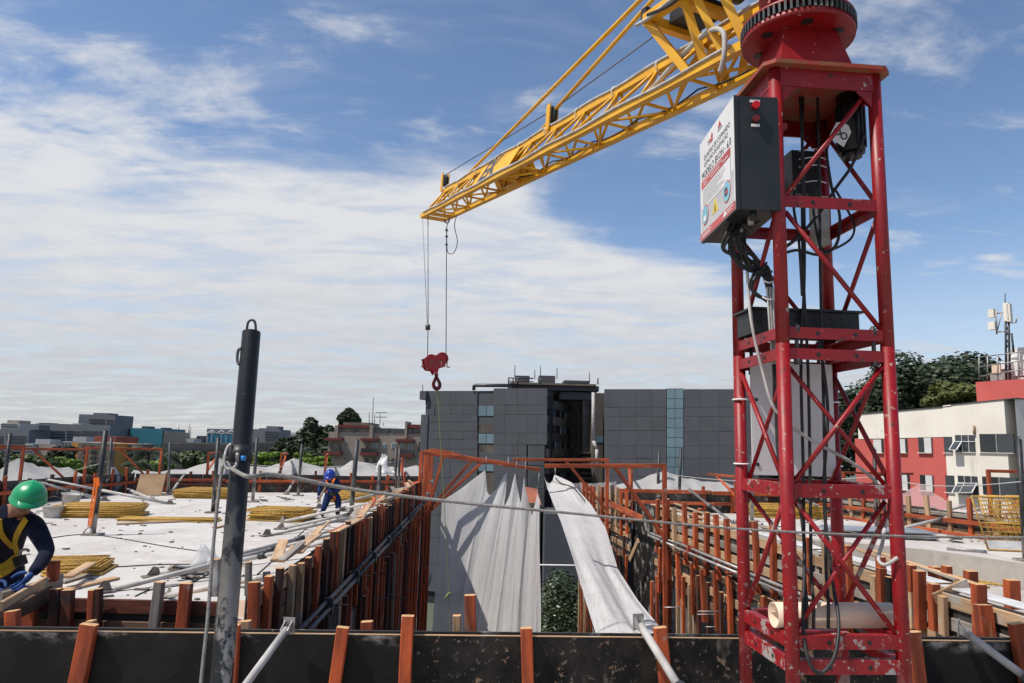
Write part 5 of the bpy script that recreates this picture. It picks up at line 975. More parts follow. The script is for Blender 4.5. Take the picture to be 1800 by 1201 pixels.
# plastic film
pf_ = atZ(360, 1004, .02); fl = MB(); fl.grid(lambda u, v: pf_ + V((u - .5) * .5 + .06 * mnoise.noise(V(u * 5, v * 5, 0)), (v - .5) * .3, max(0, .34 * math.sin(math.pi * u) * math.sin(math.pi * v) * (1 + .9 * mnoise.noise(V(u * 6, v * 6, 3))))), 22, 18); tag(fl.build('plastic_sheet', 'plastic_film', fix=False), 'crumpled clear plastic sheet beside the thick black post', 'plastic sheet')
def lump(px, py, sx, sy, sz, m, label, name='scrap_heap', cat='scrap', z=0):
    c = atZ(px, py, z); o = thing(name, label, cat, c, None); random.seed(int(px))
    for k in range(9): p = c + V(rnd(-sx, sx), rnd(-sy, sy), rnd(.01, sz)); q = p + V(rnd(-.35, .35), rnd(-.25, .25), rnd(-.02, .05)); timber('offcut', p, q, .06, .025, m if k % 3 else 'grey_wood', o, end='raw_wood')
lump(475, 880, .55, .2, .10, 'dark_steel', 'dark scrap heap on the far open deck behind the black post'); lump(690, 888, .5, .5, .22, 'dark_steel', 'tangled dark scrap behind the tall guard post at the yellow stack'); lump(295, 872, .5, .3, .12, 'dark_steel', 'dark scrap at the far end of the left deck by the plywood'); lump(540, 908, .4, .3, .12, 'grey_wood', 'grey scrap between the short yellow stack and the blue worker'); lump(340, 1014, .3, .18, .10, 'dark_steel', 'dark tools by the clear plastic sheet'); lump(95, 898, .4, .2, .18, 'leather', 'dark rags lying between the two buckets'); lump(1345, 930, .2, .2, .10, 'dark_steel', 'dark fittings by the prop foot on the right deck'); lump(1510, 945, .5, .25, .16, 'dark_steel', 'dark metal fittings at the step of the right deck'); lump(1690, 952, .9, .25, .08, 'leather', 'dark flat scrap before the standing mesh panels'); lump(600, 918, .45, .15, .10, 'leather', 'dark bag and tools at the feet of the blue worker')
for lab, pts in (('thin black cable curving over the left deck', [(75, 948), (160, 940), (300, 962), (375, 972)]), ('thin string lying across the left deck', [(155, 1000), (270, 993), (340, 992)]), ('thin dark wire snaking towards the left slot wall', [(452, 1010), (480, 985), (510, 955), (545, 925), (575, 910)]), ('dark hose curling by the front stakes', [(238, 1048), (268, 1036), (330, 1026), (368, 1008)])):
    c = MB(); c.path(smooth([atZ(x, y, .008) for x, y in pts]), .010, 5); tag(c.build('cable', 'cable_black'), lab, 'cable')
# right deck: stacked grey panels, kerb bar
gp = atZ(1470, 946, .0)
for k in range(5):
    a = R(-8 + rnd(-3, 3)); ux = V(math.cos(a), math.sin(a), 0); uy = V(-ux.y, ux.x, 0); o3 = gp + V(rnd(-.1, .1), .25 + rnd(-.1, .1), .015 + k * .035); b = MB(); b.hexa([o3 + ux * x + uy * y + V(0, 0, z) for z in (0, .022) for x, y in ((0, 0), (2.3, 0), (2.3, 1.1), (0, 1.1))])
    tag(b.build('form_sheet', 'tarp_grey'), 'blue grey form sheet lying on the right deck behind the mast, %s of its pile' % ('bottom', 'second', 'middle', 'fourth', 'top')[k], 'form sheet', 'pile of blue grey form sheets')
b = MB(); b.tube(atZ(1664, 964, .04), atZ(1735, 970, .04), .03, 8); tag(b.build('steel_tube', 'steel'), 'short grey tube lying at the step of the right deck', 'tube')
# ---------------------------------------------------------------- people
def skin_mesh(verts, edges, sub=2, root=0):
    me = bpy.data.meshes.new('tmp'); me.from_pydata([v[0] for v in verts], edges, []); ob = bpy.data.objects.new('tmp', me); COL.objects.link(ob)
    ob.modifiers.new('s', 'SKIN'); sm_ = ob.modifiers.new('d', 'SUBSURF'); sm_.levels = sub; sm_.render_levels = sub
    for i, v in enumerate(verts): r = v[1]; me.skin_vertices[0].data[i].radius = (r, r) if not isinstance(r, tuple) else r
    for d in me.skin_vertices[0].data: d.use_root = False
    me.skin_vertices[0].data[root].use_root = True
    bpy.context.view_layer.update(); ev = ob.evaluated_get(bpy.context.evaluated_depsgraph_get()); m2 = bpy.data.meshes.new_from_object(ev); vs = [v.co.copy() for v in m2.vertices]; fs = [tuple(p.vertices) for p in m2.polygons]
    bpy.data.objects.remove(ob); bpy.data.meshes.remove(m2); return vs, fs
def hand(wr, fd, pn_, side, curl=.6, s=1.0):
    """palm and five bent fingers: fd finger direction, pn_ palm normal, side = thumb side vector"""
    fd = fd.normalized(); side = (side - fd * side.dot(fd)).normalized(); pn_ = fd.cross(side).normalized() * (1 if fd.cross(side).dot(pn_) > 0 else -1); out = []
    pv = [(wr, .026 * s), (wr + fd * .045 * s, (.036 * s, .018 * s)), (wr + fd * .085 * s, (.040 * s, .017 * s))]; out.append((pv, [(0, 1), (1, 2)]))
    for k, (o, l) in enumerate(((.030, .072), (.010, .082), (-.011, .076), (-.031, .060))):
        b0 = wr + fd * .075 * s + side * o * s; a = 0; pts = [(b0, .0105 * s)]; p = b0
        for j in range(3):
            a += curl * (.6 + .2 * j); p = p + (fd * math.cos(a) + pn_ * math.sin(a)) * (l * (.44, .31, .25)[j] * s); pts.append((p, (.0098, .009, .0075)[j] * s))
        out.append((pts, [(0, 1), (1, 2), (2, 3)]))
    b0 = wr + fd * .025 * s + side * .028 * s; p1 = b0 + (fd * .55 + side * .8 + pn_ * .25).normalized() * .038 * s; p2 = p1 + (fd * .85 + side * .25 + pn_ * .5).normalized() * .032 * s; p3 = p2 + (fd * .9 + pn_ * .5).normalized() * .024 * s
    out.append(([(b0, .013 * s), (p1, .0115 * s), (p2, .0105 * s), (p3, .008 * s)], [(0, 1), (1, 2), (2, 3)])); return out
def person(name, label, loc, J_, R_, hands, cloth_m, glove_m, groups):
    """J_ joints, R_ radii; edges from the fixed body graph; returns the continuous body mesh"""
    E_ = [('pel', 'abd'), ('abd', 'chest'), ('chest', 'uch'), ('uch', 'neck'), ('neck', 'jaw'), ('jaw', 'skull'), ('skull', 'crown'), ('jaw', 'chin'), ('skull', 'nose')] + [(a + s, b_ + s) for s in 'LR' for a, b_ in (('sh', 'el'), ('el', 'fa'), ('fa', 'wr'), ('hip', 'kn'), ('kn', 'an'), ('an', 'toe'))] + [('uch', 'shL'), ('uch', 'shR'), ('pel', 'hipL'), ('pel', 'hipR')]
    keys = list(J_); E_ = [e for e in E_ if e[0] in J_ and e[1] in J_]
    vs, fs = skin_mesh([(Vector(J_[k]), R_[k]) for k in keys], [(keys.index(a), keys.index(b_)) for a, b_ in E_], 2, keys.index('pel'))
    lab = []
    segs_ = [(a, b_) for a, b_ in E_]
    def near(p):
        best = (9, None)
        for a, b_ in segs_:
            A_, B_ = Vector(J_[a]), Vector(J_[b_]); t = max(0, min(1, (p - A_).dot(B_ - A_) / max((B_ - A_).length_squared, 1e-9))); d = (p - A_.lerp(B_, t)).length - .0
            if d < best[0]: best = (d, (a, b_, t))
        return best[1]
    b = MB(); mi = []
    for f in fs:
        c = sum((vs[i] for i in f), Vector()) / len(f); a, b_, t = near(c)
        mi.append(1 if (a in ('jaw', 'skull') or (a == 'neck')) else (3 if a[:2] == 'an' else 0))
    b.v += vs; b.f += [list(f) for f in fs]; b.sm += [True] * len(fs); b.mi += mi
    for wr, fd, pn_, side, curl in hands:
        for pts, ed in hand(Vector(wr), Vector(fd), Vector(pn_), Vector(side), curl, 1.25):
            v2, f2 = skin_mesh(pts, ed, 1); o = len(b.v); b.v += v2; b.f += [[i + o for i in f] for f in f2]; b.sm += [True] * len(f2); b.mi += [2] * len(f2)
    o = b.build(name, [cloth_m, 'skin', glove_m, 'leather'], fix=False); tag(o, label, 'person'); return o
def helmet(par, c, up, fwd, r, m):
    up = up.normalized(); fwd = (fwd - up * fwd.dot(up)).normalized(); sd_ = up.cross(fwd); P = lambda a, s, u: c + fwd * a + sd_ * s + up * u; b = MB(); nu, nv = 36, 12; vs = []
    for j in range(nv + 1):
        t = math.pi / 2 * j / nv
        for k in range(nu):
            a = 2 * math.pi * k / nu; rid = 1 + .035 * max(0, math.cos(j / nv * 1.5)) * (math.exp(-(math.sin(a) * 6 * math.sin(t)) ** 2)); rr = math.sin(t) * rid
            vs.append(P(r * 1.20 * rr * math.cos(a), r * .98 * rr * math.sin(a), r * 1.02 * math.cos(t) * rid))
    b.add(vs, [(j * nu + k, (j + 1) * nu + k, (j + 1) * nu + (k + 1) % nu, j * nu + (k + 1) % nu) for j in range(nv) for k in range(nu)], True)
    vs = []                                                  # rim and peak
    for rr, dz_ in ((1.0, .0), (1.0, -.10)):
        for k in range(nu): a = 2 * math.pi * k / nu; ext = (.10 + .34 * max(0, math.cos(a)) ** 2) * (0 if dz_ == 0 else 1); vs.append(P(r * (1.20 + ext) * math.cos(a), r * (.98 + ext * .5) * math.sin(a), r * dz_ - .10 * r * max(0, math.cos(a)) * (dz_ != 0)))
    vs += [v - up * .006 for v in vs[nu:]]
    b.add(vs, [(q * nu + k, q * nu + (k + 1) % nu, (q + 1) * nu + (k + 1) % nu, (q + 1) * nu + k) for q in (0, 1) for k in range(nu)], True)
    return b.build('helmet', m, par)
# worker with the green helmet, leaning over the formwork corner
gy = 6.35
def g_(px, py, Y=gy): return atY(px, py, Y)
hd = g_(50, 872, 6.1)
JG = dict(pel=g_(-2, 1010, 6.65), abd=g_(2, 975, 6.60), chest=g_(10, 938, 6.42), uch=g_(16, 912, 6.30), neck=g_(28, 898, 6.20), jaw=g_(36, 888, 6.12), skull=g_(47, 876, 6.08), crown=g_(53, 864, 6.08), chin=g_(42, 900, 6.02), nose=g_(54, 894, 5.98),
          shL=g_(60, 922, 6.22), elL=g_(84, 968, 6.05), faL=g_(72, 990, 5.86), wrL=g_(58, 1006, 5.66), shR=g_(-28, 912, 6.30), elR=g_(-48, 965, 6.1), faR=g_(-32, 995, 5.98), wrR=g_(-12, 1018, 5.90))
pz = JG['pel']
JG.update(hipL=pz + V(.12, .02, -.06), hipR=pz + V(-.12, .02, -.06), knL=V(pz.x + .16, pz.y - .12, .46), knR=V(pz.x - .14, pz.y + .05, .46), anL=V(pz.x + .15, pz.y - .02, .08), anR=V(pz.x - .15, pz.y + .12, .08), toeL=V(pz.x + .18, pz.y - .18, .045), toeR=V(pz.x - .15, pz.y - .05, .045))
RG = dict(pel=(.17, .13), abd=(.165, .125), chest=(.175, .13), uch=(.15, .11), neck=.062, jaw=.075, skull=.098, crown=.075, chin=.038, nose=.016, shL=.088, elL=.062, faL=.056, wrL=.043, shR=.088, elR=.062, faR=.056, wrR=.043, hipL=.115, hipR=.115, knL=.078, knR=.078, anL=.06, anR=.06, toeL=.045, toeR=.045)
pg = person('person', 'worker in navy clothes and green helmet leaning over the formwork corner', None, JG, RG, [(JG['wrL'], V(-.55, -.05, -.80), V(-.6, -.7, .2), V(-.75, .2, .3), .6), (JG['wrR'], V(.45, -.15, -.85), V(.6, -.7, .2), V(.75, .2, .3), .55)], 'navy_cloth', 'glove_blue', None)
helmet(pg, g_(51, 874, 6.07), V(.22, -.12, .95), V(.42, -.88, -.40), .132, 'helmet_green')
MB().ball(g_(26, 884, 6.05), .022, .6, 1, 1.5).build('ear', 'skin', pg)
def strap(par, pts, wd, m, name='harness_strap', th=.006, up=(0, -1, 0)):
    b = MB(); P = smooth(pts, 5)
    for a, c in zip(P, P[1:]): b.bar(a, c + (c - a).normalized() * .004, wd, th, up)
    return b.build(name, m, par)
strap(pg, [g_(46, 912, 6.08), g_(36, 928, 6.13), g_(29, 942, 6.20), g_(26, 956, 6.28), g_(30, 972, 6.36), g_(35, 984, 6.42)], .05, 'strap_yellow'); strap(pg, [g_(-2, 912, 6.10), g_(1, 935, 6.17), g_(10, 950, 6.24), g_(24, 964, 6.34)], .05, 'strap_yellow')
strap(pg, [g_(-12, 1012, 6.40), g_(8, 1004, 6.42), g_(28, 988, 6.44)], .08, 'strap_yellow', 'belt'); strap(pg, [g_(-12, 1000, 6.40), g_(8, 994, 6.42), g_(26, 980, 6.44)], .05, 'strap_yellow', 'belt')
b = MB(); b.bar(g_(33, 978, 6.32), g_(38, 994, 6.32), .09, .06); b.build('tool_pouch', 'leather', pg)
MB().path(smooth([g_(33, 974, 6.26), g_(38, 968, 6.24), g_(46, 966, 6.22), g_(52, 970, 6.22)]), [.014, .013] + [.012] * 20 + [.010, .004, .003], 6).build('hammer_claw', 'steel', pg)
t1 = g_(22, 1040, 5.78); tl = MB(); tl.bar(g_(-20, 1052, 5.72), g_(36, 1030, 5.82), .05, .04); tl.tube(g_(36, 1030, 5.82), g_(44, 1027, 5.83), .02, 8); tag(tl.build('hand_tool', 'dark_steel'), 'dark hand tool held by the green helmeted worker on the formwork', 'tool')
MB().tube(g_(38, 1036, 5.80), g_(41, 1028, 5.82), .012, 8)
# worker with the blue helmet, bent over on the left deck
by_ = atZ(578, 909, 0).y
def w_(px, py, dy=0.0): return atY(px, py, by_ + dy)
JW_ = dict(pel=w_(584, 868, .25), abd=w_(583, 860, .10), chest=w_(581, 852, -.05), uch=w_(580, 845, -.15), neck=w_(580, 842, -.22), jaw=w_(580.5, 838, -.26), skull=w_(580.5, 834, -.24), crown=w_(580, 831, -.20), chin=w_(580.5, 843, -.32), nose=w_(580.5, 839, -.36),
           shL=w_(592, 846, -.10), elL=w_(598, 860, -.05), faL=w_(592, 863, -.15), wrL=w_(585, 862, -.25), shR=w_(569, 847, -.10), elR=w_(562, 858, -.12), faR=w_(561, 865, -.2), wrR=w_(560, 872, -.22),
           hipL=w_(591, 872, .22), hipR=w_(577, 872, .22), knL=w_(595, 886, .05), knR=w_(571, 889, .02), anL=w_(593, 903, .12), anR=w_(566, 906, .0), toeL=w_(596, 907, -.08), toeR=w_(567, 910, -.18))
JW_['anL'].z = JW_['anR'].z = .09; JW_['toeL'].z = JW_['toeR'].z = .05
RW = dict(RG); RW.update(pel=(.16, .14), abd=(.15, .13), chest=(.17, .14), uch=(.14, .11), jaw=.07, skull=.09, crown=.07, hipL=.12, hipR=.12, knL=.085, knR=.085, anL=.062, anR=.062)
pw = person('person', 'worker in blue overalls and blue helmet bending over on the white deck', None, JW_, RW, [(JW_['wrL'], V(-.8, -.3, -.3), V(-.2, -.9, 0), V(0, -.3, .9), .8), (JW_['wrR'], V(.1, -.2, -.95), V(.9, -.2, 0), V(.3, -.9, 0), .7)], 'blue_cloth', 'glove_blue', None)
helmet(pw, w_(580, 834.5, -.24), V(0, -.35, .93), V(0, -.9, -.4), .138, 'helmet_blue')
strap(pw, [w_(588, 841, -.34), w_(585, 847, -.40), w_(583, 853, -.36)], .05, 'strap_orange'); strap(pw, [w_(573, 843, -.32), w_(576, 850, -.40), w_(580, 856, -.34)], .05, 'strap_orange')
strap(pw, [w_(584, 868, -.06), w_(588, 874, .0), w_(586, 882, -.06)], .06, 'strap_orange'); strap(pw, [w_(576, 864, -.12), w_(581, 867, -.1), w_(590, 866, -.06)], .06, 'leather', 'belt'); strap(pw, [w_(574, 862, -.14), w_(577, 866, -.15)], .06, 'strap_orange')
b = MB(); b.bar(w_(585, 864, -.15), w_(584, 872, -.15), .16, .10); b.build('tool_pouch', 'leather', pw)
bb = MB(); bb.bar(w_(572, 857, -.34), w_(558, 884, -.28), .05, .03); tag(bb.build('batten', 'raw_wood'), 'short batten held by the blue helmeted worker', 'batten')
random.seed(41)
# ---------------------------------------------------------------- buildings
class Plane:
    def __init__(s, P, n): s.P = Vector(P); s.n = Vector(n).normalized(); s.u = V(0, 0, 1).cross(s.n).normalized(); s.u = s.u if s.u.x > 0 else -s.u
    def at(s, px, py): return atP(px, py, s.P, s.n)
    def box(s, x0, y0, x1, y1, off=0.0, th=.2, z0=None):
        ym = (y0 + y1) / 2; xm = (x0 + x1) / 2; a, c = s.at(x0, ym), s.at(x1, ym); zt = s.at(xm, y0).z; zb = s.at(xm, y1).z if z0 is None else z0
        p = [V(a.x, a.y, zb) + s.n * off, V(c.x, c.y, zb) + s.n * off, V(c.x, c.y, zb) + s.n * (off - th), V(a.x, a.y, zb) + s.n * (off - th)]
        return MB().hexa(p + [q + V(0, 0, zt - zb) for q in p])
    def foot(s, x0, x1): a, c = s.at(x0, 785), s.at(x1, 785); m = a.lerp(c, .5); return V(m.x, m.y, GZ)
def PY(Y): return Plane((0, Y, 0), (0, -1, 0))
def bld(name, label, P, x0, x1): return thing(name, label, 'building', P.foot(x0, x1))
def part(par, P, name, x0, y0, x1, y1, off, th, m, z0=None): return P.box(x0, y0, x1, y1, off, th, z0).build(name, m, par)
# grey clad building beyond the slot
P = Plane(atY(742, 785, 75), V(-10, -22.5, 0)); gb = bld('grey_building', 'dark grey panel clad building with glass strip beyond the slot', P, 742, 1335)
part(gb, P, 'wall', 749, 688, 963, 785, -.25, 1.2, 'clad_joint', GZ); part(gb, P, 'wall', 1061, 686, 1335, 785, -.25, 18, 'clad_joint', GZ); part(gb, P, 'side_wing', 741, 688, 752, 703, .4, 12, 'clad_grey'); part(gb, P, 'side_wing', 740, 729, 752, 785, .1, 12, 'clad_grey', GZ)
rows = [687, 712, 728, 742, 758, 772, 790, 812, 840, 870, 905, 945, 990, 1040]
def panels(cols, rows, skip=lambda x, y: False, off=0.0):
    for i in range(len(cols) - 1):
        for j in range(len(rows) - 1):
            if not skip((cols[i] + cols[i + 1]) / 2, (rows[j] + rows[j + 1]) / 2): part(gb, P, 'panel', cols[i] + .12, rows[j] + .2, cols[i + 1] - .12, rows[j + 1] - .2, off - rnd(0, .03), .2, 'clad_grey')
panels([748, 770, 791, 815, 839], rows); panels([869, 888, 911, 927, 946, 963], [683, 712, 729, 762, 782, 800, 840, 905, 1040], skip=lambda x, y: x > 928 and 782 < y < 905, off=.25)
for y0, y1, m in ((687, 713, 'clad_grey'), (732, 745, 'clad_grey'), (745, 761, 'clad_brown'), (781, 795, 'clad_brown'), (795, 815, 'clad_grey'), (830, 900, 'clad_brown'), (900, 1040, 'clad_grey')): part(gb, P, 'recess_panel', 840, y0, 868, y1, -.15, .2, m)
for y0, y1 in ((713, 731.5), (762, 780), (816, 829)):
    f = part(gb, P, 'window', 840, y0, 868, y1, -.12, .2, 'clad_joint')
    for k in range(2): part(f, P, 'pane', 840.5 + k * 14, y0 + .4, 853.6 + k * 14, y1 - .4, -.08, .05, 'glass_teal')
f = part(gb, P, 'window', 928, 782, 959, 906, .15, .3, 'clad_joint')
for a, c in ((783, 818), (819, 858), (859, 905)): part(f, P, 'pane', 929, a, 958, c, .2, .08, 'glass_mid')
panels([1062, 1089, 1119, 1146, 1171], [684, 716, 732, 757, 784, 806, 838, 872]); panels([1202, 1230, 1265, 1300, 1334], [684, 716, 732, 759, 784, 806, 838, 872])
f = part(gb, P, 'glass_strip', 1171.5, 683, 1201.5, 870, -.1, .3, 'clad_joint')
for j in range(11):
    for k in range(2): part(f, P, 'pane', 1172.2 + k * 14.8, 684 + j * 17.2, 1186.3 + k * 14.8, 700.4 + j * 17.2, .02, .08, 'glass_teal')
# recessed court between the wings
Q = PY(82.0); part(gb, Q, 'wall', 960, 690, 1065, 785, 0, 8, 'clad_brown', GZ)
for k in range(6):
    y = 702 + k * 29; Yq = 70
    b = MB(); a, c = P.at(964, y), P.at(964, y + 15); e = V(a.x + 3.2, a.y + 9.4, 0)
    y7 = a.y + .1; b.hexa([V(a.x, y7, c.z), V(e.x, e.y, c.z), V(e.x - .4, e.y, c.z), V(a.x - .3, y7, c.z), V(a.x, y7, a.z), V(e.x, e.y, a.z), V(e.x - .4, e.y, a.z), V(a.x - .3, y7, a.z)]); b.build('balcony_parapet', 'clad_tan' if k % 2 else 'clad_brown', gb)
    for j in range(4):
        y0 = a.y + .5 + j * 2.2; b = MB(); xx = a.x + 3.2 * (y0 - a.y) / 9.5; z1 = c.z - .05; z0 = c.z - .85; b.hexa([V(xx, y0, z0), V(xx + .6, y0 + 1.8, z0), V(xx + .55, y0 + 1.8, z0), V(xx - .05, y0, z0), V(xx, y0, z1), V(xx + .6, y0 + 1.8, z1), V(xx + .55, y0 + 1.8, z1), V(xx - .05, y0, z1)]); b.build('window', 'glass_teal' if (k + j) % 3 == 0 else 'glass_dark', gb)
part(gb, PY(75), 'stair_tower', 1024, 690, 1041, 785, 0, 4, 'clad_brown', GZ); part(gb, PY(72), 'tower_wall', 1044, 704, 1060, 785, 0, 8, 'clad_brown', GZ)
for y0, y1 in ((703, 715), (716, 732), (733, 749), (750, 766), (767, 785)): part(gb, PY(75), 'pane', 1025, y0, 1040, y1, .08, .1, 'glass_mid')
part(gb, PY(72), 'window', 1047, 766, 1060, 778, .05, .1, 'glass_teal'); part(gb, PY(75), 'bridge', 985, 690, 1040, 703, .5, 2, 'clad_grey')
for y in range(795, 850, 9): part(gb, PY(74), 'stair_flight', 1020, y, 1058, y + 3, 0, 3, 'clad_brown')
b = MB(); b.tube(P.at(1043, 690), P.at(1043, 775), .16, 10); b.tube(P.at(1043, 775), P.at(1049, 790), .16, 10); b.tube(P.at(1049, 790), P.at(1049, 815), .16, 10); b.build('drain_pipe', 'bucket', gb)
# roof plant
part(gb, PY(74), 'roof_slab', 893, 677, 1053, 686, 0, 9, 'clad_grey'); part(gb, PY(73.5), 'roof_fascia', 896, 673.5, 1048, 677, 0, 9, 'clad_tan')
for a, c, y in ((906, 931, 660.5), (948, 976, 660.5), (992, 1037, 669)): part(gb, PY(75), 'plant_unit', a, y, c, 673.5, 0, 3, 'clad_grey')
b = MB()
for x in (894, 902, 910, 950, 1051): b.tube(PY(73).at(x, 664.5), PY(73).at(x, 676), .07, 6)
b.tube(PY(73).at(893, 664.5), PY(73).at(938, 665.5), .07, 6); b.tube(PY(73).at(893, 670), PY(73).at(938, 671), .05, 6); b.build('roof_railing', 'dark_steel', gb)
b = MB(); b.path([P.at(833, 686), P.at(833, 678.5), P.at(836, 677.6), P.at(895, 677.8)], .18, 8); b.build('roof_duct', 'dark_steel', gb)
for x, y0, y1 in ((905, 642, 662), (940, 650, 664), (950, 643, 662), (979, 647, 664), (1036, 655, 670), (743, 676, 688)): b = MB(); b.tube(PY(74).at(x, y0), PY(74).at(x, y1 + 3), .045, 5); b.build('antenna_rod', 'dark_steel', gb)
# beige apartment house left of it
P = PY(125.0); ap = bld('apartment_house', 'beige apartment house with maroon balconies left of the dark grey building', P, 576, 760)
part(ap, P, 'wall', 577, 761, 760, 790, 0, 14, 'wall_beige', GZ); part(ap, P, 'attic', 590, 749, 652, 763, -.5, 10, 'wall_beige'); part(ap, P, 'attic_wall', 654, 753, 716, 764, -.8, 9, 'wall_dark'); part(ap, P, 'attic', 716, 751, 760, 764, -.5, 10, 'wall_beige')
for a, c, y0, y1 in ((594, 651, 747.5, 752), (716, 747, 746.5, 753)): part(ap, P, 'roof_band', a, y0, c, y1, .3, 11, 'trim_maroon')
part(ap, P, 'roof', 601, 742.5, 650, 748, -1, 9, 'clad_tan'); part(ap, P, 'pier', 589, 748, 595, 770, .4, 6, 'wall_beige'); part(ap, P, 'pier', 650, 747, 656, 771, .4, 6, 'wall_beige'); part(ap, P, 'pier', 712, 741, 716, 771, .4, 6, 'wall_beige')
for a, c in ((657, 670), (671, 684), (687, 711), (718, 724), (726, 744)): part(ap, P, 'glass_screen', a, 754, c, 761, .1, .1, 'glass_mid')
for a, c, y in ((572, 604, 770), (636, 667, 770.5), (697, 729, 772)): part(ap, P, 'balcony_canopy', a, y, c, y + 4.5, 1.3, 1.6, 'trim_maroon')
for a, c, y in ((572, 602, 793.5), (635, 665, 795), (702, 727, 797.5)):
    o = part(ap, P, 'balcony', a, y, c, y + 6, 1.5, 1.8, 'trim_maroon'); part(o, P, 'balcony_rail', a + 14 if a < 600 else a + 2, y - 7, c - 1, y, 1.4, .08, 'glass_dark')
for a, c, y0, y1, m in ((580, 586, 778, 787, 'glass_mid'), (594, 600, 779, 794, 'glass_dark'), (607, 610, 778, 782, 'glass_dark'), (620, 625, 754, 760.5, 'glass_dark'), (596, 599, 753, 760, 'glass_dark'), (644, 648, 779, 795, 'glass_dark'), (655, 664, 779, 788, 'glass_teal'), (671, 679, 780, 788, 'glass_teal'), (688, 697, 779, 788, 'glass_teal'), (704, 711, 780, 788, 'glass_teal'), (717, 725, 781, 798, 'glass_teal'), (735, 741, 776, 795, 'wall_dark'), (641, 648, 805, 816, 'glass_dark'), (654, 662, 805, 818, 'glass_dark'), (687, 696, 805, 815, 'glass_mid'), (578, 586, 803, 812, 'glass_teal'), (733, 742, 807, 815, 'glass_teal'), (604, 609, 805, 808, 'glass_dark')):
    f = part(ap, P, 'window', a, y0, c, y1, .06, .2, 'frame_white' if 'teal' in m else 'wall_beige'); part(f, P, 'pane', a + .7, y0 + .7, c - .7, y1 - .5, .12, .08, m)
for x, y0, y1 in ((649, 725, 746), (656.5, 699, 746), (658.5, 728, 746), (668, 726, 748), (674, 743, 748)): b = MB(); b.tube(P.at(x, y0), P.at(x - (2 if y0 < 710 else 0), y1), .06, 5); b.build('antenna_mast', 'dark_steel', ap)
for y in (725.5, 733.5): b = MB(); b.tube(P.at(660, y), P.at(680, y), .06, 5); b.build('antenna_bar', 'dark_steel', ap)
# coral and cream building on the right
pa, pb_ = atY(1510, 785, 58), atY(1788, 785, 47); n = V(-(pb_.y - pa.y), pb_.x - pa.x, 0).normalized(); n = n if n.y < 0 else -n
P = Plane(V(pa.x, pa.y, 0), n); cb = bld('coral_building', 'coral and cream apartment building on the right with tilted open windows', P, 1511, 1788)
part(cb, P, 'wall', 1511, 786, 1676, 790, 0, 14, 'wall_coral', GZ)
b = MB(); a, c = P.at(1511, 760), P.at(1787, 760); zt0, zt1 = P.at(1511, 728).z, P.at(1787, 703).z; zb = P.at(1511, 772).z
zs_ = P.at(1600, 772).z
def quadwall(name, x0, x1, yt0, yt1, yb0, yb1, off, th, m):
    q = [P.at(x0, yb0), P.at(x1, yb1)]; t = [P.at(x0, yt0), P.at(x1, yt1)]; f = [V(q[0].x, q[0].y, q[0].z), V(q[1].x, q[1].y, q[1].z), V(q[1].x, q[1].y, q[1].z) - P.n * th, V(q[0].x, q[0].y, q[0].z) - P.n * th]; g2 = [V(q[0].x, q[0].y, t[0].z), V(q[1].x, q[1].y, t[1].z), V(q[1].x, q[1].y, t[1].z) - P.n * th, V(q[0].x, q[0].y, t[0].z) - P.n * th]
    return MB().hexa([v + P.n * off for v in f + g2]).build(name, m, cb)
quadwall('parapet_wall', 1510, 1674, 729, 715, 772, 768, .06, 14.2, 'wall_cream'); quadwall('stair_wall', 1674, 1787, 712.5, 701, 960, 985, .10, 14.2, 'wall_cream'); quadwall('wall', 1511, 1675, 771, 767, 960, 970, .03, .4, 'wall_coral')
quadwall('coping', 1509, 1674, 727.5, 713.5, 729, 715, .12, 14.4, 'wall_dark'); quadwall('coping', 1673, 1788, 711, 699.5, 712.5, 701, .16, 14.4, 'wall_dark')
q = P.at(1787, 760); b = MB(); b.box(q + V(5, 5.0, GZ / 2 + 1.3), (9.6, 9.6, 17.6)); 
zc = P.at(1787, 701).z; b = MB(); nn = -P.n; b.hexa([V(q.x, q.y, GZ) + nn * .05, V(q.x + 12, q.y + 3, GZ), V(q.x + 12, q.y + 15, GZ), V(q.x, q.y, GZ) + nn * 14, V(q.x, q.y, zc) + nn * .05, V(q.x + 12, q.y + 3, zc), V(q.x + 12, q.y + 15, zc), V(q.x, q.y, zc) + nn * 14]); b.build('side_wall', 'wall_cream', cb)
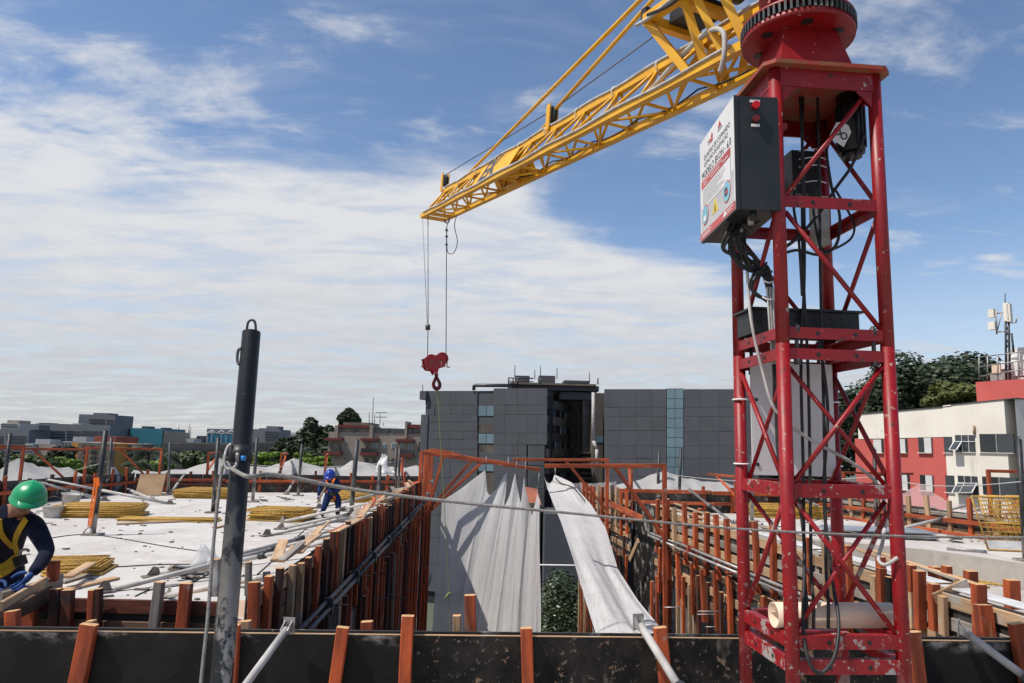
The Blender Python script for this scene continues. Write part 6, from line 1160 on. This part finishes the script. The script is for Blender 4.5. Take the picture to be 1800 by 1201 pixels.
def win(x0, y0, x1, y1, kind):
    f = part(cb, P, 'window', x0, y0, x1, y1, .11, .15, 'wall_dark')
    if kind == 'sh':
        part(f, P, 'pane', x0 + .6, y0 + .8, x0 + (x1 - x0) * .45, y1 - .5, .13, .05, 'glass_dark'); part(f, P, 'shutter', x0 + (x1 - x0) * .46, y0 + 1.0, x1 - .8, y1 - .4, .16, .05, 'shutter')
    elif kind == 'sl': part(f, P, 'shutter', x0 + .8, y0 + 1.0, x0 + (x1 - x0) * .85, y1 - .4, .16, .05, 'shutter'); part(f, P, 'pane', x0 + (x1 - x0) * .86, y0 + .8, x1 - .5, y1 - .5, .13, .05, 'glass_dark')
    elif kind == 'gl': part(f, P, 'pane', x0 + .7, y0 + .7, x1 - .6, y1 - .6, .13, .05, 'glass_mid')
    elif kind == 'big':
        h = (x0 + x1) / 2; part(f, P, 'pane', x0 + .8, y0 + .8, h - .6, y1 - .7, .13, .05, 'glass_dark'); part(f, P, 'pane', h + .6, y0 + .8, x1 - .8, y1 - .7, .13, .05, 'glass_mid'); part(f, P, 'frame', h - .5, y0 + .5, h + .5, y1 - .5, .17, .05, 'bucket')
    elif kind == 'tilt':
        part(f, P, 'pane', x0 + .7, y0 + .7, x1 - .6, y1 - .6, .13, .05, 'glass_mid'); ym = y0 + (y1 - y0) * .38; part(f, P, 'frame', x0, ym - .5, x1, ym + .6, .2, .06, 'frame_white')
        for xm in (x0 + (x1 - x0) * .36, x0 + (x1 - x0) * .70): part(f, P, 'frame', xm - .4, y0, xm + .4, y1, .19, .06, 'frame_white')
        for i, (xa, xb) in enumerate(((x0 - .5, x0 + (x1 - x0) * .36), (x0 + (x1 - x0) * .36, x1 - .5))):
            if i and kind == 'tilt' and y0 < 800: continue
            t0, t1, b0, b1 = P.at(xa, ym), P.at(xb, ym), P.at(xa, y1 - .8), P.at(xb, y1 - .8); o_ = P.n * .75 + V(0, 0, .12); b = MB()
            for s_, e_ in ((t0 + P.n * .2, t1 + P.n * .2), (t1 + P.n * .2, b1 + o_), (b1 + o_, b0 + o_), (b0 + o_, t0 + P.n * .2)): b.bar(s_, e_, .07, .05)
            o = b.build('open_sash', 'frame_white', f); MB().hexa([t0 + P.n * .19, t1 + P.n * .19, b1 + o_ * .98, b0 + o_ * .98, t0 + P.n * .21, t1 + P.n * .21, b1 + o_, b0 + o_]).build('pane', 'glass_mid', f)
    part(f, P, 'sill', x0 - .4, y1 - .1, x1 + .4, y1 + 1.0, .22, .2, 'wall_cream')
for x0, y0, x1, y1, kd in ((1537, 772, 1554, 796, 'sl'), (1579, 771, 1596, 796, 'sl'), (1616, 769, 1640, 796, 'sh'), (1661, 768, 1676, 796, 'gl'), (1681, 765, 1716, 795, 'tilt'), (1724, 763, 1784, 796, 'big'), (1541, 836, 1560, 862, 'sl'), (1582, 834, 1600, 861, 'sl'), (1619, 835, 1642, 863, 'sh'), (1664, 836, 1680, 866, 'gl'), (1686, 837, 1721, 870, 'tilt'), (1729, 839, 1790, 872, 'big'), (1624, 905, 1648, 930, 'sh')): win(x0, y0, x1, y1, kd)
b = MB(); b.tube(P.at(1715, 748) + P.n * .2, P.at(1715.5, 764) + P.n * .2, .07, 6); b.build('vent_pipe', 'raw_wood', cb)
# roof block with tank, railing and antenna mast
T = Plane(P.P - P.n * 5, P.n)
rb = part(cb, T, 'roof_block', 1716, 668, 1830, 706, 0, 8, 'wall_coral')
tk = part(cb, Plane(P.P - P.n * 7, P.n), 'water_tank_house', 1776, 610, 1830, 660, 0, 4, 'white_paint')
b = MB(); T2 = Plane(P.P - P.n * 5.2, P.n)
for x in (1721, 1736, 1754, 1772, 1792): b.tube(T2.at(x, 628 - (x - 1720) * .12), T2.at(x, 668), .05, 6)
for dy_ in (0, 17, 34): b.tube(T2.at(1721, 628 + dy_), T2.at(1810, 617 + dy_ * .9), .045, 6)
b.build('roof_railing', 'steel', cb); part(cb, T2, 'water_cylinder', 1729, 638, 1744, 654, -1, 1, 'pvc'); part(cb, T2, 'outdoor_unit', 1745, 634, 1757, 647, -1, 1, 'white_paint'); part(cb, T2, 'tank_stand', 1725, 654, 1760, 668, -1.1, 1, 'steel')
cm = thing('antenna_mast', 'cell antenna mast with pale panels on the coral building roof', 'antenna', T2.at(1771, 665)); Ta = Plane(P.P - P.n * 5.8, P.n)
b = MB()
for dx_ in (-2.5, 2.5): b.tube(Ta.at(1770 + dx_, 545), Ta.at(1772 + dx_ * 1.4, 668), .08, 6)
for k in range(9): b.tube(Ta.at(1767.5 if k % 2 else 1773, 560 + k * 11), Ta.at(1773 if k % 2 else 1767.5, 571 + k * 11), .05, 5)
b.tube(Ta.at(1778, 586), Ta.at(1782, 620), .08, 6); b.build('lattice', 'dark_steel', cm)
MB().tube(Ta.at(1767, 516), Ta.at(1767, 548), .04, 5).build('lightning_rod', 'dark_steel', cm)
b = MB(); b.tube(Ta.at(1750, 551), Ta.at(1768, 549), .06, 6); b.tube(Ta.at(1752, 584), Ta.at(1770, 582), .06, 6); b.tube(Ta.at(1751, 545), Ta.at(1752, 588), .06, 6); b.tube(Ta.at(1753, 582), Ta.at(1761, 549), .04, 6); b.tube(Ta.at(1776, 568), Ta.at(1786, 567), .05, 6); b.tube(Ta.at(1786, 567), Ta.at(1787, 557), .05, 6); b.build('arm', 'steel', cm)
for x0, y0, x1, y1 in ((1740, 544, 1750, 559), (1740, 566, 1752, 580), (1767, 533, 1776, 565), (1772, 535, 1779, 566)): part(cm, Ta, 'antenna_panel', x0, y0, x1, y1, .25, .3, 'wall_cream')
# far city on the left
def tower(name, label, Y, x0, y0, x1, m, bands=(), bm='glass_dark', dp=None, extra=(), y1=None, vb=()):
    P = PY(Y); o = bld(name, label, P, x0, x1); dp = dp or Y * .05; w_ = part(o, P, 'wall', x0, y0, x1, 785, 0, dp, m, GZ)
    for ya, yb, *xx in bands: part(o, P, 'window_band', xx[0] if xx else x0 + .6, ya, xx[1] if xx else x1 - .6, yb, Y * .0005, Y * .001, bm)
    for xa, ya, xb, yb, mm in extra: part(o, P, 'roof_house', xa, ya, xb, yb, -dp * .2, dp * .5, mm)
    for xa, ya, xb, yb in vb: part(o, P, 'window', xa, ya, xb, yb, Y * .0005, Y * .001, bm)
    return o
bd = lambda ya, n, st, h, *xx: [(ya + k * st, ya + k * st + h, *xx) for k in range(n)]
tower('office_block', 'grey office tower with dark window bands rising over the long office block', 430, 136, 729, 200, 'wall_office', bd(737, 5, 5.6, 2.4, 157, 184) + bd(738, 5, 5.6, 2.4, 187, 199), extra=((157, 725.5, 184, 729, 'wall_office'),))
tower('office_block', 'long grey office block with window bands left of the teal building', 400, 60, 746, 192, 'wall_office', [b_ for xs in ((69, 80), (83, 114), (117, 141), (143, 172), (174, 186)) for b_ in bd(758, 4, 5, 2.2, *xs)], extra=((60, 743, 76, 747, 'wall_dark'), (90, 745, 114, 747, 'wall_office'), (120, 744, 135, 747, 'wall_white')))
tower('office_block', 'lower grey office block behind the white apartments at the far left', 380, -60, 754, 50, 'wall_office', [b_ for xs in ((-50, 6), (11, 46)) for b_ in bd(766.5, 5, 5.2, 2.2, *xs)] , extra=((38, 747, 60, 755, 'wall_office'),))
tower('apartment_block', 'pale pinkish apartment block on the skyline over the office block', 620, 0, 744, 32, 'wall_white', bd(746, 2, 4, 1.6), extra=((4, 738.5, 25, 744, 'wall_beige'),))
tower('teal_building', 'windowless teal and dark grey box shaped building on the skyline', 420, 213, 754, 228, 'wall_dark', dp=30); 
P = PY(419.0); o = bld('teal_building', 'long teal clad hall joined to a dark grey box on the skyline', P, 228, 287); part(o, P, 'wall', 228, 753, 285, 785, 0, 30, 'wall_teal', GZ); part(o, P, 'end_wall', 285, 758, 290, 785, -1, 25, 'wall_beige', GZ); part(o, P, 'roof_unit', 240, 749, 252, 753, -6, 8, 'wall_dark'); part(o, P, 'roof_unit', 274, 751.5, 283, 754, -6, 8, 'wall_dark')
tower('apartment_house', 'white narrow apartment house with stair head beside the orange building', 250, 109, 776, 124, 'wall_white', vb=[(110 + a * 5, 778 + b_ * 4.5, 112.5 + a * 5, 780.3 + b_ * 4.5) for a in range(3) for b_ in range(4)], extra=((120, 768, 144, 790, 'wall_white'),))
tower('apartment_house', 'white apartment house with beige side left of the other white one', 240, 44, 780, 57, 'wall_white', vb=[(45 + a * 4, 783 + b_ * 5, 47.5 + a * 4, 785.8 + b_ * 5) for a in range(3) for b_ in range(4)], extra=((54, 772, 62, 782, 'wall_white'), (60, 773, 80, 784, 'wall_white'), (57, 781, 88, 815, 'wall_beige')))
o = tower('orange_building', 'orange apartment building with dark openings seen between orange brackets', 150, 126, 779, 203, 'wall_orange', vb=[(x, y, x + 3.4, y + 4.6) for x in (144, 158, 164, 178) for y in (783, 793, 803, 813)], dp=12)
part(o, PY(149.6), 'shade_wall', 138, 779, 202, 785, 0, .4, 'clad_tan', GZ)  # tan front puts the orange building's shaded side into the colour
for x in (145, 158, 163, 177, 190):
    for y in (783, 793, 803, 813): part(o, PY(149.3), 'window', x, y, x + 3.6, y + 5, 0, .2, 'glass_dark')
part(o, PY(150), 'roof_slab', 141, 777.5, 173, 779, 0, 10, 'wall_white')
o = tower('orange_building', 'smaller orange apartment building right of the larger one', 155, 204, 781, 207, 'wall_orange', dp=12); part(o, PY(155.2), 'wall', 207, 781, 238, 785, 0, 10, 'clad_tan', GZ); part(o, PY(155), 'roof_slab', 205, 780, 228, 781.3, 0, 10, 'wall_white')
for x in (212, 222, 230):
    for y in (787, 798, 809): part(o, PY(154.7), 'window', x, y, x + 3.5, y + 5, 0, .2, 'glass_dark')
tower('brick_block', 'brick red block behind the orange building', 190, 165, 767, 203, 'wall_brick', dp=12)
tower('city_block', 'grey slim tower between office tower and teal building', 520, 205, 760, 213, 'wall_office', bd(763, 4, 3.4, 1.5)); tower('city_block', 'pale low houses right of the teal building', 480, 290, 771, 320, 'wall_white', extra=((302, 760, 313, 771, 'wall_beige'), (318, 772, 335, 786, 'wall_white'))); tower('city_block', 'beige slim towers left of the blue glass building', 500, 345, 766, 353, 'wall_office', bd(768, 4, 3.4, 1.5), extra=((357, 761, 362, 785, 'wall_beige'),)); tower('city_block', 'hazy far towers right of the teal building', 900, 320, 772, 350, 'wall_office')
P = PY(330.0); o = bld('glass_building', 'blue glass building with white roof trusses on the skyline', P, 362, 414); part(o, P, 'wall', 364, 762, 415, 785, 0, 20, 'glass_blue', GZ); part(o, P, 'roof', 362, 754, 416, 761, -1, 22, 'wall_office')
for x in (364, 372, 389, 398, 411): part(o, P, 'mullion', x, 761, x + .8, 785, .5, .3, 'wall_white')
b = MB(); 
for x in (364, 381, 398): b.tube(P.at(x, 763), P.at(x + 8.5, 757), .35, 5); b.tube(P.at(x + 8.5, 757), P.at(x + 17, 763), .35, 5)
b.build('truss', 'wall_white', o)
tower('city_block', 'grey office blocks right of the thick black post', 420, 442, 755, 492, 'wall_office', bd(759, 6, 4.4, 1.8, 466, 491), extra=((451, 752.5, 464, 757, 'wall_office'), (464, 749, 485, 756, 'wall_office'))); tower('city_block', 'pale block just right of the thick black post', 440, 428, 756, 452, 'wall_white', bd(758, 7, 4, 1.6)); tower('city_block', 'white low block between grey offices and the trees', 520, 492, 763, 520, 'wall_white', bd(766, 4, 4, 1.4), extra=((498, 760, 520, 764, 'wall_white'),)); tower('city_block', 'far grey block rising behind the dark trees', 560, 533, 758, 545, 'wall_office')
tower('parking_block', 'long dark concrete block behind the far net', 160, 288, 781, 420, 'wall_dark', bd(789, 2, 14, 6, 300, 415), extra=((310, 779, 420, 782, 'clad_brown'),)); tower('parking_block', 'dark low building behind the bright green trees', 170, 420, 779, 560, 'wall_dark')
for x, y0 in ((312, 746), (331, 744), (333, 752)): b = MB(); b.tube(PY(500).at(x + 1.5, y0), PY(500).at(x, 785), .5, 5); tag(b.build('radio_mast', 'steel'), {312: 'thin radio mast on the roof of the beige low tower', 331: 'tallest thin radio mast right of the teal building', 333: 'shorter thin radio mast beside the tallest one'}[x], 'mast', 'radio masts')
# house roofs and lower wing seen through the slot
P = PY(60.0); o = bld('low_building', 'plain dark blue grey wall low in the slot between the two nets', P, 955, 1075); part(o, P, 'wall', 957, 905, 1090, 1000, 0, 6, 'clad_grey', GZ - 6); b = MB(); b.tube(P.at(948, 992) + V(0, -.3, 0), P.at(1080, 994) + V(0, -.3, 0), .06, 5); b.build('cable', 'white_paint', o)
P = PY(62.0); o = bld('tiled_house', 'small house with red tiled roof low behind the left net', P, 920, 960); part(o, P, 'wall', 922, 884, 946, 905, 0, 5, 'clad_tan', GZ); b = MB(); a, c = P.at(920, 884), P.at(952, 888); b.hexa([a, c, c + V(0, 5, 0), a + V(0, 5, 0), a + V(.3, 2, 1.2), c + V(-.3, 2, 1.2), c + V(-.3, 2.4, 1.2), a + V(.3, 2.4, 1.2)]); b.build('roof', 'roof_tile', o)
# ---------------------------------------------------------------- trees
def tree(name, label, c, rx, ry, rz, m, n, leaf, seed, lobes=14, flat=0.0, trunk=True, cat='tree', grp=None, zb=None):
    random.seed(seed); zb = GZ if zb is None else zb; o = thing(name, label, cat, V(c.x, c.y, zb), grp); L_ = []
    for k in range(lobes):
        a, t = rnd(0, 6.28), rnd(-.75, 1); rr = math.sqrt(max(0, 1 - (t * .8) ** 2)) * rnd(.35, .8); L_.append((c + V(rx * rr * math.cos(a), ry * rr * math.sin(a), rz * t * .62), rnd(.30, .46)))
    b = MB(); vs = []; fs = []
    for k in range(n):
        q, s_ = random.choice(L_); d = Vector((random.gauss(0, 1), random.gauss(0, 1), random.gauss(0, 1))).normalized(); rr = rnd(.55, 1.06) ** .6
        p = q + V(d.x * rx * s_, d.y * ry * s_, d.z * rz * s_ * (1 - flat)) * rr
        nn = (d + Vector((random.gauss(0, .5), random.gauss(0, .5), random.gauss(0, .5) + .35))).normalized(); _, a, u = frame(nn); l = leaf * rnd(.6, 1.35); i = len(vs)
        vs += [p + a * l, p + u * l * .6, p - a * l, p - u * l * .6]; fs.append((i, i + 1, i + 2, i + 3))
    me = bpy.data.meshes.new('crown'); orig = V(c.x, c.y, c.z); me.from_pydata([v - orig for v in vs], [], fs); me.materials.append(MATS[m]); put('crown', me, orig, o)
    if trunk:
        b = MB(); base = V(c.x, c.y, zb); r0 = max(.12, rx * .06); b.path([base, base.lerp(c, .4) + V(rx * .03, 0, 0), base.lerp(c, .75), c + V(0, 0, rz * .3)], [r0, r0 * .8, r0 * .6, r0 * .25], 8)
        for q, s_ in L_[:9]: b.path([base.lerp(c, .7), (base.lerp(c, .75) + q) / 2 + V(0, 0, -.1), q], [r0 * .45, r0 * .3, r0 * .1], 5)
        b.build('trunk', 'bark', o)
    return o
def tr_(name, label, px, py, Y, wpx, hpx, m, n, leaf, seed, **k): c = atY(px, py, Y); s_ = Y / F * 1.12; tree(name, label, c, wpx * s_ / 2, wpx * s_ / 2.2, hpx * s_ / 2, m, n, leaf, seed, **k)
tr_('broadleaf_tree', 'large round dark green tree behind the coral building', 1632, 700, 95, 235, 160, 'leaf_dark', 20000, .32, 1, lobes=34); tr_('broadleaf_tree', 'bright olive tree in front of the large dark tree', 1682, 705, 84, 95, 75, 'leaf_olive', 5000, .28, 2, flat=.4); tr_('broadleaf_tree', 'dark tree mass behind the red mast legs', 1465, 775, 85, 110, 160, 'leaf_dark', 9000, .30, 3, lobes=22); tr_('broadleaf_tree', 'dark tree left of the coral building wall', 1545, 735, 92, 90, 90, 'leaf_dark', 5000, .30, 4); tr_('broadleaf_tree', 'shadowed tree below the white board of the mast', 1370, 830, 78, 110, 70, 'leaf_dark', 5000, .28, 5)
tr_('broadleaf_tree', 'holly like dark tree low in the slot between the nets', 1008, 1078, 38, 125, 130, 'leaf_holly', 22000, .085, 6, lobes=34)
tr_('pine_tree', 'tall dark tree left of the beige apartment house', 556, 775, 140, 55, 78, 'leaf_dark', 6000, .5, 7, lobes=18); tr_('pine_tree', 'dark tree top rising over the beige apartment house roof', 611, 736, 165, 38, 34, 'leaf_dark', 3000, .5, 8, lobes=10); tr_('pine_tree', 'low dark tree between the grey offices and the tall tree', 526, 790, 145, 50, 50, 'leaf_dark', 4500, .5, 9); tr_('pine_tree', 'small dark tree by the bright green trees', 498, 792, 150, 34, 40, 'leaf_dark', 2500, .5, 19); tr_('pine_tree', 'dark tree under the tall dark one', 560, 805, 135, 60, 50, 'leaf_dark', 4500, .5, 20)
tr_('broadleaf_tree', 'bright green spreading tree beside the thick black post', 470, 808, 95, 68, 30, 'leaf_bright', 5000, .3, 10, flat=.5); tr_('broadleaf_tree', 'bright green tree over the net behind the blue worker', 552, 815, 90, 60, 26, 'leaf_bright', 4000, .3, 11, flat=.5); tr_('broadleaf_tree', 'small bright green tree between two far guard posts', 532, 803, 98, 30, 18, 'leaf_bright', 2000, .3, 18, flat=.4); tr_('broadleaf_tree', 'pale green tree top behind the dark low building', 482, 790, 180, 30, 22, 'leaf_mid', 1800, .5, 12)
for k, (px, py, wd, ht, m, lab) in enumerate(((60, 812, 60, 26, 'leaf_mid', 'green tree behind the humped left net'), (100, 818, 80, 26, 'leaf_bright', 'bright green tree low behind the humped left net'), (15, 815, 60, 40, 'leaf_dark', 'dark tree at the far left behind the first bracket'), (112, 802, 40, 34, 'leaf_dark', 'dark tree left of the orange building'), (150, 826, 70, 16, 'leaf_mid', 'low green tree in front of the orange building'), (345, 812, 60, 34, 'leaf_mid', 'green tree before the long dark concrete block'), (395, 815, 50, 26, 'leaf_dark', 'dark tree before the long dark concrete block'), (270, 822, 60, 30, 'leaf_bright', 'bright green bush under the palm trees'))): tr_('broadleaf_tree', lab, px, py, 110 + k * 3, wd, ht, m, 3000, .35, 30 + k)
def palm(px, py, Y, s, seed, label):
    random.seed(seed); c = atY(px, py, Y); o = thing('palm_tree', label, 'palm tree', V(c.x, c.y, GZ)); MB().path([V(c.x, c.y, GZ), V(c.x + .2, c.y, (GZ + c.z) / 2), c], [.25, .2, .17], 8).build('trunk', 'bark', o)
    for k in range(16):
        a = rnd(0, 6.28); el = rnd(-.2, 1.1); d = V(math.cos(a), math.sin(a), 0); sp = [c + d * (s * t * math.cos(el * .6)) + V(0, 0, s * (t * math.sin(el) - .75 * t * t)) for t in (0, .2, .4, .6, .8, 1)]; b = MB(); sd_ = V(-d.y, d.x, 0); vs = []; fs = []
        for i in range(5):
            for j in range(3):
                p = sp[i].lerp(sp[i + 1], j / 3); ll = s * .34 * (1 - abs((i + j / 3) / 5 - .45))
                for sg in (-1, 1): m_ = len(vs); q = p + sd_ * sg * ll + V(0, 0, -ll * .6) + d * ll * .4; vs += [p - d * s * .025, p + d * s * .025, q]; fs.append((m_, m_ + 1, m_ + 2))
        b.add(vs, fs); b.path(sp, .03, 4); b.build('frond', 'leaf_dark', o)
palm(262, 795, 105, 3.6, 50, 'palm tree right of the smaller orange building'); palm(288, 800, 112, 3.0, 51, 'second palm tree standing before the dark concrete block'); palm(245, 815, 100, 2.6, 52, 'low palm tree behind the far left bracket')
